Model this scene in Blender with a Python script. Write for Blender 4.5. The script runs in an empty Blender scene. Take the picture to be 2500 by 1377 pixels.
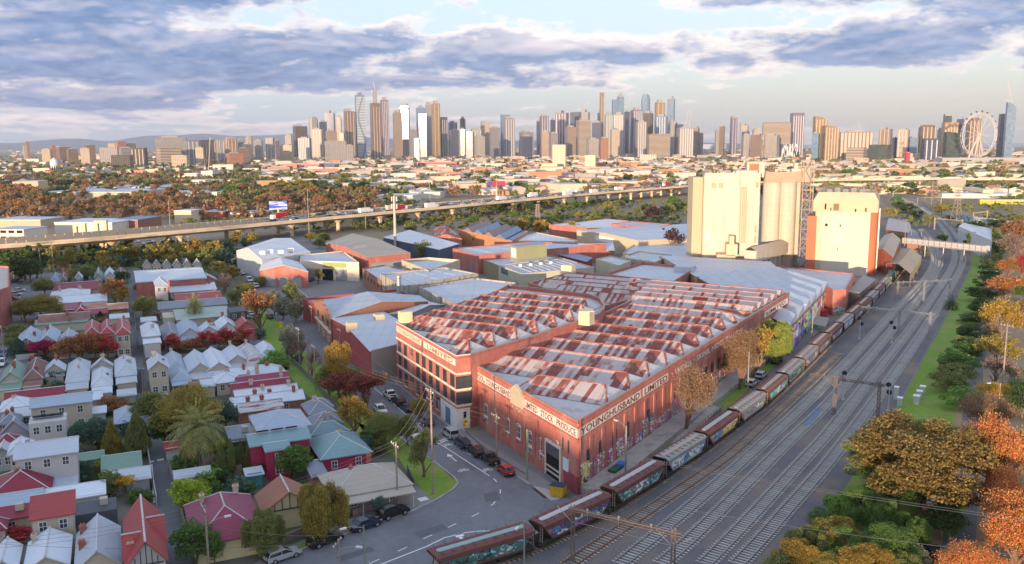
import bpy,math,random
import numpy as np
from mathutils import Vector,Matrix,noise as mnoise
scn=bpy.context.scene
COL=scn.collection
RAD=math.radians
FPX,CX,CY,HZ,CAMH,ROLL=2100.,1250.,688.5,353.,52.,RAD(0.35)
_th=math.atan((CY-HZ)/FPX)
_fw=Vector((0,math.cos(_th),-math.sin(_th)))
_up0=Vector((0,math.sin(_th),math.cos(_th)))
_r0=Vector((1,0,0))
_rt=_r0*math.cos(ROLL)-_up0*math.sin(ROLL)
_up=_up0*math.cos(ROLL)+_r0*math.sin(ROLL)
cam=bpy.data.cameras.new('camera')
cam.sensor_width=36.0
cam.lens=36.0*FPX/2500.0
cam.clip_start,cam.clip_end=1.0,90000.0
camo=bpy.data.objects.new('camera',cam)
COL.objects.link(camo)
_m=Matrix((_rt,_up,-_fw)).transposed().to_4x4()
_m.translation=Vector((0,0,CAMH))
camo.matrix_world=_m
scn.camera=camo
SUN_AZ,SUN_EL=199.0,3.0
wd=bpy.data.worlds.new('World')
scn.world=wd
wd.use_nodes=True
WN=wd.node_tree.nodes
WL=wd.node_tree.links
bg=WN['Background']
bg.inputs[1].default_value=0.15
def NN(nodes,t,**k):
 n=nodes.new(t)
 for a,b in k.items():
  setattr(n,a,b)
 return n
def mth(nodes,links,op,a,b=None,c=None,clamp=False):
 n=nodes.new('ShaderNodeMath')
 n.operation=op
 n.use_clamp=clamp
 for i,x in enumerate((a,b,c)):
  if x is None:
   continue
  if isinstance(x,(int,float)):
   n.inputs[i].default_value=x
  else:
   links.new(x,n.inputs[i])
 return n.outputs[0]
def mixc(nodes,links,f,a,b,mode='MIX'):
 n=nodes.new('ShaderNodeMix')
 n.data_type='RGBA'
 n.blend_type=mode
 for sock,x in((n.inputs[0],f),(n.inputs[6],a),(n.inputs[7],b)):
  if isinstance(x,(int,float)):
   sock.default_value=x
  elif isinstance(x,tuple):
   sock.default_value=(*x[:3],1)
  else:
   links.new(x,sock)
 return n.outputs[2]
def ramp(nodes,links,x,stops):
 n=nodes.new('ShaderNodeValToRGB')
 e=n.color_ramp.elements
 while len(e)<len(stops):
  e.new(0.5)
 for i,(p,c)in enumerate(stops):
  e[i].position=p
  e[i].color=(c,c,c,1)if isinstance(c,(int,float))else(*c[:3],1)
 links.new(x,n.inputs[0])
 return n.outputs[0]
def build_sky():
 M=lambda op,a,b=None,c=None,clamp=False:mth(WN,WL,op,a,b,c,clamp)
 sk=NN(WN,'ShaderNodeTexSky',sky_type='NISHITA',sun_disc=False)
 sk.sun_elevation,sk.sun_rotation=RAD(SUN_EL),RAD(SUN_AZ)
 tc=WN.new('ShaderNodeTexCoord')
 sp=WN.new('ShaderNodeSeparateXYZ')
 WL.new(tc.outputs['Generated'],sp.inputs[0])
 X,Y,Z=sp.outputs
 az=M('ARCTAN2',X,Y)
 el=M('ARCSINE',M('MAXIMUM',Z,0.0))
 elc=M('MAXIMUM',el,0.0)
 den=M('ADD',elc,0.10)
 px=M('DIVIDE',M('MULTIPLY',az,0.62),den)
 py=M('MULTIPLY',M('LOGARITHM',den,math.e),3.1)
 cb=WN.new('ShaderNodeCombineXYZ')
 WL.new(M('MULTIPLY',az,5.0),cb.inputs[0])
 WL.new(py,cb.inputs[1])
 cb.inputs[2].default_value=3.7
 def nz(scale,detail,rough,off,sx=1.0):
  mp=NN(WN,'ShaderNodeMapping')
  mp.inputs['Location'].default_value=off
  mp.inputs['Scale'].default_value=(scale*sx,scale,scale)
  WL.new(cb.outputs[0],mp.inputs[0])
  n=NN(WN,'ShaderNodeTexNoise')
  n.inputs['Scale'].default_value=1.0
  n.inputs['Detail'].default_value=detail
  n.inputs['Roughness'].default_value=rough
  n.inputs['Distortion'].default_value=0.25
  WL.new(mp.outputs[0],n.inputs['Vector'])
  return n.outputs['Fac']
 big=nz(1.5,10,0.58,(2.3,1.1,0.4),0.92)
 sml=nz(4.8,8,0.62,(7.7,3.2,1.9),1.1)
 dens=M('MULTIPLY_ADD',M('ADD',M('MULTIPLY',big,0.66),M('MULTIPLY',sml,0.34)),1.55,-.275)
 def blob(a0,e0,sa,se,amp):
  da=M('DIVIDE',M('SUBTRACT',az,RAD(a0)),RAD(sa))
  de=M('DIVIDE',M('SUBTRACT',el,RAD(e0)),RAD(se))
  r2=M('ADD',M('MULTIPLY',da,da),M('MULTIPLY',de,de))
  return M('MULTIPLY',M('EXPONENT',M('MULTIPLY',r2,-1.0)),amp)
 cov=None
 for b in((-24,5.0,9,2.0,.30),(-27,8.8,9,1.9,.34),(-22,9.6,6,1.3,.20),(-11.5,6.4,6,1.2,.24),(-8,4.0,16,.9,.20),(1.5,6.2,7,1.3,.17),(18,5.6,10,1.1,.19),(9,5.0,5,.8,.10),(30,8.0,6,2.1,.34),(15.5,8.8,3.2,.8,.15),(21,8.5,2.6,.6,.13),(31,4.1,4,.3,.12),(-27,2.4,9,.8,.14),(-16.5,7.6,1.8,1.1,-.2),(-9,9.0,3,.6,-.12),(11,7.7,7,.8,-.16),(20,2.6,22,1.3,-.25),(-13,2.8,4,.35,-.16),(-20,2.0,8,.35,-.12),(4,9.0,5,.8,-.10)):
  g=blob(*b)
  cov=g if cov is None else M('ADD',cov,g)
 dens2=M('ADD',dens,cov)
 mask=ramp(WN,WL,dens2,((0.485,0.0),(0.57,0.78),(0.70,1.0)))
 thick=ramp(WN,WL,dens2,((0.52,0.0),(0.68,1.0)))
 dk=mixc(WN,WL,ramp(WN,WL,sml,((.35,0.),(.65,1.))),(.13,.38,1.05),(.56,.80,1.5))
 lit=(2.75,2.3,2.25)
 lo1,lo2=nz(1.5,4,0.5,(2.3,1.1,0.4),0.92),nz(1.5,4,0.5,(2.3,1.1+0.12,0.4),0.92)
 under=M('SUBTRACT',M('SUBTRACT',lo2,lo1),M('ADD',blob(3,6.6,6,.9,.13),blob(12,6.3,5,.6,.08)))
 shade=M('ADD',thick,M('MULTIPLY',under,3.4),None,True)
 cloud=mixc(WN,WL,shade,lit,dk)
 low=ramp(WN,WL,el,((0.0,1.0),(0.075,.45),(0.22,0.0)))
 warm=ramp(WN,WL,M('ADD',M('MULTIPLY',az,0.6),0.5),((0.1,(.68,1.1,1.75)),(0.75,(1.28,1.27,1.15))))
 clear=mixc(WN,WL,low,mixc(WN,WL,0.8,sk.outputs[0],(1.45,1.9,2.65)),warm)
 air=mixc(WN,WL,0.13,clear,sk.outputs[0],'ADD')
 out=mixc(WN,WL,M('MULTIPLY',mask,0.97),air,mixc(WN,WL,0.10,cloud,sk.outputs[0],'ADD'))
 WL.new(out,bg.inputs[0])
build_sky()
sun=bpy.data.lights.new('sun','SUN')
sun.energy=2.7
sun.angle=RAD(0.5)
sun.color=(1.0,0.71,0.45)
suno=bpy.data.objects.new('sun',sun)
COL.objects.link(suno)
_sd=Vector((math.sin(RAD(SUN_AZ))*math.cos(RAD(SUN_EL)),math.cos(RAD(SUN_AZ))*math.cos(RAD(SUN_EL)),math.sin(RAD(SUN_EL))))
suno.rotation_euler=_sd.to_track_quat('Z','Y').to_euler()
suno.location=(0,-50,120)
vs=scn.view_settings
vs.view_transform,vs.look,vs.gamma,vs.exposure='Standard','None',1.0,1.55
vs.use_curve_mapping=False
scn.render.engine='CYCLES'
cy=scn.cycles
cy.use_denoising=True
cy.max_bounces,cy.diffuse_bounces,cy.glossy_bounces,cy.transmission_bounces,cy.volume_bounces,cy.transparent_max_bounces=6,3,2,2,0,4
cy.caustics_reflective=cy.caustics_refractive=False
cy.sample_clamp_indirect=4.0
def gp(u,v,z=0.0):
 d=_fw+_rt*((u-CX)/FPX)+_up*((CY-v)/FPX)
 t=(z-CAMH)/d.z
 return Vector((d.x*t,d.y*t,z))
def pj(p):
 q=Vector((p[0],p[1],p[2]-CAMH))
 d=q.dot(_fw)
 return CX+FPX*q.dot(_rt)/d,CY-FPX*q.dot(_up)/d
def zat(p,v):
 lo,hi=-20.,700.
 for _ in range(50):
  m=(lo+hi)/2
  if pj((p[0],p[1],m))[1]>v:
   lo=m
  else:
   hi=m
 return lo
def azp(az,d,z=0.0):
 return Vector((math.sin(RAD(az))*d,math.cos(RAD(az))*d,z))
def az_of_u(u):
 g=gp(u,520)
 return math.degrees(math.atan2(g.x,g.y))
def tag(o,label=None,cat=None,group=None,kind=None):
 for k,v in(('label',label),('category',cat),('group',group),('kind',kind)):
  if v:
   o[k]=v
 return o
def thing(name,label,cat,loc,rz=0.0,group=None):
 o=bpy.data.objects.new(name,None)
 o.empty_display_size=0.5
 o.location=loc
 o.rotation_euler=(0,0,rz)
 COL.objects.link(o)
 return tag(o,label,cat,group)
def link(name,me,parent=None,loc=None,rz=0.0):
 o=bpy.data.objects.new(name,me)
 COL.objects.link(o)
 if parent is not None:
  o.parent=parent
 if loc is not None:
  o.location=loc
 if rz:
  o.rotation_euler=(0,0,rz)
 return o
def setmat(o,m,slot=0):
 o.material_slots[slot].link='OBJECT'
 o.material_slots[slot].material=m
class MB:
 """collects faces; becomes one mesh"""
 def __init__(s):
  s.v,s.f,s.m=[],[],[]
 def poly(s,pts,mi=0):
  b=len(s.v)
  s.v.extend(tuple(p)for p in pts)
  s.f.append(tuple(range(b,b+len(pts))))
  s.m.append(mi)
  return s
 def box(s,x0,y0,z0,x1,y1,z1,mi=0,M=None):
  c=[(x,y,z)for z in(z0,z1)for y in(y0,y1)for x in(x0,x1)]
  if M is not None:
   c=[tuple(M@Vector(p))for p in c]
  b=len(s.v)
  s.v.extend(c)
  for q in((0,2,3,1),(4,5,7,6),(0,1,5,4),(2,6,7,3),(0,4,6,2),(1,3,7,5)):
   s.f.append(tuple(b+i for i in q))
   s.m.append(mi)
  return s
 def prism(s,poly,z0,z1,mi=0,mtop=None,bottom=False):
  n=len(poly)
  b=len(s.v)
  s.v.extend((p[0],p[1],z0)for p in poly)
  s.v.extend((p[0],p[1],z1)for p in poly)
  for i in range(n):
   j=(i+1)%n
   s.f.append((b+i,b+j,b+n+j,b+n+i))
   s.m.append(mi)
  s.f.append(tuple(b+n+i for i in range(n)))
  s.m.append(mi if mtop is None else mtop)
  if bottom:
   s.f.append(tuple(b+i for i in reversed(range(n))))
   s.m.append(mi)
  return s
 def tube(s,p,q,r0,r1=None,n=6,mi=0,caps=True):
  p,q=Vector(p),Vector(q)
  r1=r0 if r1 is None else r1
  d=(q-p)
  if d.length<1e-6:
   return s
  d.normalize()
  a=d.cross(Vector((0,0,1))if abs(d.z)<.95 else Vector((1,0,0))).normalized()
  c=d.cross(a)
  b=len(s.v)
  for o,r in((p,r0),(q,r1)):
   for i in range(n):
    t=2*math.pi*i/n
    s.v.append(tuple(o+a*(r*math.cos(t))+c*(r*math.sin(t))))
  for i in range(n):
   j=(i+1)%n
   s.f.append((b+i,b+j,b+n+j,b+n+i))
   s.m.append(mi)
  if caps:
   s.f.append(tuple(b+i for i in reversed(range(n))))
   s.f.append(tuple(b+n+i for i in range(n)))
   s.m+=[mi,mi]
  return s
 def path(s,pts,r,n=5,mi=0):
  for a,b in zip(pts[:-1],pts[1:]):
   s.tube(a,b,r,r,n,mi)
  return s
 def lathe(s,prof,n=10,c=(0,0,0),mi=0):
  b=len(s.v)
  for r,z in prof:
   for i in range(n):
    t=2*math.pi*i/n
    s.v.append((c[0]+r*math.cos(t),c[1]+r*math.sin(t),c[2]+z))
  for k in range(len(prof)-1):
   for i in range(n):
    j=(i+1)%n
    s.f.append((b+k*n+i,b+k*n+j,b+(k+1)*n+j,b+(k+1)*n+i))
    s.m.append(mi)
  s.f.append(tuple(b+(len(prof)-1)*n+i for i in range(n)))
  s.m.append(mi)
  return s
 def mesh(s,name,mats):
  me=bpy.data.meshes.new(name)
  me.from_pydata(s.v,[],s.f)
  for m in(mats if isinstance(mats,(list,tuple))else[mats]):
   me.materials.append(m)
  if any(s.m):
   me.polygons.foreach_set('material_index',s.m)
  me.update()
  return me
 def obj(s,name,mats,parent=None,loc=None,rz=0.0):
  return link(name,s.mesh(name,mats),parent,loc,rz)
def Rz(a):
 return Matrix.Rotation(a,4,'Z')
def at(x,y,z=0,rz=0.0):
 return Matrix.Translation((x,y,z))@Matrix.Rotation(rz,4,'Z')
def S(r,g,b):
 f=lambda c:(c/255/12.92)if c<=10 else((c/255+.055)/1.055)**2.4
 return(f(r),f(g),f(b))
_MC={}
def mat(name,rgb,rough=.75,metal=0.0,ns=.5,na=.16,rnd=0.0,isl=0.0,rib=None,spec=.3,emit=0.0,stain=None,hue=0.0,tl=0.0):
 """stain=(rgb, scale(x,y,z), lo, hi): patches of a second colour. rib=(axis, period, depth)"""
 if name in _MC:
  return _MC[name]
 m=bpy.data.materials.new(name)
 m.use_nodes=True
 N,L=m.node_tree.nodes,m.node_tree.links
 P=N['Principled BSDF']
 P.inputs['Roughness'].default_value=rough
 P.inputs['Metallic'].default_value=metal
 P.inputs['Specular IOR Level'].default_value=spec
 tc=N.new('ShaderNodeTexCoord')
 col=None
 nz=N.new('ShaderNodeTexNoise')
 nz.inputs['Scale'].default_value=ns
 nz.inputs['Detail'].default_value=5
 nz.inputs['Roughness'].default_value=.62
 L.new(tc.outputs['Object'],nz.inputs['Vector'])
 k=mth(N,L,'MULTIPLY_ADD',nz.outputs['Fac'],na*3.2,1-na*1.6)
 if rnd:
  oi=N.new('ShaderNodeObjectInfo')
  k=mth(N,L,'MULTIPLY',k,mth(N,L,'MULTIPLY_ADD',oi.outputs['Random'],rnd*2,1-rnd))
 if isl:
  ge=N.new('ShaderNodeNewGeometry')
  ri=ge.outputs['Random Per Island']
  k=mth(N,L,'MULTIPLY',k,mth(N,L,'MULTIPLY_ADD',ri,isl*2,1-isl))
 base=rgb
 if stain:
  sc,ss,lo,hi=stain
  mp=N.new('ShaderNodeMapping')
  mp.inputs['Scale'].default_value=ss
  L.new(tc.outputs['Object'],mp.inputs[0])
  n2=N.new('ShaderNodeTexNoise')
  n2.inputs['Scale'].default_value=1.0
  n2.inputs['Detail'].default_value=6
  n2.inputs['Roughness'].default_value=.65
  L.new(mp.outputs[0],n2.inputs['Vector'])
  f=ramp(N,L,n2.outputs['Fac'],((lo,0.),(hi,1.)))
  base=mixc(N,L,f,rgb,sc)
 if hue and isl:
  hs=N.new('ShaderNodeHueSaturation')
  L.new(mth(N,L,'MULTIPLY_ADD',mth(N,L,'FRACT',mth(N,L,'MULTIPLY',ri,7.31)),hue*2,.5-hue),hs.inputs['Hue'])
  if isinstance(base,tuple):
   hs.inputs['Color'].default_value=(*base,1)
  else:
   L.new(base,hs.inputs['Color'])
  base=hs.outputs[0]
 if rib:
  ax,per,dep=rib
  sp=N.new('ShaderNodeSeparateXYZ')
  L.new(tc.outputs['Object'],sp.inputs[0])
  fr=mth(N,L,'FRACT',mth(N,L,'DIVIDE',sp.outputs[ax],per))
  ln=mth(N,L,'COMPARE',fr,.06,.06)
  k=mth(N,L,'MULTIPLY',k,mth(N,L,'MULTIPLY_ADD',ln,-dep,1.0))
 vm=N.new('ShaderNodeVectorMath')
 vm.operation='SCALE'
 if isinstance(base,tuple):
  vm.inputs[0].default_value=base
 else:
  L.new(base,vm.inputs[0])
 L.new(k,vm.inputs['Scale'])
 L.new(vm.outputs[0],P.inputs['Base Color'])
 if emit:
  L.new(vm.outputs[0],P.inputs['Emission Color'])
  P.inputs['Emission Strength'].default_value=emit
 if tl:
  tr=N.new('ShaderNodeBsdfTranslucent')
  L.new(vm.outputs[0],tr.inputs[0])
  mx=N.new('ShaderNodeMixShader')
  mx.inputs[0].default_value=tl
  L.new(P.outputs[0],mx.inputs[1])
  L.new(tr.outputs[0],mx.inputs[2])
  L.new(mx.outputs[0],N['Material Output'].inputs[0])
 _MC[name]=m
 return m
def glass(name,rgb=(.03,.045,.06),rough=.08):
 return mat(name,rgb,rough,0.,.3,.25,spec=.6)
def graffiti(name,base,seed,cols,sx=1.0,hi=.5):
 """spray-painted lettering-like loops in flat colours over a base"""
 if name in _MC:
  return _MC[name]
 m=bpy.data.materials.new(name)
 m.use_nodes=True
 N,L=m.node_tree.nodes,m.node_tree.links
 P=N['Principled BSDF']
 P.inputs['Roughness'].default_value=.6
 tc=N.new('ShaderNodeTexCoord')
 mp=N.new('ShaderNodeMapping')
 mp.inputs['Location'].default_value=(seed*3.1,seed*1.7,seed)
 mp.inputs['Scale'].default_value=(.55*sx,.55*sx,.8*sx)
 L.new(tc.outputs['Object'],mp.inputs[0])
 nz=N.new('ShaderNodeTexNoise')
 nz.inputs['Scale'].default_value=1.4
 nz.inputs['Detail'].default_value=2.5
 nz.inputs['Distortion'].default_value=2.2
 L.new(mp.outputs[0],nz.inputs['Vector'])
 vo=N.new('ShaderNodeTexVoronoi')
 vo.inputs['Scale'].default_value=1.15
 L.new(mp.outputs[0],vo.inputs['Vector'])
 sc=N.new('ShaderNodeSeparateColor')
 L.new(vo.outputs['Color'],sc.inputs[0])
 cr=N.new('ShaderNodeValToRGB')
 cr.color_ramp.interpolation='CONSTANT'
 e=cr.color_ramp.elements
 while len(e)<len(cols):
  e.new(.5)
 for i,c in enumerate(cols):
  e[i].position=i/len(cols)
  e[i].color=(*c,1)
 L.new(sc.outputs[0],cr.inputs[0])
 ed=ramp(N,L,nz.outputs['Fac'],((hi-.05,0.),(hi-.02,1.)))
 ln=mth(N,L,'COMPARE',nz.outputs['Fac'],hi,.022)
 c1=mixc(N,L,ed,base,cr.outputs[0])
 c2=mixc(N,L,ln,c1,(.02,.02,.03))
 L.new(c2,P.inputs['Base Color'])
 _MC[name]=m
 return m
ASPH=mat('asphalt',(.18,.19,.21),.85,0,.9,.14,stain=((.135,.14,.16),(.09,.05,.05),.42,.66))
ASPH2=mat('old_asphalt',(.19,.185,.185),.9,0,.5,.14,stain=((.25,.23,.2),(.09,.09,.09),.5,.75))
LANEM=mat('lane_asphalt',(.13,.14,.155),.85,0,.5,.16)
CONC=mat('concrete',(.36,.34,.31),.85,0,.8,.14,stain=((.22,.21,.2),(.25,.25,.1),.48,.7))
CONCB=mat('bridge_concrete',(.66,.54,.39),.85,0,.15,.16,stain=((.3,.26,.2),(.05,.05,.4),.5,.7))
PATH=mat('footpath_concrete',(.24,.24,.25),.85,0,.7,.12)
YARD=mat('yard_earth',(.14,.135,.11),.95,0,.12,.3,stain=((.07,.11,.035),(.08,.08,.08),.45,.6))
FARG=mat('far_ground',(.25,.19,.12),.95,0,.02,.25,stain=((.30,.25,.19),(.012,.012,.012),.5,.62))
GRASS=mat('grass',(.16,.27,.035),.95,0,1.2,.25,stain=((.25,.26,.08),(.16,.16,.16),.46,.66))
BALL=mat('ballast',(.125,.125,.14),.95,0,2.5,.25,stain=((.23,.18,.145),(.07,.05,.05),.44,.68))
WHITEP=mat('road_paint',(.72,.73,.74),.7,0,3,.12)
BRICK=mat('red_brick',(.40,.14,.115),.88,0,1.2,.18,stain=((.46,.23,.19),(.3,.3,.12),.46,.72))
BRICK2=mat('brown_brick',(.30,.15,.105),.88,0,1.5,.2)
CREAMB=mat('painted_band',(.72,.66,.56),.8,0,1.2,.12,stain=((.5,.36,.28),(.6,.6,.3),.55,.75))
LETTER=mat('letter_paint',(.16,.05,.045),.8,0,2,.2)
ZINC=mat('galvanised_iron',(.54,.52,.52),.5,.15,.5,.14,stain=((.40,.22,.17),(.25,.25,.4),.54,.74))
ZINCL=mat('pale_iron_sheet',(.49,.43,.415),.5,.1,.8,.14,stain=((.42,.25,.2),(.5,.5,.5),.52,.8))
ZINCM=mat('dull_iron_sheet',(.45,.37,.35),.55,.1,.8,.2,stain=((.30,.13,.10),(.6,.6,.6),.46,.66))
RUST1=mat('dark_rust_sheet',(.225,.075,.062),.8,0,1.2,.25,stain=((.27,.09,.07),(.5,.5,.5),.48,.72))
RUST2=mat('red_rust_sheet',(.30,.10,.075),.8,0,1.2,.22,stain=((.40,.26,.22),(.6,.6,.6),.5,.68))
RUST3=mat('streaked_rust_sheet',(.40,.25,.22),.7,0,1.5,.2,stain=((.22,.06,.05),(.9,.9,.9),.44,.56))
TIMBER=mat('grey_timber',(.22,.19,.165),.85,0,1.5,.2)
POLEM=mat('timber_pole',(.30,.245,.2),.85,0,1.2,.22)
STEEL=mat('galvanised_steel',(.34,.34,.35),.5,.5,1.0,.12)
RUSTST=mat('weathered_steel',(.19,.15,.135),.7,.2,1.5,.2)
DARK=mat('dark_interior',(.012,.013,.016),.8)
GLASS=glass('window_glass',(.05,.065,.085))
GLASSB=glass('blue_window_glass',(.09,.13,.2))
WHITE=mat('white_paint',(.72,.72,.70),.6,0,.8,.08)
CREAM=mat('cream_paint',(.66,.55,.38),.8,0,.3,.10,stain=((.52,.42,.28),(.15,.15,.03),.5,.75))
BLACK=mat('black_paint',(.02,.02,.022),.4)
Z0=Vector((0,0,0))
def sheet(name,px,z,m,kind='structure'):
 return tag(MB().poly([gp(u,v,0)+Vector((0,0,z))for u,v in px]).obj(name,m),kind=kind)
def wsheet(name,pts,z,m,kind='structure'):
 return tag(MB().poly([(p[0],p[1],z)for p in pts]).obj(name,m),kind=kind)
def wobj(mb,name,mats,par):
 return mb.obj(name,mats,par,-par.location)
def inset(poly,d):
 n=len(poly)
 area=sum(poly[i][0]*poly[(i+1)%n][1]-poly[(i+1)%n][0]*poly[i][1]for i in range(n))
 sg=1 if area>0 else-1
 out=[]
 for i in range(n):
  p0,p1,p2=(Vector(poly[(i+k)%n][:2])for k in(-1,0,1))
  a,b=(p1-p0).normalized(),(p2-p1).normalized()
  na,nb=Vector((-a.y,a.x))*sg,Vector((-b.y,b.x))*sg
  t=(na+nb)
  k=d/max(.35,(1+na.dot(nb))/2*1.0)
  out.append(p1+t*(k/2))
 return out
def ringwall(mb,poly,z0,z1,th,mi=0,mcap=None):
 n=len(poly)
 ins=inset(poly,th)
 for i in range(n):
  j=(i+1)%n
  a,b,c,d=poly[i],poly[j],ins[j],ins[i]
  mb.poly([(a[0],a[1],z0),(b[0],b[1],z0),(b[0],b[1],z1),(a[0],a[1],z1)],mi)
  mb.poly([(a[0],a[1],z1),(b[0],b[1],z1),(c[0],c[1],z1),(d[0],d[1],z1)],mi if mcap is None else mcap)
  mb.poly([(d[0],d[1],z1),(c[0],c[1],z1),(c[0],c[1],z0),(d[0],d[1],z0)],mi)
 return ins
class Wall:
 """a vertical wall from p to q as seen from outside, left to right; local x along it, y outwards (towards the viewer), z up"""
 def __init__(s,p,q):
  s.p,s.q=Vector((p[0],p[1],0)),Vector((q[0],q[1],0))
  s.d=(s.q-s.p).normalized()
  s.L=(s.q-s.p).length
  s.n=Vector((s.d.y,-s.d.x,0))
  s.rz=math.atan2(s.d.y,s.d.x)
 def sz(s,u,v):
  d=_fw+_rt*((u-CX)/FPX)+_up*((CY-v)/FPX)
  c=Vector((0,0,CAMH))
  t=(s.p-c).dot(s.n)/d.dot(s.n)
  h=c+d*t
  return(h-s.p).dot(s.d),h.z
 def M(s,x,z,out=0.0):
  p=s.p+s.d*x+s.n*out
  return Matrix.Translation((p.x,p.y,z))@Matrix.Rotation(s.rz,4,'Z')
 def put(s,o,x,z,out,par):
  p=s.p+s.d*x+s.n*out
  o.location=(p.x-par.location.x,p.y-par.location.y,z-par.location.z)
  o.rotation_euler=(0,0,s.rz)
  return o
 def box(s,mb,x0,x1,z0,z1,out,depth=0.05,mi=0):
  mb.box(x0,-out,z0,x1,depth,z1,mi,s.M(0,0))
  return mb
def text(body,par,W,x0,x1,z0,z1,out,m,fit=True,name='lettering'):
 c=bpy.data.curves.new(name,'FONT')
 c.body=body
 c.size=1.0
 c.extrude=.008
 c.offset=0.012
 c.resolution_u=2
 t=bpy.data.objects.new('tmp',c)
 COL.objects.link(t)
 bpy.context.view_layer.update()
 me=bpy.data.meshes.new_from_object(t.evaluated_get(bpy.context.evaluated_depsgraph_get()))
 bpy.data.objects.remove(t)
 xs=[v.co.x for v in me.vertices]
 ys=[v.co.y for v in me.vertices]
 sx,sy=(x1-x0)/(max(xs)-min(xs)),(z1-z0)/max(.7,max(ys))
 mx,my=min(xs),0
 me.transform(Matrix.Rotation(math.pi/2,4,'X')@Matrix.Diagonal((sx,sy,1,1))@Matrix.Translation((-mx,-my,0)))
 me.name=name
 me.materials.clear()
 me.materials.append(m)
 o=link(name,me,par)
 return W.put(o,x0,z0,out,par)
_WM={}
def window_meshes(w,h,style):
 k=(round(w,2),round(h,2),style)
 if k in _WM:
  return _WM[k]
 fr,gl=MB(),MB()
 t=.09
 fm={'white':WHITE,'dark':BLACK,'cream':CREAMB,'brick':BRICK2}.get(style.split('_')[0],WHITE)
 for a in((-w/2,0,-w/2+t,h),(w/2-t,0,w/2,h),(-w/2+t,0,w/2-t,t),(-w/2+t,h-t,w/2-t,h)):
  fr.box(a[0],-.05,a[1],a[2],.05,a[3])
 fr.box(-.03,-.04,t,.03,.04,h-t)
 fr.box(-w/2+t,-.035,h*.5-.03,w/2-t,.035,h*.5+.03)
 gl.poly([(-w/2+t,-.02,t),(w/2-t,-.02,t),(w/2-t,-.02,h-t),(-w/2+t,-.02,h-t)])
 r=(fr.mesh('window',fm),gl.mesh('pane',GLASS))
 if 'arch' in style:
  sl,hd=MB(),MB()
  sl.box(-w/2-.15,-.16,-.18,w/2+.15,.05,-.003)
  n=6
  for i in range(n):
   a0,a1=math.pi*i/n,math.pi*(i+1)/n
   ra,rb=w/2+.02,w/2+.32
   P=lambda r,a,y:(-r*math.cos(a),y,h+.0+r*.42*math.sin(a))
   hd.poly([P(ra,a0,-.1),P(ra,a1,-.1),P(rb,a1,-.1),P(rb,a0,-.1)])
   hd.poly([P(rb,a0,-.1),P(rb,a1,-.1),P(rb,a1,.02),P(rb,a0,.02)])
  r=r+(sl.mesh('sill',CREAMB),hd.mesh('arch',CREAMB))
 elif 'sill' in style:
  sl=MB().box(-w/2-.1,-.14,-.2,w/2+.1,.05,-.003)
  r=r+(sl.mesh('sill',CREAMB),)
 _WM[k]=r
 return r
def window(par,W,x,z,w,h,style='white',out=.03):
 ms=window_meshes(w,h,style)
 o=W.put(link('window',ms[0],par),x,z,out,par)
 link('pane',ms[1],o)
 if len(ms)>2:
  link('sill',ms[2],o)
 if len(ms)>3:
  link('arch',ms[3],o)
 return o
def roller_door(par,W,x,z,w,h,m,name='roller_door'):
 mb=MB().box(-w/2,-.06,0,w/2,.05,h)
 for i in range(1,int(h/.5)):
  mb.box(-w/2,-.075,i*.5-.02,w/2,-.055,i*.5+.02)
 return W.put(link(name,mb.mesh(name,m),par),x,z,.02,par)
BIG=25000.
tag(MB().poly([(-BIG,-3000,0),(BIG,-3000,0),(BIG,BIG,0),(-BIG,BIG,0)]).obj('ground',FARG),kind='structure')
sheet('house_lots',[(-400,1500),(1300,1500),(1440,1214),(1130,1083),(600,640),(330,620),(-150,660),(-700,900)],.004,YARD)
sheet('industrial_yards',[(600,640),(1130,1083),(1440,1214),(1940,870),(2240,650),(2220,560),(1700,540),(1100,600),(700,590)],.006,ASPH2)
ST_L=[(560,1430),(650,1376),(760,1332),(870,1295),(1000,1251),(1062,1222),(1105,1196),(1119,1180),(1108,1165),(1060,1128),(985,1075),(905,1005),(820,925),(735,850),(665,775),(615,705),(575,640)]
ST_R=[(640,640),(680,690),(760,770),(845,838),(935,905),(1035,992),(1130,1067),(1215,1130),(1292,1183),(1330,1205),(1392,1217),(1470,1240),(1290,1312),(1085,1400)]
sheet('street',ST_L+ST_R+[(900,1480)],.010,ASPH)
sheet('cross_street',[(-30,905),(320,874),(640,838),(720,828),(705,800),(630,812),(330,850),(-30,874)],.012,ASPH)
sheet('side_street',[(-60,1010),(-60,730),(88,668),(205,655),(300,668),(215,700),(150,760),(95,860),(60,960),(0,1100)],.013,ASPH)
sheet('lane',[(386,1420),(480,1420),(437,1250),(411,1130),(382,1040),(362,980),(352,880),(340,760),(333,660),(312,660),(318,760),(325,880),(338,980),(362,1110),(385,1250)],.014,LANEM)
sheet('industrial_street',[(690,700),(870,690),(985,720),(1010,712),(880,672),(800,668),(690,678)],.012,ASPH)
sheet('service_road',[(1470,1240),(1392,1217),(1660,1050),(1850,920),(1975,830),(2010,800),(2070,770),(2130,735),(2190,690),(2160,690),(2080,770),(1950,900),(1800,1020),(1600,1165)],.010,mat('service_road',(.15,.15,.165),.9,0,.5,.16))
sheet('railway_ballast',[(1000,1420),(1320,1300),(1600,1165),(1800,1020),(1950,900),(2080,770),(2165,690),(2205,640),(2215,600),(2200,560),(2180,520),(2260,500),(2340,560),(2372,622),(2372,650),(2322,755),(2252,880),(2187,1008),(2130,1090),(1990,1300),(1900,1420)],.016,BALL)
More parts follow.
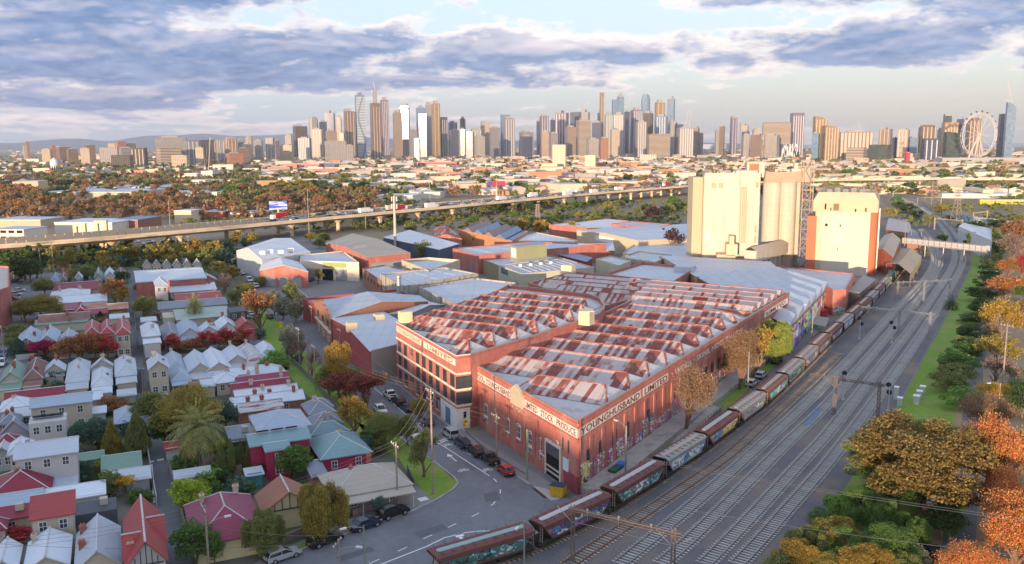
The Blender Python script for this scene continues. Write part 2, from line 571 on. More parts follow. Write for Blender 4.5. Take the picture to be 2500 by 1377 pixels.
sheet('trackside_grass',[(2187,1008),(2252,880),(2322,755),(2372,650),(2372,622),(2420,630),(2412,720),(2375,850),(2340,1000),(2260,1200),(2200,1420),(1900,1420),(1990,1300),(2130,1090)],.010,GRASS)
sheet('side_road',[(2270,1450),(2318,1250),(2345,1060),(2362,900),(2385,780),(2402,690),(2420,610),(2450,610),(2440,690),(2427,780),(2400,900),(2398,1060),(2385,1250),(2380,1450)],.012,LANEM)
sheet('verge_grass',[(1119,1180),(1060,1128),(985,1075),(870,1030),(905,1075),(975,1120),(1010,1175),(1045,1212),(1062,1222),(1105,1196)],.014,GRASS)
sheet('park_grass',[(905,1005),(820,925),(735,850),(690,800),(640,760),(628,790),(672,880),(735,950),(800,1010),(860,1060),(900,1060)],.014,GRASS)
sheet('mown_strip',[(628,800),(690,826),(708,806),(655,765),(610,720),(600,740)],.016,GRASS)
sheet('street_verge',[(690,1343),(745,1322),(758,1330),(700,1356)],.016,GRASS)
sheet('skate_grass',[(1945,826),(1985,795),(1990,790),(1968,792),(1938,815)],.018,GRASS)
sheet('siding_grass',[(2030,765),(2062,752),(2075,760),(2040,775)],.018,GRASS)
sheet('sports_field',[(560,520),(690,500),(720,482),(610,484),(520,500)],.02,GRASS)
sheet('freeway_underpass',[(150,640),(760,560),(760,600),(500,640)],.012,ASPH2)
def strip(name,px,w,h,m,z0=0.0,closed=False,kind='structure'):
 pts=[gp(u,v)for u,v in px]
 mb=MB()
 for a,b in zip(pts[:-1],pts[1:]):
  d=(b-a)
  if d.length<.05:
   continue
  n=Vector((-d.y,d.x,0)).normalized()*(w/2)
  mb.prism([a+n,a-n,b-n,b+n],z0,z0+h)
 o=mb.obj(name,m)
 return tag(o,kind=kind)
strip('kerb',ST_L[:-4],.3,.13,CONC)
strip('kerb',[(1292,1183),(1215,1130),(1130,1067),(1035,992),(935,905)],.3,.13,CONC)
sheet('footpath',[(1292,1183),(1215,1130),(1130,1067),(1035,992),(935,905),(962,912),(1060,1000),(1115,1040),(1150,1062),(1388,1203),(1345,1198)],.02,PATH)
sheet('footpath',[(560,1430),(650,1376),(760,1332),(870,1295),(1000,1251),(1062,1222),(1010,1180),(975,1205),(880,1255),(760,1310),(600,1385),(520,1430)],.006,PATH)
sheet('driveway',[(1300,1186),(1345,1196),(1378,1190),(1368,1218),(1345,1222)],.024,mat('pale_concrete',(.42,.4,.37),.85,0,.8,.12))
def dashes(name,px,w=.12,dash=0,gap=0,z=.02,m=None):
 pts=[gp(u,v)for u,v in px]
 mb=MB()
 on,left=True,dash or 1e9
 for a,b in zip(pts[:-1],pts[1:]):
  d=b-a
  Ld=d.length
  d.normalize()
  n=Vector((-d.y,d.x,0))*(w/2)
  s=0.
  while s<Ld-1e-3:
   e=min(Ld,s+left)
   if on:
    p,q=a+d*s,a+d*e
    mb.poly([(p+n).to_tuple()[:2]+(z,),(p-n).to_tuple()[:2]+(z,),(q-n).to_tuple()[:2]+(z,),(q+n).to_tuple()[:2]+(z,)])
   left-=e-s
   s=e
   if left<=1e-3:
    on=not on
    left=dash if on else gap
 return tag(mb.obj(name,m or WHITEP),kind='structure')
dashes('edge_line',[(1290,1162),(1190,1100),(1090,1013),(1000,940),(905,860),(800,768),(700,680)],.14)
dashes('bike_lane_line',[(1195,1162),(1076,1085)],.16)
dashes('bike_lane_line',[(1050,1065),(960,985),(910,945)],.14)
dashes('centre_line',[(1150,1112),(1114,1085)],.14,1.4,1.6)
dashes('centre_line',[(1205,1168),(1222,1188),(1221,1208),(1205,1230),(1175,1250),(1145,1265),(1106,1282),(1075,1297),(1035,1315),(985,1340),(900,1377)],.16,1.6,3.0)
dashes('edge_line',[(1220,1296),(1170,1297),(1140,1300),(1085,1313),(1040,1335),(930,1378),(880,1400)],.2)
dashes('stop_bar',[(1111,1309),(1131,1305)],.9)
dashes('turn_mark',[(1123,1311),(1148,1334)],.5)
dashes('pedestrian_bar',[(1022,1221),(1043,1216)],1.3)
dashes('ramp_teeth',[(1066,1083),(1092,1071)],1.4,.35,.35)
dashes('lane_edge_line',[(370,1134),(377,1228)],.3)
dashes('parking_line',[(0,800),(60,707)],.14)
dashes('parking_line',[(55,715),(95,700)],.14)
dashes('give_way_line',[(325,898),(352,900)],.2)
dashes('lane_bar',[(364,1128),(376,1126)],.7)
dashes('lane_bar',[(384,1124),(400,1121)],.7)
def road_sign_mark(px,s,rz,kind):
 p=gp(*px)
 mb=MB()
 M=at(p.x,p.y,.022,rz)
 P=lambda pts:mb.poly([tuple(M@Vector((x*s,y*s,0)))for x,y in pts])
 if kind=='arrow':
  P([(-.08,-1.6),(.08,-1.6),(.08,.5),(-.08,.5)])
  P([(-.42,.5),(.42,.5),(0,1.5)])
 else:
  for cx in(-.55,.55):
   for i in range(10):
    a,b=2*math.pi*i/10,2*math.pi*(i+1)/10
    P([(cx+.42*math.cos(a),.42*math.sin(a)),(cx+.42*math.cos(b),.42*math.sin(b)),(cx+.3*math.cos(b),.3*math.sin(b)),(cx+.3*math.cos(a),.3*math.sin(a))])
  for a,b in(((-.55,0),(-.2,.6)),((-.2,.6),(.4,.6)),((.4,.6),(.55,0)),((-.2,.6),(0,0)),((0,0),(.4,.6)),((-.55,0),(0,0)),((.4,.6),(.3,.85)),((-.35,.75),(-.1,.75))):
   d=Vector((b[0]-a[0],b[1]-a[1]))
   n=Vector((-d.y,d.x)).normalized()*.05
   P([(a[0]+n.x,a[1]+n.y),(a[0]-n.x,a[1]-n.y),(b[0]-n.x,b[1]-n.y),(b[0]+n.x,b[1]+n.y)])
 tag(mb.obj('arrow_marking' if kind=='arrow' else 'bicycle_marking',WHITEP),kind='structure')
road_sign_mark((1103,1117),1.3,RAD(27),'arrow')
road_sign_mark((1131,1149),1.0,RAD(27),'bike')
road_sign_mark((1189,1148),1.0,RAD(27),'bike')
road_sign_mark((1093,1087),1.0,RAD(27),'bike')
road_sign_mark((1016,1035),1.0,RAD(27),'bike')
TRK={'first':[(1517,1377),(1712,1218),(1844,1100),(1887,1060),(1983,972),(2092,860),(2152,794),(2203,739),(2258,683),(2277,648),(2279,629),(2273,609),(2262,585),(2243,560)],'second':[(1617,1377),(1707,1300),(1880,1124),(1903,1100),(1943,1060),(2012,998),(2133,860),(2185,797),(2229,745),(2264,702),(2290,658),(2297,633),(2287,610),(2274,585),(2252,558)],'third':[(1723,1377),(1799,1300),(1880,1213),(1983,1100),(2021,1060),(2098,960),(2160,882),(2226,800),(2273,731),(2323,658),(2331,629),(2331,616),(2320,584),(2296,550),(2275,525),(2246,507),(2221,494),(2180,480)],'fourth':[(1803,1377),(1875,1300),(1920,1245),(2000,1158),(2076,1060),(2133,980),(2160,947),(2261,800),(2302,731),(2342,665),(2350,641),(2351,619),(2341,584),(2316,552),(2282,522),(2250,505),(2226,492),(2190,480)],}
SIDING=[(1360,1405),(1394,1377),(1560,1265),(1707,1165),(1794,1104),(1860,1039),(1941,967),(1983,928),(2008,905),(2049,863)]
TRAIN=[(1060,1420),(1200,1375),(1305,1342),(1480,1255),(1610,1172),(1712,1105),(1797,1040),(1868,988),(1922,936),(1970,891),(2003,857),(2064,802),(2110,760),(2146,722),(2172,694),(2195,665),(2215,640)]
def smooth(px,n=6,z=0):
 P=[gp(u,v,z)for u,v in px]
 out=[]
 for i in range(len(P)-1):
  p0,p1,p2,p3=P[max(0,i-1)],P[i],P[i+1],P[min(len(P)-1,i+2)]
  for k in range(n):
   t=k/n
   out.append(.5*((2*p1)+(p2-p0)*t+(2*p0-5*p1+4*p2-p3)*t*t+(3*p1-p0-3*p2+p3)*t**3))
 out.append(P[-1])
 for _ in range(12):
  out=[out[0]]+[(out[i-1]+out[i]*2+out[i+1])/4 for i in range(1,len(out)-1)]+[out[-1]]
 return out
def resample(pts,step):
 res,acc=[],0.
 nxt=0.
 for a,b in zip(pts[:-1],pts[1:]):
  d=b-a
  Ld=d.length
  if Ld<1e-9:
   continue
  while nxt<=acc+Ld:
   t=(nxt-acc)/Ld
   res.append((a+d*t,d/Ld))
   nxt+=step
  acc+=Ld
 return res
SLEEP=mat('concrete_sleeper',(.38,.38,.37),.85,0,1.5,.12,rnd=.12)
SLEEPW=mat('timber_sleeper',(.33,.28,.24),.9,0,1.5,.2,rnd=.2)
RAILM=mat('steel_rail',(.30,.27,.26),.35,.8,1,.1)
RAILR=mat('rusty_rail',(.2,.12,.09),.7,.3,1,.15)
def build_track(key,px,label,sm,rm,limit):
 pts=smooth(px)
 root=thing('railway_track',label,'railway track',pts[0],0,'railway tracks')
 for sgn in(-1,1):
  mb=MB()
  rs=resample(pts,2.0)
  L_=[(p+Vector((-d.y,d.x,0))*(.84*sgn))for p,d in rs]
  for a,b in zip(L_[:-1],L_[1:]):
   d=(b-a).normalized()
   n=Vector((-d.y,d.x,0))*.06
   mb.prism([a+n,a-n,b-n,b+n],.14,.32)
  wobj(mb,'rail',rm,root)
 sl=MB().box(-1.35,-.14,.03,1.35,.14,.15)
 me=sl.mesh('sleeper',sm)
 rest=MB()
 for i,(p,d)in enumerate(resample(pts,.72)):
  rz=math.atan2(d.y,d.x)-math.pi/2
  if i<limit:
   link('sleeper',me,root,p-root.location,rz)
  else:
   rest.box(-1.35,-.14,.03,1.35,.14,.15,0,at(p.x,p.y,0,rz))
 if rest.v:
  tag(wobj(rest,'sleepers',sm,root),kind='stuff')
 return root
build_track('first',TRK['first'],'electrified track nearest the grain wagons, first of the four main lines',SLEEP,RAILM,300)
build_track('second',TRK['second'],'second main line out from the grain wagons, blue stone between its rails',SLEEP,RAILM,300)
build_track('third',TRK['third'],'third main line, just left of the outermost track',SLEEP,RAILM,300)
build_track('fourth',TRK['fourth'],'outermost main line beside the trackside grass strip',SLEEP,RAILM,300)
build_track('siding',SIDING,'rusty disused siding between the grain wagons and the main lines',SLEEPW,RAILR,220)
build_track('train',TRAIN,'goods track under the standing train of grain wagons',SLEEPW,RAILR,300)
tag(MB().poly([gp(*p)+Vector((0,0,.16))for p in((1960,1040),(1982,1040),(2006,998),(1990,998))]).obj('stone_patch',mat('blue_stone',(.14,.2,.29),.9,0,2,.2)),kind='structure')
for i,px in enumerate((((1010,1300),(1080,1280),(1095,1292),(1025,1313)),((1180,1205),(1215,1200),(1222,1222),(1186,1226)),((820,1360),(905,1335),(915,1345),(830,1372)),((1130,1130),(1150,1122),(1175,1142),(1155,1150)),((1000,985),(1012,980),(1035,1000),(1022,1006)))):
 sheet('road_patch',px,.015,mat('road_patch',(.12,.125,.14),.9,0,1.2,.15))
sheet('dirt_apron',[(1290,1312),(1330,1270),(1400,1225),(1470,1240),(1380,1280)],.013,mat('dusty_apron',(.26,.25,.24),.95,0,.8,.2,stain=((.18,.18,.19),(.3,.3,.3),.45,.6)))
strip('grated_drain',[(1304,1192),(1334,1216)],.7,.018,mat('drain_grate',(.05,.04,.05),.7))
ZA,ZB=11.4,14.0
RAILV=(gp(1925,715,ZA)-gp(1411,1029,ZA))
RAILV.z=0
ER=RAILV.normalized()
EP=Vector((-ER.y,ER.x,0))
SHEETMATS=[RUST1,RUST2,RUST3,ZINCM,ZINCL]
SHEETBOX=None
def line_x(p,d,a,b):
 """p + t d meets segment a-b: t or None"""
 e=b-a
 den=d.x*e.y-d.y*e.x
 if abs(den)<1e-9:
  return None
 w=a-p
 t=(w.x*e.y-w.y*e.x)/den
 s=(w.x*d.y-w.y*d.x)/den
 return t if-1e-6<=s<=1+1e-6 else None
def extent(poly,O,r):
 """range of distance along EP inside a polygon at distance r along ER"""
 p=O+ER*r-EP*300
 ts=[]
 for i in range(len(poly)):
  t=line_x(p,EP,poly[i],poly[(i+1)%len(poly)])
  if t is not None:
   ts.append(t-300)
 return(min(ts),max(ts))if len(ts)>1 else None
def sawtooth(root,poly,O,bays,zb,zh,seed,hip_r=3.0,hip_l=3.0,mr=1.0,ml=1.0,rust=.5,budget=300,sk=.04,gable_r=False,fr=.56):
 R=random.Random(seed)
 under,back,capm,stuff=MB(),MB(),MB(),MB()
 sheets=[]
 for bi,(r0,r1,rs)in enumerate(bays):
  rm=r0+(r1-r0)*fr
  ex=[extent(poly,O,r0+.3),extent(poly,O,rm),extent(poly,O,r1-.3)]
  ex=[e for e in ex if e]
  if not ex:
   continue
  pr=max(e[0]for e in ex)+mr
  pl=min(e[1]for e in ex)-ml
  if pl-pr<5:
   continue
  hr=0.05 if gable_r else hip_r
  P=lambda r,p,z:O+ER*r+EP*p+Vector((0,0,z-O.z))
  a,b,c,d=P(r0,pr,zb),P(r0,pl,zb),P(rm,pl-hip_l,zb+zh),P(rm,pr+hr,zb+zh)
  under.poly([a,d,c,b])
  e,f=P(r1,pr,zb),P(r1,pl,zb)
  back.poly([e,f,c,d])
  back.poly([a,e,d])
  back.poly([b,c,f])
  capm.tube(d+Vector((0,0,.05)),c+Vector((0,0,.05)),.16,.16,5)
  capm.tube(a+Vector((0,0,.08)),d+Vector((0,0,.05)),.2,.2,4)
  capm.tube(b,c+Vector((0,0,.05)),.14,.14,4)
  U=(d-a)
  up=P(rm,0,zb+zh)-P(r0,0,zb)
  sl=up.length
  un=up.normalized()
  nrm=un.cross(EP).normalized()
  if nrm.z<0:
   nrm=-nrm
  rows=2
  cw=.82
  ncol=int((pl-pr)/cw)
  for ci in range(ncol):
   colrust=R.random()
   for ri in range(rows):
    h0,h1=sl*ri/rows,sl*(ri+1)/rows
    pm_=pr+(ci+.5)*cw
    tt=(h0+h1)/2/sl
    if pm_<pr+hr*tt+.2 or pm_>pl-hip_l*tt-.2:
     continue
    w=rs if rs is not None else rust
    n_=mnoise.noise(Vector((ci*.10+bi*7,ri*.35+seed,0)))
    q=.16*R.random()+.84*colrust+n_*.24
    if R.random()<sk:
     m=4
    elif q<w*.36:
     m=0
    elif q<w*.47:
     m=1
    elif q<w*.60:
     m=2
    elif q<w*.60+.16:
     m=3
    else:
     m=4
    ctr=P(r0,pm_,zb)+un*((h0+h1)/2)+nrm*(.03+R.random()*.03)
    sheets.append((ctr,un,nrm,cw*.97,(h1-h0)*(1.03),m))
 wobj(under,'roof_slope',ZINCL,root)
 wobj(back,'roof_back_slope',ZINC,root)
 wobj(capm,'ridge_capping',RUST2,root)
 sheets.sort(key=lambda s:s[0].length)
 me={}
 for k,m in enumerate(SHEETMATS):
  q=MB().box(-.5,-.5,-.012,.5,.5,.012)
  me[k]=q.mesh('roof_sheet',m)
 for i,(c,un,nr,w,h,m)in enumerate(sheets):
  X=EP
  Mx=Matrix(((X.x*w,un.x*h,nr.x,c.x),(X.y*w,un.y*h,nr.y,c.y),(X.z*w,un.z*h,nr.z,c.z),(0,0,0,1)))
  if i<budget:
   o=link('roof_sheet',me[m],root)
   Mx.translation-=root.location
   o.matrix_local=Mx
  else:
   stuff.poly([Mx@Vector(p)for p in((-.5,-.5,.012),(.5,-.5,.012),(.5,.5,.012),(-.5,.5,.012))],m)
 if stuff.v:
  tag(wobj(stuff,'roof_sheets',SHEETMATS,root),kind='stuff')
def store(name,label,poly,z,deck,parapet_sides=None):
 root=thing(name,label,'warehouse',Vector((poly[0][0],poly[0][1],0)),0,'red brick wool stores')
 w=MB()
 ringwall(w,poly,0,z,.45,0,1)
 wobj(w,'brick_wall',[BRICK,mat('parapet_coping',(.38,.31,.25),.9,0,1,.2)],root)
 d=MB().poly([(p[0],p[1],deck)for p in inset(poly,.44)])
 wobj(d,'roof_deck',mat('deck_iron',(.5,.48,.49),.6,.1,.6,.12,stain=((.36,.2,.16),(.2,.2,.2),.56,.72)),root)
 return root
PA=[gp(*p,ZA)for p in((1411,1029),(1845,764),(1555,725),(1477,761),(1210,869),(1157,888))]
A=store('wool_store','long red brick wool store with pediment and painted name bands at the street corner',PA,ZA,ZA-1.15)
O_A=gp(1411,1029,ZA)
apex=[O_A]+[gp(u,v,ZA+1.4)for u,v in((1471,930),(1526,902),(1577,876),(1626,852),(1668,830),(1707,812),(1741,790),(1774,774))]
rr=[(p-O_A).dot(ER)for p in apex][1:]
step=(rr[-1]-rr[0])/7
bays=[]
for i in range(8):
 c=rr[0]+step*i
 bays.append((c-step*.56,c+step*.44,(.62,.8,.85,.8,1.15,1.0,1.0,.9)[i]))
e0=bays[-1][1]
bays+=[(e0,e0+step*.8,.62)]
sawtooth(A,PA,O_A,bays,ZA-1.1,1.85,11,2.8,2.4,.9,.9,.8,300)
PC=[gp(*p,ZA)for p in((1845,764),(1927,714),(1400,662),(1290,690),(1340,706),(1478,746),(1555,725))]
Cst=store('wool_store','rear wool store with paler saw tooth roof catching the evening sun',PC,ZA-.004,ZA-1.2)
r_c0=(gp(1845,764,ZA)-O_A).dot(ER)
r_c1=(gp(1927,714,ZA)-O_A).dot(ER)
nb=5
bc=[(r_c0+(r_c1-r_c0)*i/nb-0,r_c0+(r_c1-r_c0)*(i+1)/nb,(.55,.5,.4,.32,.2)[i])for i in range(nb)]
sawtooth(Cst,PC,O_A,bc,ZA-1.1,2.0,23,1.0,2.0,1.2,1.2,.45,300,.08,True)
PB0=[(967,786),(1114,869),(1148,865),(1300,820),(1462,766),(1476,752),(1477,740),(1466,727),(1440,717),(1240,694),(1205,713)]
PB=[gp(*p,ZB)for p in PB0]
Bst=store('wool_store','taller red brick wool store with white stone bands and a rounded end parapet',PB,ZB,ZB-1.0)
O_B=gp(1148,865,ZB)
bR=[(gp(u,v,ZB+1.0)-O_B).dot(ER)for u,v in((1206,817),(1256,803),(1305,787),(1355,775),(1384,762),(1426,747))]
stB=(bR[-1]-bR[0])/5
bb=[(bR[0]+stB*(i-.56),bR[0]+stB*(i+.44),(.9,.95,1.1,1.0,.95,1.0,.7)[i])for i in range(7)]
bb=[(bb[0][0]-stB,bb[0][0],.75),]+bb
sawtooth(Bst,PB,O_B,bb,ZB-.9,2.1,37,3.0,2.0,1.0,.9,.95,300)
bx=gp(974,790,ZB)
wobj(MB().box(-1.3,-1.0,0,1.3,1.0,3.4,0,at(bx.x+1.2,bx.y+1.5,ZB-1,RAD(27))),'lift_motor_room',CREAM,Bst)
bx=gp(1432,783,ZB)
wobj(MB().box(-1.3,-1.3,0,1.3,1.3,3.0,0,at(bx.x,bx.y,ZB-.8,RAD(-30))).prism([(bx.x-1.5,bx.y-1.5),(bx.x+1.5,bx.y-1.5),(bx.x+1.5,bx.y+1.5),(bx.x-1.5,bx.y+1.5)],ZB+2.2,ZB+2.4),'stair_housing',CREAM,Bst)
bx=gp(1388,668,ZA)
wobj(MB().box(-1.8,-1.6,-.5,1.8,1.6,2.8,0,at(bx.x,bx.y,ZA,RAD(-30))),'stair_housing',CREAM,Cst)
WF=Wall(PA[5],PA[0])
WR=Wall(PA[0],gp(1927,714,ZA))
det=MB()
for s in[WF.L*k/11 for k in range(12)]:
 WF.box(det,max(0,s-.55),min(WF.L,s+.55),0,8.55,.16)
WF.box(det,0,WF.L,7.9,8.5,.14)
WF.box(det,.002,WF.L-.002,ZA-.75,ZA-.35,.14)
WF.box(det,0,WF.L,.0,1.4,.2)
nbay=22
Lr=(PA[1]-PA[0]).length
for k in range(nbay+1):
 s=Lr*k/nbay
 WR.box(det,max(.0,s-.5),s+.5,0,8.55,.16)
WR.box(det,0,Lr,7.9,8.5,.14)
WR.box(det,.002,Lr,ZA-.8,ZA-.35,.14)
wobj(det,'brick_pilasters',BRICK,A)
bandm=MB()
zb0,zb1=8.75,10.15
s_ped=WF.sz(1264,985)[0]
WF.box(bandm,.3,s_ped-2.4,zb0,zb1,.04)
WF.box(bandm,s_ped+2.4,WF.L-.1,zb0,zb1,.04)
sR1=WR.sz(1790,845)[0]
zr0,zr1=8.75,10.2
for a,b in((.1,WR.sz(1565,971)[0]),(WR.sz(1569,969)[0],WR.sz(1631,935)[0])):
 WR.box(bandm,a+.1,b-.1,zr0,zr1,.04)
wobj(bandm,'painted_name_band',mat('name_band_paint',(.66,.60,.55),.8,0,1.6,.14,stain=((.42,.2,.16),(.9,.9,.9),.56,.7)),A)
tz=.18
text('WOOL · YOUNGHUSBAND',A,WF,.7,s_ped-2.7,zb0+tz,zb1-tz,.06,LETTER)
text('LIMITED · STOCK · PRODUCE',A,WF,s_ped+2.7,WF.L-.6,zb0+tz,zb1-tz,.06,LETTER)
text('YOUNGHUSBAND',A,WR,.9,WR.sz(1563,971)[0]-.4,zr0+tz,zr1-tz,.06,LETTER)
text('LIMITED',A,WR,WR.sz(1573,966)[0],WR.sz(1628,937)[0],zr0+tz,zr1-tz,.06,LETTER)
text('· WOOL · SKINS, HIDES, TALLOW',A,WR,WR.sz(1640,930)[0],WR.sz(1812,815)[0],zr0+tz,zr1-tz,.03,CREAMB)
sC=(PA[1]-PA[0]).length
bm2=MB()
WR.box(bm2,sC+8,WR.L-1.5,zr0,zr1,.05)
wobj(bm2,'painted_name_band',CREAMB,Cst)
text('LIMITED',Cst,WR,sC+10,WR.L-4,zr0+.3,zr1-.25,.08,LETTER)
ped=MB()
WF.box(ped,s_ped-2.3,s_ped+2.3,8.3,10.6,.3)
M_=WF.M(0,0)
tri=[(s_ped-2.6,-.45,10.6),(s_ped+2.6,-.45,10.6),(s_ped,-.45,12.1)]
trb=[(a,.05,c)for a,b,c in tri]
ped.poly([M_@Vector(p)for p in tri])
for i in range(3):
 j=(i+1)%3
 ped.poly([M_@Vector(p)for p in(tri[i],trb[i],trb[j],tri[j])])
WF.box(ped,s_ped-2.7,s_ped+2.7,10.45,10.67,.5)
for k in(-1,0,1):
 for i in range(6):
  a0,a1=math.pi*i/6,math.pi*(i+1)/6
  c_=s_ped+k*1.35
  ped.poly([M_@Vector((c_-r*math.cos(a),-.12,7.25+r*math.sin(a)))for r,a in((.5,a0),(.5,a1),(.75,a1),(.75,a0))])
wobj(ped,'pediment',mat('stone_render',(.44,.38,.29),.85,0,.8,.14),A)
for u,v,w,h in((1188,1003,1.25,2.0),(1214,1017,1.25,2.0),(1240,1038,1.3,2.2),(1267,1055,1.35,2.2),(1295,1074,1.4,2.2),(1326,1092,1.45,2.3),(1187,1038,1.2,1.9),(1237,1074,1.3,1.9),(1295,1112,1.4,2.0),(1324,1133,1.45,2.2)):
 s,z=WF.sz(u,v)
 window(A,WF,s,max(.6,z-h/2),w,h,'white_arch')
for u,v,w,h in((1182,1075,1.0,1.5),(1232,1106,1.1,1.2)):
 s,z=WF.sz(u,v)
 window(A,WF,s,max(.5,z-h/2),w,h,'brick_sill')
s,z=WF.sz(1358,1100)
window(A,WF,s,5.0,1.3,1.1,'white_arch')
for u,v in((1375,1075),(1388,1082)):
 s,z=WF.sz(u,v)
 wobj(WF.box(MB(),s-.25,s+.25,5.6,7.6,.03),'slit_window',GLASS,A)
s,z=WF.sz(1259,1122)
wobj(WF.box(MB(),s-.55,s+.55,0,2.3,.06),'street_door',mat('blue_door',(.12,.2,.33),.6),A)
s0,s1=WF.sz(1336,1170)[0],WF.sz(1369,1188)[0]
s1=max(s1,s0+4.2)
fr=MB()
WF.box(fr,s0-.35,s0,0,5.4,.3)
WF.box(fr,s1,s1+.35,0,5.4,.3)
WF.box(fr,s0-.35,s1+.35,5.402,5.85,.3)
wobj(fr,'entrance_frame',mat('pale_render',(.6,.55,.5),.8),A)
wobj(WF.box(MB(),s0,s1,0.02,5.4,.205),'loading_entrance',DARK,A)
rd=MB()
WF.box(rd,s0,s1,3.6,5.4,.24)
for k in range(5):
 WF.box(rd,s0,s1,3.7+k*.34,3.8+k*.34,.27)
wobj(rd,'roller_door',mat('dark_grey_door',(.11,.12,.14),.5,.2),A)
rl=MB()
for zz in(.7,1.5):
 WF.box(rl,s0,s1,zz,zz+.28,.3)
wobj(rl,'barrier_rail',mat('pale_rail',(.5,.45,.42),.6),A)
s,z=WF.sz(1383,1143)
wobj(WF.box(MB(),s-.8,s+.8,2.6,4.6,.22),'notice_board',mat('pale_notice',(.6,.66,.72),.6,0,3,.1),A)
mr=MB()
WF.box(mr,WF.L-3.9,WF.L+.2,0,2.7,.21)
WR.box(mr,-.2,.9,0,2.7,.21)
wobj(mr,'painted_dado',mat('maroon_paint',(.26,.055,.07),.7,0,.7,.15),A)
for u,v,w,h,st in((1438,1113,1.6,2.4,'dark_sill'),(1468,1090,1.6,2.2,'dark'),(1500,1068,1.5,2.3,'dark'),(1530,1050,1.8,2.5,'dark'),(1582,1015,1.2,2.2,'dark'),(1466,1128,1.5,2.0,'dark')):
 s,z=WR.sz(u,v)
 window(A,WR,s,max(1.3,z-h/2),w,h,st)
for s in[Lr*(k+.5)/nbay for k in range(9,22)]:
 window(A,WR,s,4.2,1.5,2.2,'dark')
RGB=dict(w=(.7,.72,.74),b=(.1,.28,.55),p=(.6,.12,.42),g=(.15,.45,.3),y=(.75,.6,.12),o=(.7,.3,.1),v=(.3,.15,.5),c=(.25,.6,.65),k=(.03,.03,.04),r=(.55,.08,.07))
GRWALL=graffiti('wall_tags',(.40,.13,.10),3,[RGB[c]for c in 'wcwwpwwb'],1.0,.52)
R=random.Random(5)
s=.6
while s<Lr*.9:
 L_=R.uniform(1.6,4.2)
 wobj(WR.box(MB(),s,s+L_,1.12,1.12+R.uniform(1.6,3.4),.18),'spray_tag',GRWALL,A)
 s+=L_+R.uniform(.2,1.6)
s,z=WR.sz(1404,1165)
gb=graffiti('black_gold_tag',(.65,.62,.5),8,[RGB[c]for c in 'kyk'],.9,.5)
wobj(WR.box(MB(),.3,3.3,1.13,4.3,.2),'spray_tag',gb,A)
wobj(MB().tube(WR.M(.15,0,.3).translation,WR.M(.15,0,.3).translation+Vector((0,0,ZA+.9)),.09,.09,6),'downpipe',RUST2,A)
dockm=MB()
Ld=Lr*1.0
WR.box(dockm,.3,Ld,0,1.1,4.0,-.22)
dock=thing('loading_dock','long raised concrete loading dock below the painted railway wall','loading dock',PA[0]*1.0-Vector((0,0,ZA)))
wobj(dockm,'platform',CONC,dock)
rp=MB()
sa,sb=WR.sz(1560,1130)[0],WR.sz(1660,1060)[0]
Lp=[]
for k in range(14):
 s=28+k*1.7
 p=WR.p+WR.d*s+WR.n*6.4
 rp.tube(p,p+Vector((0,0,1.7)),.05,.05,5)
 Lp.append(p)
for zz in(.6,1.15,1.65):
 rp.tube(Lp[0]+Vector((0,0,zz)),Lp[-1]+Vector((0,0,zz)),.05,.05,5)
wobj(rp,'ramp_railing',TIMBER,dock)
rmp=MB()
a=[WR.p+WR.d*s+WR.n*o for s,o in((28,4.05),(28,6.2),(50,6.2),(50,4.05))]
rmp.poly([a[0]+Vector((0,0,.1)),a[1]+Vector((0,0,.1)),a[2]+Vector((0,0,1.1)),a[3]+Vector((0,0,1.1))])
rmp.poly([a[1],a[2],a[2]+Vector((0,0,1.1)),a[1]+Vector((0,0,.1))])
wobj(rmp,'ramp',CONC,dock)
stp=MB()
for k in range(7):
 WR.box(stp,-2.6+k*.36,-2.6+k*.36+.3,0.1+k*.15,.16+k*.15,3.4,-1.8)
for o_ in(1.8,3.4):
 p,q=WR.p+WR.d*-2.7+WR.n*o_+Vector((0,0,.05)),WR.p+WR.d*.2+WR.n*o_+Vector((0,0,1.12))
 stp.tube(p,q,.09,.09,4)
wobj(stp,'timber_steps',TIMBER,dock)
hb=MB()
WR.box(hb,1.0,4.6,.35,1.5,4.25,-4.2)
wobj(hb,'sprayed_hoarding',graffiti('orange_hoarding',(.55,.25,.2),12,[RGB[c]for c in 'rwo'],1.5),dock)
wsheet('weedy_strip',[WR.p+WR.d*s+WR.n*o for s,o in((3,4.05),(3,6.4),(28,6.3),(60,6.5),(100,6.0),(100,4.05))],.03,GRASS)
WBF=Wall(PB[0],PB[1])
WBR=Wall(PB[1],PB[2])
bd=MB()
zlev=[WBF.sz(1100,v)[1]for v in(893,929,962)]
zb_=(zlev[0]*0+11.3,7.9,4.6)
for W_ in(WBF,WBR):
 for z in(10.4,7.3,4.3):
  W_.box(bd,0,W_.L,z,z+.32,.12)
 W_.box(bd,0,W_.L,ZB-.02,ZB+.12,.1)
WBF.box(bd,.4,WBF.L*.46,12.0,13.3,.05)
WBF.box(bd,WBF.L*.5,WBF.L-.5,12.0,13.3,.05)
wobj(bd,'stone_band',CREAMB,Bst)
text('YOUNGHUSBAND',Bst,WBF,.8,WBF.L*.45,12.2,13.1,.07,mat('faded_letter',(.5,.2,.12),.8),name='lettering')
text('LIMITED',Bst,WBF,WBF.L*.56,WBF.L-1.6,12.2,13.1,.07,mat('faded_letter',(.5,.2,.12),.8),name='lettering')
for k in range(9):
 s=WBF.L*(.06+.11*k)
 if k==2:
  continue
 for z,h in((7.75,2.3),(4.75,2.2),(1.2,2.6)):
  if z<2 and k>6:
   continue
  window(Bst,WBF,s,z,1.7 if k<8 else 1.9,h,'dark_sill')
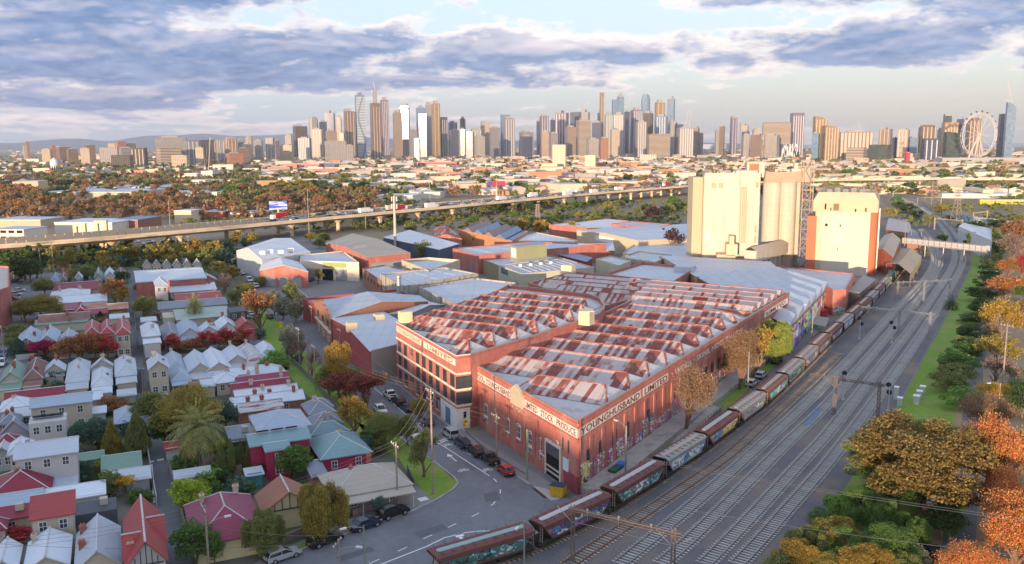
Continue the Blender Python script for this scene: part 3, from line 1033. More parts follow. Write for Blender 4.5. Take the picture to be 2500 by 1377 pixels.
for k in range(3):
 for z in(8.6,2.6):
  wobj(WBF.box(MB(),WBF.L*.25+k*.8,WBF.L*.25+k*.8+.3,z,z+1.5,.03),'slit_window',DARK,Bst)
for z in(7.75,4.75):
 window(Bst,WBR,WBR.L*.5,z,3.0,2.3,'dark_sill')
tv=MB()
WBF.box(tv,WBF.L-8.2,WBF.L+.1,0,3.9,.1)
WBR.box(tv,-.1,WBR.L*.9,0,3.9,.1)
wobj(tv,'tavern_front',WHITE,Bst)
wobj(WBF.box(MB(),WBF.L-5.6,WBF.L-3.2,0.02,3.1,.14),'blue_door',mat('blue_door',(.12,.2,.33),.6),Bst)
wobj(WBF.box(MB(),WBF.L-9.6,WBF.L-8.4,.6,3.0,.13),'mural_panel',mat('red_blue_mural',(.5,.12,.1),.6,0,.4,.2,stain=((.12,.3,.5),(.8,.8,.8),.45,.5)),Bst)
wobj(WBR.box(MB(),1.2,WBR.L-1.0,.5,3.3,.14),'shop_window',DARK,Bst)
dk=MB()
p=WBR.M(1.5,1.7,.9).translation
for i in range(14):
 a0,a1=2*math.pi*i/14,2*math.pi*(i+1)/14
 dk.poly([p+Vector((0,0,0)),p+WBR.d*(.75*math.cos(a0))+Vector((0,0,.75*math.sin(a0))),p+WBR.d*(.75*math.cos(a1))+Vector((0,0,.75*math.sin(a1)))])
wobj(dk,'round_sign',WHITE,Bst)
wobj(MB().tube(PB[1]*1.0-Vector((0,0,ZB))+WBF.n*.2-WBF.d*(WBF.L*.52),PB[1]*1.0+WBF.n*.2-WBF.d*(WBF.L*.52)-Vector((0,0,1)),.08,.08,5),'downpipe',RUST2,Bst)
YEL=mat('silo_cream',(.51,.475,.41),.8,0,.12,.07,rib=(2,2.4,.05),stain=((.41,.37,.31),(.45,.45,.025),.46,.7))
YELD=mat('silo_ochre',(.46,.385,.27),.8,0,.15,.08)
BRK3=mat('silo_red',(.48,.15,.085),.8,0,.2,.12)
GREYR=mat('grey_roof',(.46,.48,.52),.6,.1,.3,.12)
ROOFT=mat('tan_roof',(.42,.33,.23),.7,0,.4,.12)
def quad_from(px,z,extra=None):
 return[gp(u,v,z)for u,v in px]
def rect_at(u0,u1,vb,depth,az,zref=0.0):
 """rectangle whose front edge is seen from u0 to u1 at ground row vb, running at bearing az, going back by depth"""
 c=gp((u0+u1)/2,vb,zref)
 d=Vector((math.sin(RAD(az)),math.cos(RAD(az)),0))
 W=Wall(c-d,c+d)
 s0,s1=W.sz(u0,vb)[0],W.sz(u1,vb)[0]
 p,q=W.p+d*s0,W.p+d*s1
 n=Vector((-d.y,d.x,0))
 return[p,q,q+n*depth,p+n*depth]
def zofv(p,v):
 return zat(p,v)
AZF=121.5
AZS=100.0
lt=rect_at(1712,1848,664,15,AZS)
zl=zofv((lt[0]+lt[1])/2,429)
SL=thing('grain_silo','tall cream grain silo block with two small high windows and a lower ochre side','grain silo',lt[0],0,'mill buildings')
wobj(MB().prism([(p.x,p.y)for p in lt],0,zl),'silo_wall',YEL,SL)
WL_=Wall(lt[0],lt[1])
rb=MB()
for k in(0.0,.12,.36,.52,.62,.80,1.0):
 WL_.box(rb,max(.05,WL_.L*k-.18),min(WL_.L-.05,WL_.L*k+.18),0,zl-.4,.22)
wobj(rb,'wall_rib',YEL,SL)
side=rect_at(1688,1712,660,12,AZS-8)
wobj(MB().prism([(p.x-.05,p.y+1.0)for p in side],0,zl-.8),'side_bin',YELD,SL)
for u in(1743,1760):
 s,z=WL_.sz(u,453)
 wobj(WL_.box(MB(),s-.9,s+.9,z-1,z+1,.06),'window',mat('silo_shutter',(.42,.33,.22),.7),SL)
for u0,u1,v0,v1,m,nm in((1805,1823,440,456,YEL,'hoist_box'),(1726,1733,570,590,WHITE,'vent_box'),(1732,1744,596,606,GREYR,'window'),(1842,1847,552,567,mat('orange_louvre',(.55,.28,.16),.7),'louvre'),(1841,1846,577,592,mat('orange_louvre',(.55,.28,.16),.7),'louvre'),(1845,1852,445,458,mat('orange_louvre',(.55,.28,.16),.7),'hood')):
 s0,za=WL_.sz(u0,v1)
 s1,zb2=WL_.sz(u1,v0)
 wobj(WL_.box(MB(),s0,s1,za,zb2,.5 if nm=='hoist_box' else .12),nm,m,SL)
pp=MB()
for k,u in enumerate((1808,1813,1817,1821)):
 s,z=WL_.sz(u,500)
 p=WL_.M(s,0,.35).translation
 pp.tube(p+Vector((0,0,12)),p+Vector((0,0,zl-4)),.16,.16,5)
wobj(pp,'grain_pipe',ROOFT,SL)
tp=MB()
WL_.box(tp,WL_.L*.02,WL_.L,zl,zl+1.1,.02,.25)
tp.prism([lt[1]*.5+lt[0]*.5+Vector((2,2,0)),lt[1]+Vector((-1,.8,0)),lt[2]+Vector((-1,-1,0)),lt[2]*.5+lt[3]*.5+Vector((2,-1,0))],zl,zl+2.0)
wobj(tp,'parapet',YEL,SL)
hd=rect_at(1818,1860,662,9,AZS)
hd=[p+Vector((.6,4,0))for p in hd]
wobj(MB().prism([(p.x,p.y)for p in hd],zl-1,zl+5.2),'head_house',YEL,SL)
WHh=Wall(hd[0],hd[1])
wobj(WHh.box(MB(),.8,WHh.L*.68,zl+1.2,zl+4.6,.06),'rust_panel',BRK3,SL)
BN=thing('grain_silo','pair of cream cylindrical grain bins with a gabled head house behind the tall block','grain silo',gp(1905,645),0,'mill buildings')
for k,u in enumerate((1884,1922)):
 c=gp(u,652)
 c+=Vector((0,4,0))
 rr_=38/FPX*c.length*.54
 zc=zofv(c,444)
 wobj(MB().lathe([(rr_,0),(rr_,zc-6),(rr_*1.0,zc)],28,(c.x,c.y,0)),'bin',YEL,BN)
c1,c2=gp(1884,652)+Vector((0,4,0)),gp(1922,652)+Vector((0,4,0))
zc=zofv(c1,444)
d_=(c2-c1).normalized()
n_=Vector((-d_.y,d_.x,0))
g0,g1=c1-d_*4,c2+d_*5
gm=MB()
for sg in(1,-1):
 gm.poly([g0-n_*5*sg+Vector((0,0,zc)),g1-n_*5*sg+Vector((0,0,zc)),g1-n_*1.5*sg+Vector((0,0,zc+4.2)),g0-n_*1.5*sg+Vector((0,0,zc+4.2))])
gm.poly([g0-n_*1.5+Vector((0,0,zc+4.2)),g1-n_*1.5+Vector((0,0,zc+4.2)),g1+n_*1.5+Vector((0,0,zc+4.2)),g0+n_*1.5+Vector((0,0,zc+4.2))])
wobj(gm,'gallery_roof',ROOFT,BN)
lw=rect_at(1928,1951,650,6,AZS)
lw=[p+Vector((0,3,0))for p in lw]
zt=zofv(lw[0],398)
z2=zofv(lw[0],412)
wobj(MB().prism([(p.x,p.y)for p in lw],0,z2).prism([(p.x,p.y)for p in inset(lw,1.2)],z2,zt),'lift_tower',YEL,BN)
stt=thing('stair_tower','steel lattice stair and elevator tower between the two silo blocks','tower',gp(1962,655),0,'mill buildings')
fp=rect_at(1951,1976,655,6.5,AZS)
zt=zofv(fp[0],392)
fm_=MB()
nl=11
for p in fp:
 fm_.tube((p.x,p.y,0),(p.x,p.y,zt),.16,.16,4)
for k in range(nl+1):
 z=zt*k/nl
 for i in range(4):
  p,q=fp[i],fp[(i+1)%4]
  fm_.tube((p.x,p.y,z),(q.x,q.y,z),.11,.11,4)
  if k<nl:
   a_,b_=(p,q)if(k+i)%2 else(q,p)
   fm_.tube((a_.x,a_.y,z),(b_.x,b_.y,z+zt/nl),.08,.08,4)
wobj(fm_,'lattice_frame',mat('pale_steel',(.52,.42,.36),.6,.2),stt)
sm=MB()
for k in range(nl):
 z=zt*k/nl
 a_,b_=inset(fp,1.0)[0],inset(fp,1.0)[1]
 if k%2:
  a_,b_=b_,a_
 sm.tube((a_.x,a_.y,z),(b_.x,b_.y,z+zt/nl),.25,.25,4)
 ii=inset(fp,.3)
 sm.prism([(p.x,p.y)for p in ii[2:]+[ii[2]*.5+ii[1]*.5,ii[3]*.5+ii[0]*.5][::1]],z-.06,z)
wobj(sm,'stair_flight',STEEL,stt)
cmx=(fp[0]+fp[2])/2
wobj(MB().lathe([(1.3,zt-9),(1.6,zt-6),(1.6,zt-3.5),(.3,zt-2)],10,(cmx.x,cmx.y,0)),'cyclone',YELD,stt)
rtb=rect_at(2000,2117,672,30,AZS+14)
zr_=zofv((rtb[0]+rtb[1])/2,516)
zr2=zofv((rtb[0]+rtb[1])/2,470)
SR=thing('grain_silo','squat cream mill silo with orange fluted bins and an ochre top storey','grain silo',rtb[0],0,'mill buildings')
WR2=Wall(rtb[0],rtb[1])
wobj(MB().prism([(p.x,p.y)for p in rtb],0,zr_+.5),'silo_wall',mat('silo_pale_cream',(.54,.505,.44),.8,0,.12,.06,rib=(2,2.4,.05),stain=((.45,.41,.345),(.4,.4,.025),.48,.72)),SR)
dd=(rtb[2]-rtb[1]).normalized()
nn=Vector((dd.y,-dd.x,0))
fl=MB()
for k in range(5):
 c=rtb[1]+dd*(4.0+k*5.2)
 fl.lathe([(2.6,0),(2.6,zr_+1.5)],14,(c.x,c.y,0))
wobj(fl,'orange_bin',BRK3,SR)
fpp=MB()
for k in(2,4):
 c=rtb[1]+dd*(1.5+k*5.2)+nn*2.9
 fpp.tube((c.x,c.y,0),(c.x,c.y,zr_),.25,.25,6)
wobj(fpp,'downpipe',WHITE,SR)
up_=[rtb[0]-WR2.d*3.5+WR2.n*.6,rtb[1]+WR2.d*2.6+WR2.n*.6,rtb[2]+WR2.d*2.6,rtb[3]-WR2.d*3.5]
ut=inset(up_,1.7)
um=MB()
zu=zr2-3.2
for i in range(4):
 j=(i+1)%4
 um.poly([(up_[i].x,up_[i].y,zr_-.2),(up_[j].x,up_[j].y,zr_-.2),(up_[j].x,up_[j].y,zu),(up_[i].x,up_[i].y,zu)])
 um.poly([(up_[i].x,up_[i].y,zu),(up_[j].x,up_[j].y,zu),(ut[j].x,ut[j].y,zr2),(ut[i].x,ut[i].y,zr2)])
um.poly([(p.x,p.y,zr_-.2)for p in reversed(up_)])
wobj(um,'top_storey',mat('top_ochre',(.52,.42,.30),.8,0,.2,.07),SR)
wobj(MB().poly([(p.x,p.y,zr2-.6)for p in inset(ut,.3)]),'roof_deck',ROOFT,SR)
tr=MB()
for i in range(4):
 p,q=inset(ut,.2)[i],inset(ut,.2)[(i+1)%4]
 for zz in(.5,1.1):
  tr.tube((p.x,p.y,zr2+zz),(q.x,q.y,zr2+zz),.09,.09,4)
 for k in range(6):
  c=p.lerp(q,k/6)
  tr.tube((c.x,c.y,zr2-.5),(c.x,c.y,zr2+1.15),.09,.09,4)
wobj(tr,'roof_railing',STEEL,SR)
pl=MB()
for k in range(5):
 c=ut[0].lerp(ut[1],.15+.15*k)+(ut[3]-ut[0])*.3
 pl.box(c.x-1,c.y-1,zr2-.6,c.x+1,c.y+1,zr2+.9+.4*(k%2))
wobj(pl,'roof_plant',STEEL,SR)
WU=Wall(up_[0],up_[1])
for u0,u1,v0,v1,m in((2034,2049,497,514,mat('door_brown',(.2,.14,.09),.7)),(2013,2018,497,511,DARK),(2027,2030,507,514,DARK),(2087,2091,510,517,DARK),(2112,2116,508,517,DARK)):
 s0,za=WU.sz(u0,v1)
 s1,zb2=WU.sz(u1,v0)
 wobj(WU.box(MB(),s0,s1,za,zb2,.08),'hatch',m,SR)
for u0,u1,v0,v1 in((2012,2023,544,554),(2048,2055,546,556),(2042,2048,603,612)):
 s0,za=WR2.sz(u0,v1)
 s1,zb2=WR2.sz(u1,v0)
 o=wobj(WR2.box(MB(),s0,s1,za,zb2,.1),'window',mat('pale_frame',(.6,.5,.36),.7),SR)
 wobj(WR2.box(MB(),s0+.3,s1-.3,za+.3,zb2-.3,.14),'pane',DARK,SR)
lb=rect_at(1965,1987,668,14,AZS+14)
zlb=zofv(lb[0],500)
wobj(MB().prism([(p.x,p.y)for p in lb],0,zofv(lb[0],527)),'red_annexe',BRK3,SR)
lb2=rect_at(1984,2001,668,14,AZS+14)
wobj(MB().prism([(p.x,p.y)for p in lb2],0,zr_),'side_bin',mat('pale_olive',(.5,.46,.36),.8),SR)
wk=rect_at(1748,1792,664,9,AZS)
WK=thing('mill_workhouse','small sunlit mill house with hopper gallery on grey cylinders before the left silo','mill building',wk[0],0,'mill buildings')
wk=[p-Vector((2,9,0))for p in wk]
tanc=mat('tan_render',(.60,.45,.32),.85,0,.3,.1)
w2=MB()
zz=zofv(wk[0],622)
w2.prism([(p.x,p.y)for p in wk],0,zz)
m1=[wk[0].lerp(wk[1],.5),wk[1].lerp(wk[1]+(wk[1]-wk[0]),.1),wk[2],wk[3].lerp(wk[2],.5)]
w2.prism([(p.x,p.y)for p in m1],zz-.5,zofv(wk[0],596))
w2.prism([(p.x,p.y)for p in inset(m1,1.2)],zofv(wk[0],597),zofv(wk[0],577))
wobj(w2,'tower_wall',tanc,WK)
c=gp(1802,668)-Vector((1,8,0))
wobj(MB().lathe([(3.4,0),(3.4,zz-1.5)],16,(c.x,c.y,0)),'brick_bin',BRK3,WK)
ga,gb_=gp(1815,668)-Vector((0,9,0)),gp(1905,640)-Vector((0,9,0))
dg=(gb_-ga).normalized()
ng=Vector((-dg.y,dg.x,0))
gz0,gz1=zofv(ga,640),zofv(ga,612)
gal=MB()
qa=[ga-ng*2.4,gb_-ng*2.4,gb_+ng*2.4,ga+ng*2.4]
gal.prism([(p.x,p.y)for p in qa],gz0,gz1,bottom=True)
wobj(gal,'gallery',YEL,WK)
gr=MB()
gr.poly([(qa[0].x,qa[0].y,gz1),(qa[1].x,qa[1].y,gz1),((gb_).x,gb_.y,gz1+1.3),(ga.x,ga.y,gz1+1.3)])
gr.poly([(qa[3].x,qa[3].y,gz1),(ga.x,ga.y,gz1+1.3),(gb_.x,gb_.y,gz1+1.3),(qa[2].x,qa[2].y,gz1)])
wobj(gr,'gallery_roof',mat('gallery_tan',(.50,.42,.33),.8,0,.4,.1),WK)
cy_=MB()
nC=8
for k in range(nC):
 c=ga.lerp(gb_,(k+.5)/nC)-ng*.6
 cy_.lathe([(1.55,0),(1.55,gz0)],10,(c.x,c.y,0))
wobj(cy_,'steel_cylinder',mat('grey_cylinder',(.5,.46,.42),.6,.1,.3,.12),WK)
def hopper(parent_mats):
 """one bogie grain hopper, 14.4 m, running along local y; returns list of (name, mesh, sub)"""
 Lh,Wt,Wb=7.0,1.42,1.36
 zt,zs,zb=3.75,3.45,1.25
 sec=[(-Wb,zb),(-Wb,1.9),(-Wt,zs),(-.95,zt),(.95,zt),(Wt,zs),(Wb,1.9),(Wb,zb)]
 bd=MB()
 ends=[]
 for sg in(-1,1):
  ends.append([(x,sg*(Lh-1.9*max(0,min(1,(3.0-z)/1.75))*1.0),z)for x,z in sec])
 a,b=ends
 n=len(sec)
 for i in range(n):
  j=(i+1)%n
  bd.poly([a[i],b[i],b[j],a[j]]if i!=n-1 else[a[i],b[i],b[j],a[j]],0)
 bd.poly(list(a),1)
 bd.poly(list(reversed(b)),1)
 side=MB()
 for sg in(-1,1):
  x=sg*(Wt+.03)
  side.poly([(sg*(Wb+.02),-Lh+1.9,1.5),(sg*(Wb+.02),Lh-1.9,1.5),(x,Lh-.5,2.85),(x,-Lh+.5,2.85)])
 fr=MB().box(-1.2,-7.1,.95,1.2,7.1,1.2)
 for sg in(-1,1):
  fr.box(-1.3,sg*6.9-.15,.7,1.3,sg*6.9+.15,1.25)
  fr.tube((0,sg*7.1,.95),(0,sg*7.55,.95),.14,.14,6)
  fr.tube((-.8,sg*6.6,1.2),(-.6,sg*6.2,3.2),.07,.07,4)
  fr.tube((.8,sg*6.6,1.2),(.6,sg*6.2,3.2),.07,.07,4)
 hop=MB()
 for y in(-3.2,0,3.2):
  hop.prism([(-.9,y-1.2),(.9,y-1.2),(.9,y+1.2),(-.9,y+1.2)],.45,1.25,bottom=True)
 wlk=MB()
 wlk.box(-1.40,-6.9,3.56,-.88,6.9,3.66)
 for k in range(9):
  y=-6+k*1.5
  wlk.box(-.9,y-.05,3.76,1.3,y+.05,3.83)
  wlk.tube((-1.4,y,3.66),(-1.4,y,4.1),.03,.03,4)
 lid=MB()
 pts=[]
 for i in range(9):
  t=-math.pi/2+math.pi*i/8
  pts.append((.06+.42*math.sin(t)*1.0,6.1+.42*math.cos(t)))
 pts=[(.48-.42+.42*math.cos(math.pi*i/8),5.9+.42*math.sin(math.pi*i/8))for i in range(9)]+[(.06-.42*math.cos(math.pi*i/8),-5.9-.42*math.sin(math.pi*i/8))for i in range(9)]
 lid.prism(pts,3.755,3.86)
 bog,whl=MB(),MB()
 Y0=5.2
 for x in(-1.05,1.05):
  bog.box(x-.08,-1.5,.45,x+.08,1.5,.72)
 bog.box(-1.0,-.3,.5,1.0,.3,.8)
 whl.tube((-.8,0,0),(.8,0,0),.08,.08,6)
 for x in(-.8,.8):
  whl.tube((x-.07,0,0),(x+.07,0,0),.44,.44,12)
 lad=MB()
 for sg in(-1,1):
  for x in(.75,1.15):
   lad.tube((x,sg*7.05,.8),(x,sg*6.95,3.4),.035,.035,4)
  for k in range(6):
   lad.tube((.75,sg*7.04,1.0+k*.4),(1.15,sg*7.04,1.0+k*.4),.025,.025,4)
 return dict(body=bd,side_panel=side,underframe=fr,hopper_chute=hop,walkway=wlk,hatch_cover=lid,bogie=bog,wheel=whl,ladder=lad)
WMAT=dict(mar=mat('wagon_oxide',(.17,.07,.065),.7,.1,.7,.2),grn=mat('wagon_green',(.055,.12,.095),.6,.1,.5,.15),gry=mat('wagon_grey',(.30,.30,.29),.6,.2,.6,.16),blu=mat('wagon_blue_grey',(.16,.24,.33),.6,.1,.5,.16),brn=mat('wagon_brown',(.20,.11,.085),.75,.1,.6,.2),endd=mat('wagon_end',(.13,.075,.04),.75,.1,.8,.25),navy=mat('wagon_navy',(.02,.03,.08),.6),lidt=mat('hatch_teal',(.26,.38,.38),.6,.1,1,.15),lid=mat('hatch_grey',(.47,.47,.46),.6,.2,1,.12),lidd=mat('hatch_tan',(.42,.36,.30),.7,.1,1,.15),chas=mat('wagon_chassis',(.05,.042,.038),.8,.1,1,.2),step=mat('wagon_step',(.35,.33,.3),.6,.2))
HP=hopper(None)
HM={k:v if k in('bogie','wheel')else v.mesh(k,[WMAT['chas']]if k not in('body',)else[WMAT['grn'],WMAT['endd']])for k,v in HP.items()}
BOGM,WHLM=HP['bogie'].mesh('bogie',WMAT['chas']),HP['wheel'].mesh('wheelset',WMAT['chas'])
GT=[graffiti('wagon_art_%d'%i,b,i*2+1,c,.8,h)for i,(b,c,h)in enumerate((((.05,.10,.09),[RGB[k]for k in 'wvbwv'],.5),((.05,.13,.1),[RGB[k]for k in 'wccw'],.5),((.17,.25,.34),[RGB[k]for k in 'cwbw'],.46),((.3,.3,.28),[RGB[k]for k in 'cwywb'],.42),((.32,.31,.3),[RGB[k]for k in 'vwwg'],.52),((.25,.3,.2),[RGB[k]for k in 'gwbgc'],.4),((.05,.15,.13),[RGB[k]for k in 'wkcw'],.54),((.28,.28,.3),[RGB[k]for k in 'rwvw'],.5)))]
tp_=resample(smooth(TRAIN,6),.25)
step_w=15.2
WSPEC=[('mar','lidt',6,'endd'),('mar','lid',0,'endd'),('mar','lid',1,'endd'),('gry','lidd',2,'navy'),('mar','lid',3,'endd'),('gry','lidd',4,'endd'),('brn','lidd',5,'endd'),('gry','lidd',6,'navy'),('gry','lidd',7,'endd'),('brn','lidd',4,'endd'),('mar','lidd',7,'endd'),('gry','lidd',2,'navy'),('brn','lidd',4,'endd'),('mar','lidd',1,'endd'),('gry','lidd',0,'endd'),('brn','lidd',7,'endd'),('gry','lidd',3,'endd')]
WLAB=['grain wagon with teal hatch nearest the picture foot, partly cut off by the frame','oxide roofed grain wagon with purple and blue lettering beside the bent gantry post','green sided grain wagon with white graffiti and one long pale hatch by the dock steps','blue grey grain wagon with dark navy end behind the green bins','red brown roofed grain wagon with pale blue and yellow graffiti','grey grain wagon below the bare tree by the dock','rust streaked grain wagon with green blue graffiti below the parked white cars','grey roofed wagon with teal side just past the white cars','grey grain wagon with red and white graffiti below the willow','brown topped grain wagon just beyond the willow','maroon topped grain wagon before the red twin signal','grey grain wagon level with the red twin signal lamps','brown grain wagon just past the red twin signal','maroon grain wagon level with the skate platform','grey grain wagon fourth from the locomotive','brown grain wagon third from the locomotive','grey grain wagon coupled nearest the locomotive']
def on_path(tp,s):
 i=min(len(tp)-1,max(0,int(s/.25)))
 return tp[i]
i0=min(range(len(tp_)),key=lambda i:abs(pj(tp_[i][0])[0]-1298))
s0_=i0*.25+step_w/2-2*step_w+15.2
NW=0
for k in range(17):
 s=s0_+(k-0)*step_w
 if s<0 or s>len(tp_)*.25-40:
  continue
 p,d=on_path(tp_,s)
 rz=math.atan2(d.y,d.x)-math.pi/2
 r=thing('grain_wagon',WLAB[k],'wagon',p,rz,'standing train of grain wagons')
 body,lid,art,end=WSPEC[k]
 for y in(-5.2,5.2):
  o=link('bogie',BOGM,r,(0,y,0))
  for yy in(-.9,.9):
   link('wheelset',WHLM,o,(0,yy,.76))
 for nm,me in HM.items():
  if nm in('bogie','wheel'):
   continue
  o=link(nm,me,r)
  if nm=='body':
   setmat(o,WMAT[body],0)
   setmat(o,WMAT[end],1)
  elif nm=='side_panel':
   setmat(o,GT[art])
  elif nm=='hatch_cover':
   setmat(o,WMAT[lid])
  elif nm=='walkway':
   setmat(o,WMAT['mar'])
  elif nm=='ladder':
   setmat(o,WMAT['step'])
 NW=s
p,d=on_path(tp_,NW+step_w+2.5)
lo=thing('locomotive','dark green and yellow diesel locomotive at the far head of the grain train','locomotive',p,math.atan2(d.y,d.x)-math.pi/2)
LG,LY=mat('loco_green',(.05,.10,.08),.5),mat('loco_yellow',(.7,.5,.08),.5)
MB().box(-1.4,-9,.9,1.4,9,1.3).obj('underframe',WMAT['chas'],lo)
MB().box(-1.1,-7.5,1.3,1.1,5.0,3.7).box(-.9,-7,3.7,.9,4,3.9).obj('engine_hood',LG,lo)
MB().prism([(-1.45,5.0),(1.45,5.0),(1.45,7.4),(-1.45,7.4)],1.3,4.1).obj('cab',LG,lo)
MB().box(-1.3,-9.02,1.3,1.3,-8.2,2.2).box(-1.15,-7.62,2.6,1.15,-7.5,3.6).obj('yellow_end',LY,lo)
MB().box(-1.47,5.6,2.8,1.47,6.8,3.6).obj('cab_window',GLASS,lo)
lb_=MB()
for sg in(-1,1):
 for yy in(-1.5,0,1.5):
  for x in(-.8,.8):
   lb_.tube((x-.07,sg*5.6+yy,.78),(x+.07,sg*5.6+yy,.78),.48,.48,12)
lb_.obj('wheel',WMAT['chas'],lo)
def lattice(mb,p,q,w,n,r=.045):
 p,q=Vector(p),Vector(q)
 d=(q-p).normalized()
 a=d.cross(Vector((0,0,1))if abs(d.z)<.9 else Vector((1,0,0))).normalized()*(w/2)
 c=d.cross(a).normalized()*(w/2)
 cs=[a+c,a-c,-a-c,-a+c]
 for o in cs:
  mb.tube(p+o,q+o,r*1.3,r*1.3,4)
 for k in range(n):
  s,e=p.lerp(q,k/n),p.lerp(q,(k+1)/n)
  for i in range(4):
   mb.tube(s+cs[i],e+cs[(i+1)%4],r*.8,r*.8,3,0,False)
def gantry(feet,zt,label,m,extra_arm=0,brace=True):
 root=thing('line_gantry',label,'gantry',feet[0],0,'overhead line gantries')
 for f in feet:
  mb=MB()
  lattice(mb,f,f+Vector((0,0,zt+.6)),.42,10)
  mb.box(f.x-.4,f.y-.4,0,f.x+.4,f.y+.4,.25)
  wobj(mb,'mast',m,root)
 a,b=feet[0],feet[-1]
 d=(b-a).normalized()
 bm=MB()
 lattice(bm,a-d*extra_arm+Vector((0,0,zt)),b+d*1.0+Vector((0,0,zt)),.36,max(8,int((b-a).length*.9)))
 wobj(bm,'beam',m,root)
 br=MB()
 if brace:
  for f in feet:
   for sg in(-1,1):
    br.tube(f+Vector((0,0,zt-1.8)),f+d*(sg*2.2)+Vector((0,0,zt)),.05,.05,4)
 L_=(b-a).length
 for k in range(max(3,int(L_/4.2))):
  c=a+d*(2.0+k*4.2)
  br.tube(c+Vector((0,0,zt)),c+Vector((0,0,zt+.5)),.1,.14,6)
  br.tube(c+Vector((0,0,zt)),c+Vector((0,0,zt-1.0)),.04,.04,4)
 br.tube(a+Vector((0,0,zt-1.6)),b+Vector((0,0,zt-1.6)),.035,.035,4)
 wobj(br,'insulator_hanger',STEEL,root)
 return root
DP=EP*-1.0
def across(u0,v0,dist):
 """foot at a pixel, the next foot square across the line by dist metres"""
 p=gp(u0,v0)
 return[p,p+DP*dist]
g1=gp(1398,1372)
gantry([g1,g1+DP*13.2],7.0,'nearest brown lattice gantry over the tracks at the picture foot',RUSTST,.6,True)
gantry([gp(2036,1012),gp(2142,1030)],7.2,'second lattice gantry, its mast standing between the first and second lines',RUSTST,5.0,True)
gantry([gp(2118,808),gp(2193,817),gp(2268,826)],6.6,'third lattice gantry, three masted, beyond the green signal',STEEL,2,True)
gantry([gp(2190,735),gp(2254,739),gp(2317,729)],6.2,'fourth lattice gantry, before the tan roofed platform',STEEL,1,True)
for i,(u0,v0,u1,v1,lab)in enumerate(((2281,560,2347,566,'pale portal gantry just past the footbridge by the white office block'),(2239,502,2297,502,'wide pale portal gantry where the far tracks bend'),(2180,486,2200,470,'small pale portal gantry at the far end of the curve'),(2375,545,2409,540,'pale portal gantry above the painted retaining wall'))):
 gantry([gp(u0,v0),gp(u1,v1)],6.5,lab,mat('sunlit_steel',(.55,.44,.32),.6,.1),0,False)
def signal(u,v,h,lamps,label,facing=1,back=True):
 p=gp(u,v)
 r=thing('rail_signal',label,'rail signal',p,math.atan2(ER.y,ER.x)+math.pi/2,'railway signals')
 MB().tube((0,0,0),(0,0,h),.11,.09,8).box(-.3,-.3,0,.3,.3,.3).obj('post',mat('signal_post',(.42,.47,.5),.5,.2),r)
 for i,(dx,dz,colr)in enumerate(lamps):
  c=(dx,0,h+dz)
  mb=MB()
  for k in range(16):
   a0,a1=2*math.pi*k/16,2*math.pi*(k+1)/16
   mb.poly([(c[0],0.02,c[2]),(c[0]+.5*math.cos(a0),.02,c[2]+.5*math.sin(a0)),(c[0]+.5*math.cos(a1),.02,c[2]+.5*math.sin(a1))])
   mb.poly([(c[0],-.04,c[2]),(c[0]+.5*math.cos(a1),-.04,c[2]+.5*math.sin(a1)),(c[0]+.5*math.cos(a0),-.04,c[2]+.5*math.sin(a0))])
  t=mb.obj('target_disc',BLACK,r)
  if colr:
   rg=MB()
   for k in range(16):
    a0,a1=2*math.pi*k/16,2*math.pi*(k+1)/16
    rg.poly([(c[0]+q*math.cos(a),.06*facing,c[2]+q*math.sin(a))for q,a in((.5,a0),(.5,a1),(.4,a1),(.4,a0))])
   rg.obj('rim',WHITE,t)
   lm=MB()
   for k in range(12):
    a0,a1=2*math.pi*k/12,2*math.pi*(k+1)/12
    lm.poly([(c[0],.09*facing,c[2]),(c[0]+.27*math.cos(a0),.09*facing,c[2]+.27*math.sin(a0)),(c[0]+.27*math.cos(a1),.09*facing,c[2]+.27*math.sin(a1))])
   lm.obj('lamp',colr,t)
 return r
LR=mat('red_lamp',(1.0,.06,.16),.4,emit=4)
LA=mat('amber_lamp',(1.0,.35,.05),.4,emit=4)
LGn=mat('green_lamp',(.05,.9,.45),.4,emit=3)
signal(2098,828,5.2,((.35,.5,LR),(-.35,-1.0,LR)),'twin signal showing two red lamps beside the grain wagons',-1)
signal(2177,838,5.2,((.4,.3,LA),(-.4,-1.0,LGn)),'twin signal showing amber over green lamps between the lines',-1)
signal(2058,977,5.4,((0,.3,None),(0,-1.1,None)),'black backed twin signal left of the rightmost mast, among the first lines',1)
signal(2168,1005,5.2,((.2,.2,None),(-.0,-1.3,None)),'black backed twin signal by the grey cabinets at the grass edge',1)
for i,(u,v,w,h)in enumerate(((2252,960,1.3,1.5),(2244,972,1.3,1.5),(2237,985,1.4,1.6),(2196,990,1.1,1.6),(2187,975,1.0,2.6))):
 p=gp(u,v)
 r=thing('line_cabinet','grey lineside equipment cabinet, %s'%('farthest on the grass','middle one of the three on the grass','nearest of the three on the grass','low one at the ballast edge','tall one by the signal at the ballast edge')[i],'cabinet',p,math.atan2(ER.y,ER.x),'lineside cabinets')
 MB().box(-w/2,-w*.4,.15,w/2,w*.4,h).obj('cabinet_body',mat('cabinet_grey',(.45,.47,.48),.6,0,1,.1),r)
 MB().box(-w/2-.08,-w*.4-.08,h,w/2+.08,w*.4+.08,h+.1).obj('lid',WHITE,r)
 MB().box(-w/2-.1,-w*.45,0,w/2+.1,w*.45,.15).obj('plinth',CONC,r)
fpx=[(2105,1092),(2190,1005),(2254,880),(2286,817),(2324,755),(2352,695),(2371,652),(2371,625)]
fr_=thing('boundary_fence','long low wire fence between ballast and trackside grass','fence',gp(*fpx[0]))
rs=resample([gp(*p)for p in fpx],3.0)
pm,wm=MB(),MB()
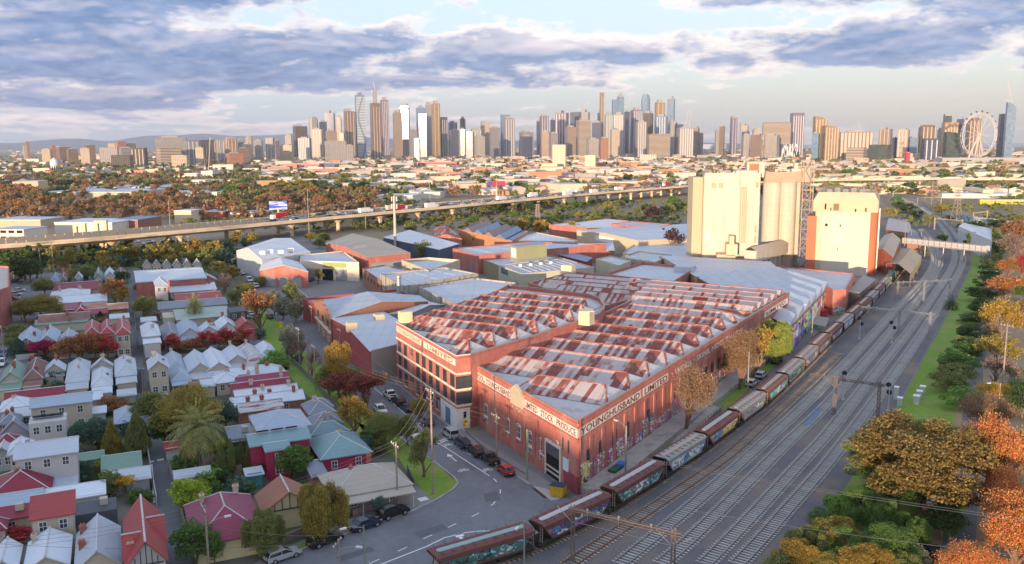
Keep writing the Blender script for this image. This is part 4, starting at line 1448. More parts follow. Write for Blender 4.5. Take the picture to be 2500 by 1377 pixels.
for p,d in rs:
 pm.tube(p,p+Vector((0,0,1.1)),.06,.06,4)
for(p,d),(q,e)in zip(rs[:-1],rs[1:]):
 wm.prism([p+Vector((.03,.03,0)),p-Vector((.03,.03,0)),q-Vector((.03,.03,0)),q+Vector((.03,.03,0))],.85,1.0)
 wm.tube(p+Vector((0,0,.4)),q+Vector((0,0,.4)),.02,.02,3)
wobj(pm,'post',STEEL,fr_)
wobj(wm,'rail',mat('fence_rail',(.5,.48,.45),.6),fr_)
a,b=gp(2200,615),gp(2408,636)
a,b=gp(2205,592,6.0),gp(2412,614,6.0)
fb=thing('footbridge','long grey caged footbridge crossing all the tracks','footbridge',Vector((a.x,a.y,0)))
d=(b-a).normalized()
n=Vector((-d.y,d.x,0))
dm=MB().prism([a+n*1.4,a-n*1.4,b-n*1.4,b+n*1.4],5.6,6.0,bottom=True)
wobj(dm,'deck',mat('bridge_steel',(.3,.24,.2),.7),fb)
L_=(b-a).length
for sg in(-1,1):
 pn=MB()
 k=0.0
 while k<L_-1:
  p,q=a+d*(k+.1)+n*(1.35*sg),a+d*min(L_,k+2.6)+n*(1.35*sg)
  pn.prism([p+n*.04,p-n*.04,q-n*.04,q+n*.04],6.05,8.3)
  k+=2.75
 wobj(pn,'side_panel',mat('bridge_panel',(.46,.48,.50),.6,.1,.5,.1),fb)
st=MB()
for t in(.02,.28,.5,.74,.93):
 c=a.lerp(b,t)
 st.tube((c.x,c.y,0),(c.x,c.y,5.6),.28,.28,8)
wobj(st,'pier',STEEL,fb)
hr=MB()
for sg in(-1,1):
 for zz in(6.9,8.35):
  hr.tube(a+n*1.35*sg+Vector((0,0,zz-6)),b+n*1.35*sg+Vector((0,0,zz-6)),.07,.07,4)
wobj(hr,'rail',RUSTST,fb)
def gable_block(par,poly,z,rise,wm,rm,along=0,ov=.4,name_roof='roof',wname='wall',wall=True):
 """poly: four ground corners; ridge joins the middles of edges (along, along+2)"""
 P=[Vector((p[0],p[1],0))for p in poly]
 if along:
  P=P[1:]+P[:1]
 m0,m1=(P[0]+P[1])/2,(P[2]+P[3])/2
 if wall:
  w=MB().prism([(p.x,p.y)for p in P],0,z)
  for a_,b_,m_ in((P[0],P[1],m0),(P[2],P[3],m1)):
   w.poly([(a_.x,a_.y,z),(b_.x,b_.y,z),(m_.x,m_.y,z+rise)])
  wobj(w,wname,wm,par)
 e=(m1-m0).normalized()*ov
 r=MB()
 M0,M1=m0-e,m1+e
 for s0,s1 in((P[0],P[3]),(P[1],P[2])):
  o0,o1=(s0-m0).normalized()*ov,(s1-m1).normalized()*ov
  dz=rise/max(.1,(s0-m0).length)*ov
  q=[s0+o0-e,s1+o1+e]
  pts=[(q[0].x,q[0].y,z-dz),(q[1].x,q[1].y,z-dz),(M1.x,M1.y,z+rise),(M0.x,M0.y,z+rise)]
  up_=[(x,y,zz+.10)for x,y,zz in pts]
  r.poly(up_)
  r.poly(list(reversed(pts)))
  r.poly([pts[0],pts[1],up_[1],up_[0]])
  r.poly([pts[1],pts[2],up_[2],up_[1]])
  r.poly([pts[3],pts[0],up_[0],up_[3]])
 return wobj(r,name_roof,rm,par)
pq=[gp(*p,5.0)for p in((2165,644),(2223,668),(2249,626),(2200,608))]
ps=thing('platform_shelter','open sided platform shelter with tan gable roof beside the tracks','shelter',Vector((pq[0].x,pq[0].y,0)))
gable_block(ps,pq,5.0,1.8,CREAM,ROOFT,0,.6,wall=False)
po=MB()
for t in(0,.33,.66,1):
 for e0,e1 in((pq[0],pq[3]),(pq[1],pq[2])):
  c=e0.lerp(e1,t)
  po.tube((c.x,c.y,0),(c.x,c.y,4.9),.16,.16,6)
wobj(po,'post',RUSTST,ps)
wl=Wall(pq[1],pq[2])
wobj(wl.box(MB(),.3,wl.L-.3,2.0,4.7,.15),'side_cladding',mat('shelter_yellow',(.5,.4,.2),.7),ps)
def block(name,label,cat,px,z,wm,rm,rise=0,along=0,par_h=0,group=None,wname='wall',root=None):
 P=[gp(u,v,z)for u,v in px]
 r=root or thing(name,label,cat,Vector((P[0].x,P[0].y,0)),0,group)
 if rise:
  gable_block(r,P,z,rise,wm,rm,along,.25,wname=wname)
 elif par_h:
  w=MB()
  ringwall(w,P,0,z,.35)
  wobj(w,wname,wm,r)
  wobj(MB().poly([(p.x,p.y,z-par_h)for p in inset(P,.34)]),'roof',rm,r)
 else:
  wobj(MB().prism([(p.x,p.y)for p in P],0,z-.01),wname,wm,r)
  wobj(MB().prism([(p.x,p.y)for p in inset(P,-.25)],z,z+.18,bottom=True),'roof',rm,r)
 return r,P
MR1=lambda n,c,ax=0,per=2.4:mat(n,c,.55,.1,.12,.10,rib=(ax,per,.10),stain=(tuple(x*.86 for x in c),(.03,.3,.1),.5,.65))
SHEDW=MR1('shed_iron_white',(.62,.64,.68))
SHEDG=MR1('shed_iron_grey',(.49,.53,.59))
SHEDD=MR1('shed_iron_dull',(.42,.46,.52))
SHEDT=MR1('shed_iron_tan',(.42,.35,.27))
SHEDB=MR1('shed_iron_blue',(.20,.26,.38))
CONW=mat('stained_concrete_wall',(.40,.38,.34),.9,0,.5,.15,stain=((.2,.18,.16),(.5,.5,.04),.5,.62))
CRW=mat('cream_shed_wall',(.52,.44,.32),.85,0,.4,.12)
GRW=mat('grey_shed_wall',(.30,.31,.31),.8,0,.4,.12)
OLV=mat('olive_panel',(.33,.34,.19),.7,0,.4,.1)
MILLG='factories between the street and the mill'
def strips_on(root,P,z,n,m=None,w=1.1,lo=.06,hi=.94,nm='roof_light'):
 """pale translucent sheets across a flat roof from edge 0-1 to edge 3-2"""
 for k in range(n):
  t=(k+.7)/(n+.4)
  a,b=P[0].lerp(P[1],t),P[3].lerp(P[2],t)
  d=(b-a)
  a,b=a+d*lo,b-d*(1-hi)
  q=(P[1]-P[0]).normalized()*(w/2)
  wobj(MB().prism([(p.x,p.y)for p in(a-q,a+q,b+q,b-q)],z+.02,z+.07),nm,m or SHEDW,root)
r,P=block('station_building','red brick shed with two tan gables tucked right of the mill silo','shed',((2130,612),(2180,628),(2198,584),(2160,574)),7.5,BRICK,SHEDT,2.0,0)
r,P=block('station_building','grey gabled shed with a faded roof right of the mill, behind the red shed','shed',((2163,560),(2228,570),(2212,540),(2172,532)),5,BRICK2,mat('faded_roof',(.40,.36,.36),.7,0,.3,.1),2.2,1)
r,P=block('station_building','small grey gabled station hut beside the far platform','shed',((2215,592),(2248,592),(2240,566),(2216,568)),4.5,BRICK2,mat('slate_grey_roof',(.22,.23,.26),.7,0,.3,.1),1.8,0)
r,P=block('office_block','pale office block with stepped flat roof by the far right tracks','office',((2340,552),(2422,588),(2420,558),(2352,544)),9,mat('pale_office',(.52,.55,.58),.7),SHEDW,0,0,.6)
W_=Wall(P[1],P[2])
W_=Wall(P[0],P[1])
wobj(W_.box(MB(),W_.L-5.5,W_.L-1,1.5,4.5,.05),'window',GLASSB,r)
r,P=block('mill_shed','low grey sawtooth shed with painted end walls beside the grain wagons','shed',((1927,800),(2022,700),(1905,664),(1700,676)),7.0,BRICK2,SHEDD,0,0,0)
P7=P
saw=MB()
for k in range(6):
 a,b=P[0].lerp(P[1],k/6),P[3].lerp(P[2],k/6)
 a2,b2=P[0].lerp(P[1],(k+1)/6),P[3].lerp(P[2],(k+1)/6)
 up_=Vector((0,0,2.0))
 m_,n2=a.lerp(a2,.72),b.lerp(b2,.72)
 z_=Vector((0,0,.2))
 saw.poly([a+z_,m_+up_,n2+up_,b+z_])
 saw.poly([m_+up_,a2+z_,b2+z_,n2+up_])
 saw.poly([a+z_,a2+z_,m_+up_])
wobj(saw,'sawtooth_roof',SHEDG,r)
Wm=Wall(P[0],P[1])
cols=['pwvc','vbky','cgyb','ocrw','yvwp']
for k in range(5):
 gmat=graffiti('mural_%d'%k,(.06,.06,.08),20+k*3,[RGB[c]for c in cols[k]],.9,.38)
 wobj(Wm.box(MB(),Wm.L*k/5+.1,Wm.L*(k+1)/5-.2,.2,6.2,.1),'mural',gmat,r)
r,P=block('mill_shed','red brick mill shed with white lettering before the squat silo','shed',((2034,707),(2066,706),(2088,668),(1905,650)),8.0,BRICK,SHEDD,0,0,.4)
W_=Wall(P[0],P[1])
wobj(W_.box(MB(),.3,W_.L-.3,.3,2.6,.06),'mural',graffiti('white_tag',(.42,.13,.1),41,[RGB['w'],RGB['c']],1.0,.5),r)
r,P=block('mill_awning','flat dark awning roof over the platform by the squat silo','awning',((2072,712),(2098,715),(2136,683),(2108,672)),5.5,mat('awning_dark',(.12,.11,.11),.8),mat('awning_roof',(.27,.26,.26),.8,0,.5,.15),0,0,0)
r,P=block('mill_shed','broad pale grey flat roofed shed in front of the left silo','shed',((1700,676),(1905,664),(1880,640),(1610,624)),7.4,CRW,SHEDG,0,0,.0)
r,P=block('mill_shed','grey roofed shed with red brick parapet behind the rear wool store','shed',((1476,668),(1640,690),(1700,652),(1568,640)),8.2,BRICK,SHEDG,0,0,.9)
b_=gp(1672,657,8.2)
wobj(MB().box(-3,-3,-1,3,3,1.2,0,at(b_.x,b_.y,8.2,RAD(-30))),'roof_box',SHEDG,r)
r,P=block('red_warehouse','red brick street warehouse with pale skillion roof left of the four storey store','warehouse',((798,772),(905,858),(1005,833),(935,762)),7.0,mat('painted_red_wall',(.34,.075,.075),.8,0,.4,.1),SHEDG,1.6,0,0,MILLG)
for t in(.2,.36,.52,.68,.84):
 a,b=P[0].lerp(P[3],t),P[0].lerp(P[3],t)*.5+P[1].lerp(P[2],t)*.5
for u,v in((858,792),(925,772)):
 p=gp(u,v,9.4)
 wobj(MB().box(-1.1,-1.1,-1,1.1,1.1,1.3,0,at(p.x,p.y,8.6,RAD(28))),'evaporative_cooler',CREAM,r)
W_=Wall(P[1],P[2])
wobj(W_.box(MB(),.1,W_.L,0,7.2,.15),'end_wall',mat('end_wall_grey',(.38,.37,.34),.85,0,.4,.1),r)
r,P=block('brick_warehouse','brown brick gabled warehouse with arched parapet and shop windows','warehouse',((769,740),(808,778),(1045,736),(1022,722)),7.5,BRICK2,SHEDD,2.2,1,0,MILLG)
W_=Wall(P[0],P[1])
pr_=MB()
for k in range(7):
 hh=8.2+(1.0-abs(k-3)/3)*2.2
 W_.box(pr_,W_.L*k/7,W_.L*(k+1)/7-.003*k,6.5,hh,.25,.2)
wobj(pr_,'stepped_parapet',BRICK2,r)
wobj(W_.box(MB(),.3,W_.L-.3,3.3,3.8,.3),'string_course',CREAMB,r)
for k in range(3):
 window(r,W_,W_.L*(.2+.3*k),4.4,2.2,1.9,'dark_sill',.04)
 window(r,W_,W_.L*(.2+.3*k),.6,2.4,2.2,'white',.04)
r,P=block('red_warehouse','red painted brick warehouse with ribbed grey roof, farther up the street','warehouse',((738,728),(776,742),(1012,725),(970,706)),6.5,mat('painted_red_wall2',(.36,.09,.085),.8,0,.4,.1),SHEDD,0,0,.8,MILLG)
strips_on(r,[P[3],P[0],P[1],P[2]],5.7,0)
for t in(.55,.6,.75,.8):
 a,b=P[0].lerp(P[3],.2).lerp(P[1].lerp(P[2],.2),t),P[0].lerp(P[3],.8).lerp(P[1].lerp(P[2],.8),t)
 q=(P[1].lerp(P[2],.5)-P[0].lerp(P[3],.5)).normalized()*.9
 wobj(MB().prism([(p.x,p.y)for p in(a-q,a+q,b+q,b-q)],5.75,5.8),'roof_light',SHEDW if t<.7 else mat('teal_sheet',(.1,.3,.34),.5),r)
r,P=block('small_factory','low white roofed sheds with a steel flue between the warehouses','factory',((945,768),(1010,762),(1085,745),(1030,733)),6.0,GRW,SHEDW,1.0,1,0,MILLG)
p=gp(975,765)
wobj(MB().lathe([(.7,0),(.7,11),(.9,11.2),(.9,12)],10,(p.x,p.y,0)),'flue',STEEL,r)
r,P=block('flat_warehouse','wide flat grey roofed warehouse with stained concrete side wall','warehouse',((1022,700),(1125,748),(1262,690),(1160,678)),8.0,CONW,SHEDG,0,0,.5,MILLG)
r,P=block('flat_warehouse','flat grey roofed warehouse with cream concrete gable and white roof lights','warehouse',((928,668),(985,698),(1168,668),(1085,652)),8.5,CONW,SHEDG,0,0,.5,MILLG)
strips_on(r,P[1:]+P[:1],8.0,3)
r,P=block('brown_warehouse','brown brick warehouse with a row of small windows by the open yard','warehouse',((885,655),(930,684),(1020,665),(940,646)),6.5,BRICK2,SHEDG,0,0,.4,MILLG)
W_=Wall(P[0],P[1])
for k in range(5):
 window(r,W_,W_.L*(.15+k*.17),3.2,1.5,1.5,'dark',.04)
r,P=block('cream_warehouse','cream walled flat shed with a taller parapet front','warehouse',((982,650),(1042,650),(1122,650),(1010,628)),8.0,CRW,SHEDG,0,0,.6,MILLG)if False else block('cream_warehouse','cream walled flat shed with a taller parapet front','warehouse',((980,634),(1046,660),(1123,634),(1046,628)),8.5,CRW,SHEDG,0,0,1.2,MILLG)
r,P=block('white_shed','big white iron gabled shed by the street end, roof vents along its slopes','shed',((577,612),(640,634),(758,616),(668,582)),8.0,mat('white_shed_wall',(.52,.53,.54),.7,0,.4,.1),SHEDW,3.0,0,0,MILLG)
for u,v in((634,602),(640,615),(660,612),(685,613),(682,596),(710,608)):
 p=gp(u,v,10)
 wobj(MB().box(-1,-1,-.6,1,1,.9,0,at(p.x,p.y,9.6,.4)),'roof_vent',WHITE,r)
r,P=block('gabled_workshop','red brick workshop with twin scalloped gables facing the street corner','workshop',((634,660),(752,664),(730,640),(640,644)),6.0,BRICK,SHEDW,2.2,0,0,MILLG)
W_=Wall(P[0],P[1])
for k in range(3):
 roller_door(r,W_,W_.L*(.22+.27*k),.05,4.0,3.8,GRW)
r,P=block('cream_factory','cream factory with green fascia and two vehicle doors across the yard','factory',((732,636),(876,640),(838,612),(735,622)),7.5,mat('cream_factory_wall',(.60,.56,.45),.8,0,.3,.08),SHEDG,0,0,.4,MILLG)
W_=Wall(P[0],P[1])
wobj(W_.box(MB(),W_.L*.4,W_.L*.78,5.2,7.0,.3),'green_fascia',mat('fascia_green',(.28,.33,.13),.7),r)
for t,w in((.18,4.5),(.47,4.5),(.7,4.8)):
 roller_door(r,W_,W_.L*t,.05,w,4.4,GRW if t!=.47 else DARK)
r,P=block('blue_shed','pale blue iron shed with a blue skip beside the cream factory','shed',((838,628),(915,640),(908,622),(835,606)),6,GRW,mat('pale_blue_iron',(.5,.56,.68),.6,.1,.3,.1),0,0,0,MILLG)
r,P=block('tan_roof_factory','red brick factory with tan ribbed roof and long grey windows','factory',((795,594),(895,628),(1002,618),(860,570)),8.5,BRICK,SHEDT,1.4,0,0,MILLG)
W_=Wall(P[1],P[2])
wobj(W_.box(MB(),2,W_.L-2,2.0,5.8,.08),'window',mat('grey_glazing',(.25,.29,.32),.3),r)
rl=MB()
for sgn in(.3,.5,.7):
 a,b=P[0].lerp(P[1],sgn),P[3].lerp(P[2],sgn)
 for zz in(10.2,10.8):
  rl.tube((a.x,a.y,zz),a.lerp(b,.35)+Vector((0,0,zz-8.5)),.06,.06,4)
wobj(rl,'roof_rail',WHITE,r)
r,P=block('white_flat_shed','white flat roofed dealership shed beside the railway reserve','shed',((936,580),(1072,610),(1120,596),(1000,562)),6.5,mat('navy_shed_wall',(.07,.1,.17),.6),SHEDW,0,0,0,MILLG)
r,P=block('rusty_shed','small red brick shed with a rusty gable roof near the freeway','shed',((1056,582),(1128,584),(1106,560),(1062,556)),6,BRICK,mat('rusty_roof',(.30,.09,.06),.8,0,.4,.25,stain=((.5,.38,.34),(.5,.1,.5),.52,.6)),2.2,0,0,MILLG)
r,P=block('blue_roof_factory','long factory with dark blue sawtooth roofs and a brick tower front','factory',((1120,560),(1250,588),(1290,565),(1172,541)),7.5,mat('orange_brick',(.50,.23,.12),.85,0,.4,.14),SHEDB,0,0,.5,MILLG)
for k in range(4):
 a,b=P[0].lerp(P[1],.1+.2*k),P[3].lerp(P[2],.1+.2*k)
 a2,b2=P[0].lerp(P[1],.28+.2*k),P[3].lerp(P[2],.28+.2*k)
 m_,n2=(a+a2)/2+Vector((0,0,2)),(b+b2)/2+Vector((0,0,2))
 q=MB().poly([a,m_,n2,b]).poly([m_,a2,b2,n2]).poly([a,a2,m_]).poly([b,n2,b2])
 wobj(q,'sawtooth_roof',SHEDB if k%2 else mat('brown_roof',(.28,.2,.2),.7),r)
r,P=block('pale_shed','broad pale shed roof behind the green clad box','shed',((1222,586),(1400,590),(1412,586),(1310,567)),6.5,CRW,SHEDW,0,0,.4,MILLG)
r,P=block('red_block','long red brick factory with grey roof running behind the green clad box','factory',((1105,606),(1165,622),(1480,596),(1300,590)),8.0,BRICK,SHEDG,0,0,.4,MILLG)
strips_on(r,[P[1],P[2],P[3],P[0]],7.6,4)
W_=Wall(P[0],P[1])
roller_door(r,W_,W_.L*.75,.05,2.6,4.6,mat('grey_door',(.2,.24,.28),.6))
r,P=block('green_clad_box','olive green clad upper storey on a grey base among the factories','factory',((1246,600),(1262,604),(1335,596),(1318,590)),13.0,OLV,mat('slate_roof',(.30,.33,.40),.7,0,.3,.1),0,0,0,MILLG)
gb2=inset(P,-.05)
wobj(MB().prism([(p.x,p.y)for p in gb2],0,8.2),'lower_storey',mat('weathered_grey',(.27,.28,.3),.8,0,.6,.16),r)
W_=Wall(P[0],P[1])
wobj(W_.box(MB(),W_.L*.15,W_.L*.85,8.8,12.4,.08),'white_panel',WHITE,r)
r,P=block('ribbed_factory','ribbed grey roofed factory with pale office front and dark windows','factory',((1217,646),(1274,668),(1450,652),(1375,630)),7.0,mat('pale_green_wall',(.46,.45,.34),.8,0,.4,.1),SHEDD,0,0,.3,MILLG)
for k in range(9):
 a,b=P[0].lerp(P[3],.15+.09*k),P[1].lerp(P[2],.15+.09*k)
 wobj(MB().tube(a.lerp(b,.2)+Vector((0,0,-.1)),a.lerp(b,.92)+Vector((0,0,-.1)),.14,.14,4),'roof_seam',SHEDW,r)
W_=Wall(P[0],P[1])
wobj(W_.box(MB(),W_.L*.12,W_.L*.42,4.2,6.4,.06),'window',GLASSB,r)
roller_door(r,W_,W_.L*.78,.05,3.2,3.2,mat('green_door',(.1,.2,.18),.6))
for k in range(4):
 p=P[0].lerp(P[3],.2+.15*k).lerp(P[1].lerp(P[2],.2+.15*k),.35)
 wobj(MB().box(-.6,-.6,0,.6,.6,1.0,0,at(p.x,p.y,6.7)),'roof_vent',WHITE,r)
r,P=block('low_factory','low dull factory wing with olive parapet beside the ribbed roof','factory',((1176,632),(1222,650),(1372,628),(1300,618)),6.0,mat('brown_olive_wall',(.3,.24,.16),.85,0,.5,.15),SHEDG,0,0,.5,MILLG)
r,P=block('cream_office','cream two storey office with slit windows among the factories','office',((1455,632),(1512,648),(1540,636),(1490,624)),7.0,mat('cream_office_wall',(.5,.47,.36),.8),SHEDG,0,0,.4,MILLG)
r,P=block('maroon_shed','dark awning and round maroon shed beside two palms','shed',((1362,622),(1432,640),(1446,630),(1380,614)),5.0,mat('maroon_wall',(.3,.03,.05),.6),SHEDB,0,0,0,MILLG)
r,P=block('gabled_house','grey gabled cottage roofs with skylights beside the palms','house',((1388,612),(1500,612),(1490,596),(1400,602)),5.0,BRICK2,SHEDG,2.0,1,0,MILLG)
r,P=block('big_warehouse','very wide pale roofed warehouse left of the silos','warehouse',((1408,562),(1560,588),(1700,578),(1690,546)),8.0,CRW,SHEDG,1.0,0,0,MILLG)
W_=Wall(P[0],P[1])
wobj(W_.box(MB(),W_.L*.33,W_.L*.62,4.6,7.2,.1),'white_panel',WHITE,r)
r,P=block('far_warehouse','white roofed warehouse with rooftop plant near the substation','warehouse',((1340,548),(1500,560),(1640,548),(1480,534)),7.5,BRICK,SHEDW,0,0,.3,MILLG)
r,P=block('brick_sawtooth','red brick sawtooth workshop at the edge of the substation','workshop',((1490,546),(1600,556),(1640,548),(1540,540)),8.5,BRICK,SHEDD,0,0,.3,MILLG)
r,P=block('yard_warehouse','flat concrete roofed warehouse beside the left silo','warehouse',((1520,618),(1690,636),(1700,590),(1560,586)),6.0,CRW,SHEDG,0,0,.4,MILLG)
r,P=block('yard_office','two storey office with rooftop air units before the flat warehouse','office',((1515,628),(1600,640),(1640,622),(1560,612)),7.0,mat('office_tan',(.4,.34,.28),.8),SHEDG,0,0,.5,MILLG)
for k in range(4):
 p=P[0].lerp(P[1],.2+.2*k)
 wobj(MB().box(-.7,-.7,0,.7,.7,1.2,0,at(p.x,p.y+1.5,6.6)),'air_unit',WHITE,r)
AZL=RAD(-24.9)
E2=Vector((math.sin(AZL),math.cos(AZL),0))
E1=Vector((math.cos(AZL),-math.sin(AZL),0))
RZL=-AZL
def roofm(n,c,st=None):
 c2=st or tuple(x*.8 for x in c)
 return mat('roof_'+n,c,.55,.08,.25,.10,rnd=.08,rib=(1,.8,.10),stain=(c2,(.25,.25,.25),.48,.7))
RC=dict(w=('white iron',roofm('white',(.60,.66,.74))),g=('pale grey iron',roofm('grey',(.47,.53,.61))),b=('blue grey iron',roofm('blue',(.34,.42,.53))),d=('dark grey',roofm('dark',(.22,.25,.31))),r=('red',roofm('red',(.36,.07,.07))),m=('maroon',roofm('maroon',(.25,.035,.06))),p=('plum red',roofm('plum',(.29,.06,.11))),n=('green',roofm('green',(.17,.29,.24))),t=('tan',roofm('tan',(.46,.42,.35))),k=('brown tiled',mat('roof_brown_tile',(.23,.13,.11),.85,0,.8,.2,rib=(1,.33,.25),stain=((.15,.12,.11),(.6,.6,.6),.5,.7))),R=('rust streaked',mat('roof_streaked',(.52,.53,.55),.6,.1,.4,.12,stain=((.28,.1,.08),(.2,1.2,.6),.52,.6))),G=('pale green',roofm('pale_green',(.40,.48,.44))),T=('teal',roofm('teal',(.19,.31,.34))),C=('terracotta',mat('roof_terracotta',(.42,.2,.13),.8,0,.6,.2,stain=((.45,.4,.38),(.4,.4,.4),.5,.65))),o=('orange brown',mat('roof_orange_brown',(.31,.14,.09),.7,0,.4,.14,rib=(1,.8,.14))))
WC=dict(c=('cream',mat('wall_cream',(.48,.44,.36),.8,0,.4,.07)),w=('white',mat('wall_white',(.50,.50,.50),.75,0,.4,.07)),g=('grey',mat('wall_grey',(.36,.38,.4),.8,0,.4,.08)),b=('brick',BRICK2),r=('red brick',BRICK),m=('crimson',mat('wall_crimson',(.38,.03,.09),.7,0,.3,.08)),t=('taupe',mat('wall_taupe',(.36,.30,.26),.8,0,.4,.1)),y=('yellow',mat('wall_pale_yellow',(.62,.55,.33),.8,0,.4,.07)),d=('dark',mat('wall_charcoal',(.09,.1,.12),.7)),T=('teal',mat('wall_teal',(.06,.2,.25),.7)))
CHM=dict(b=mat('chimney_brick',(.34,.12,.085),.85,0,2,.2),c=mat('chimney_render',(.50,.44,.36),.85,0,1.2,.16))
def chimney_mesh(m):
 b=MB().box(-.36,-.27,-1.5,.36,.27,.75).box(-.44,-.35,.6,.44,.35,.752).box(-.4,-.31,.75,.4,.31,.85)
 me=b.mesh('chimney',m)
 p=MB().lathe([(.11,0),(.1,.28)],8,(-.17,0,.85)).lathe([(.11,0),(.1,.28)],8,(.17,0,.85))
 return me,p.mesh('chimney_pot',mat('terracotta_pot',(.45,.2,.12),.8))
CHME={k:chimney_mesh(m)for k,m in CHM.items()}
GUT=mat('gutter_white',(.5,.52,.55),.6)
SOL=mat('solar_cell',(.045,.06,.11),.25,.2,2,.1)
SKYL=mat('skylight_dark',(.06,.08,.1),.15)
RH=random.Random(77)
_unitw={}
def skirt(mb,ring,h,mi=0):
 n=len(ring)
 for i in range(n):
  a,b=ring[i],ring[(i+1)%n]
  mb.poly([(a[0],a[1],a[2]-h),(b[0],b[1],b[2]-h),b,a],mi)
def add_roof(par,x0,x1,y0,y1,z,rise,typ,m,ov=.35,wm=None,name='roof'):
 """typ g: ridge along y; G: ridge along x; h: hip; s: falls to -y; S: falls to +y; f: flat with parapet"""
 mb,cap,wl=MB(),MB(),MB()
 X0,X1,Y0,Y1=x0-ov,x1+ov,y0-ov,y1+ov
 xm,ym=(x0+x1)/2,(y0+y1)/2
 ze=z-.08
 if typ in 'gG':
  sw=typ=='G'
  if sw:
   P=lambda a,b,c:(b,a,c)
   A0,A1,B0,B1,am=Y0,Y1,X0,X1,ym
   a0,a1,b0,b1=y0,y1,x0,x1
  else:
   P=lambda a,b,c:(a,b,c)
   A0,A1,B0,B1,am=X0,X1,Y0,Y1,xm
   a0,a1,b0,b1=x0,x1,y0,y1
  q1=[P(A0,B0,ze),P(am,B0,z+rise),P(am,B1,z+rise),P(A0,B1,ze)]
  q2=[P(A1,B1,ze),P(am,B1,z+rise),P(am,B0,z+rise),P(A1,B0,ze)]
  for q in(q1,q2):
   mb.poly(q if not sw else list(reversed(q)))
  skirt(mb,[P(A0,B0,ze),P(am,B0,z+rise),P(A1,B0,ze),P(A1,B1,ze),P(am,B1,z+rise),P(A0,B1,ze)],.16)
  cap.tube(P(am,B0,z+rise),P(am,B1,z+rise),.13,.13,5)
  if wm:
   for b in(b0,b1):
    MB().poly([P(a0,b,z),P(a1,b,z),P(am,b,z+rise-.12)]).obj('gable_wall',wm,par)
 elif typ=='h':
  w,l=X1-X0,Y1-Y0
  if l>=w:
   r0,r1=(xm,Y0+w/2,z+rise),(xm,Y1-w/2,z+rise)
   c=[(X0,Y0,ze),(X1,Y0,ze),(X1,Y1,ze),(X0,Y1,ze)]
   mb.poly([c[0],c[1],r0]).poly([c[1],c[2],r1,r0]).poly([c[2],c[3],r1]).poly([c[3],c[0],r0,r1])
   hips=((c[0],r0),(c[1],r0),(c[2],r1),(c[3],r1),(r0,r1))
  else:
   r0,r1=(X0+l/2,ym,z+rise),(X1-l/2,ym,z+rise)
   c=[(X0,Y0,ze),(X1,Y0,ze),(X1,Y1,ze),(X0,Y1,ze)]
   mb.poly([c[0],c[1],r1,r0]).poly([c[1],c[2],r1]).poly([c[2],c[3],r0,r1]).poly([c[3],c[0],r0])
   hips=((c[0],r0),(c[1],r1),(c[2],r1),(c[3],r0),(r0,r1))
  skirt(mb,c,.16)
  for a,b in hips:
   cap.tube(a,b,.10,.10,4)
 elif typ in 'sS':
  zf,zb=(ze,ze+rise)if typ=='s' else(ze+rise,ze)
  c=[(X0,Y0,zf),(X1,Y0,zf),(X1,Y1,zb),(X0,Y1,zb)]
  mb.poly(c)
  skirt(mb,c,.18)
  cap.tube(c[2],c[3],.09,.09,4)
 else:
  mb.poly([(x0+.2,y0+.2,z-.35),(x1-.2,y0+.2,z-.35),(x1-.2,y1-.2,z-.35),(x0+.2,y1-.2,z-.35)])
  for a in((x0-.02,y0-.02,x1+.02,y0+.2),(x0-.02,y1-.2,x1+.02,y1+.02),(x0-.02,y0+.2,x0+.2,y1-.2),(x1-.2,y0+.2,x1+.02,y1-.2)):
   cap.box(a[0],a[1],z-.6,a[2],a[3],z+.02)
 o=mb.obj(name,m,par)
 cap.obj('ridge_capping' if typ!='f' else 'parapet',GUT if typ!='f' else(wm or GUT),par)
 return o
def hwin(par,x,y,z,w,h,style='white',face='s'):
 ms=window_meshes(w,h,style)
 o=link('window',ms[0],par,(x,y,z),{'s':0,'n':math.pi,'e':math.pi/2,'w':-math.pi/2}[face])
 link('pane',ms[1],o)
 return o
HCOUNT={}
CRP={'4':(0,560,.31008),'1':(0,950,.31008),'2':(600,950,.31008),'5':(560,560,.31008),'p':(0,0,1)}
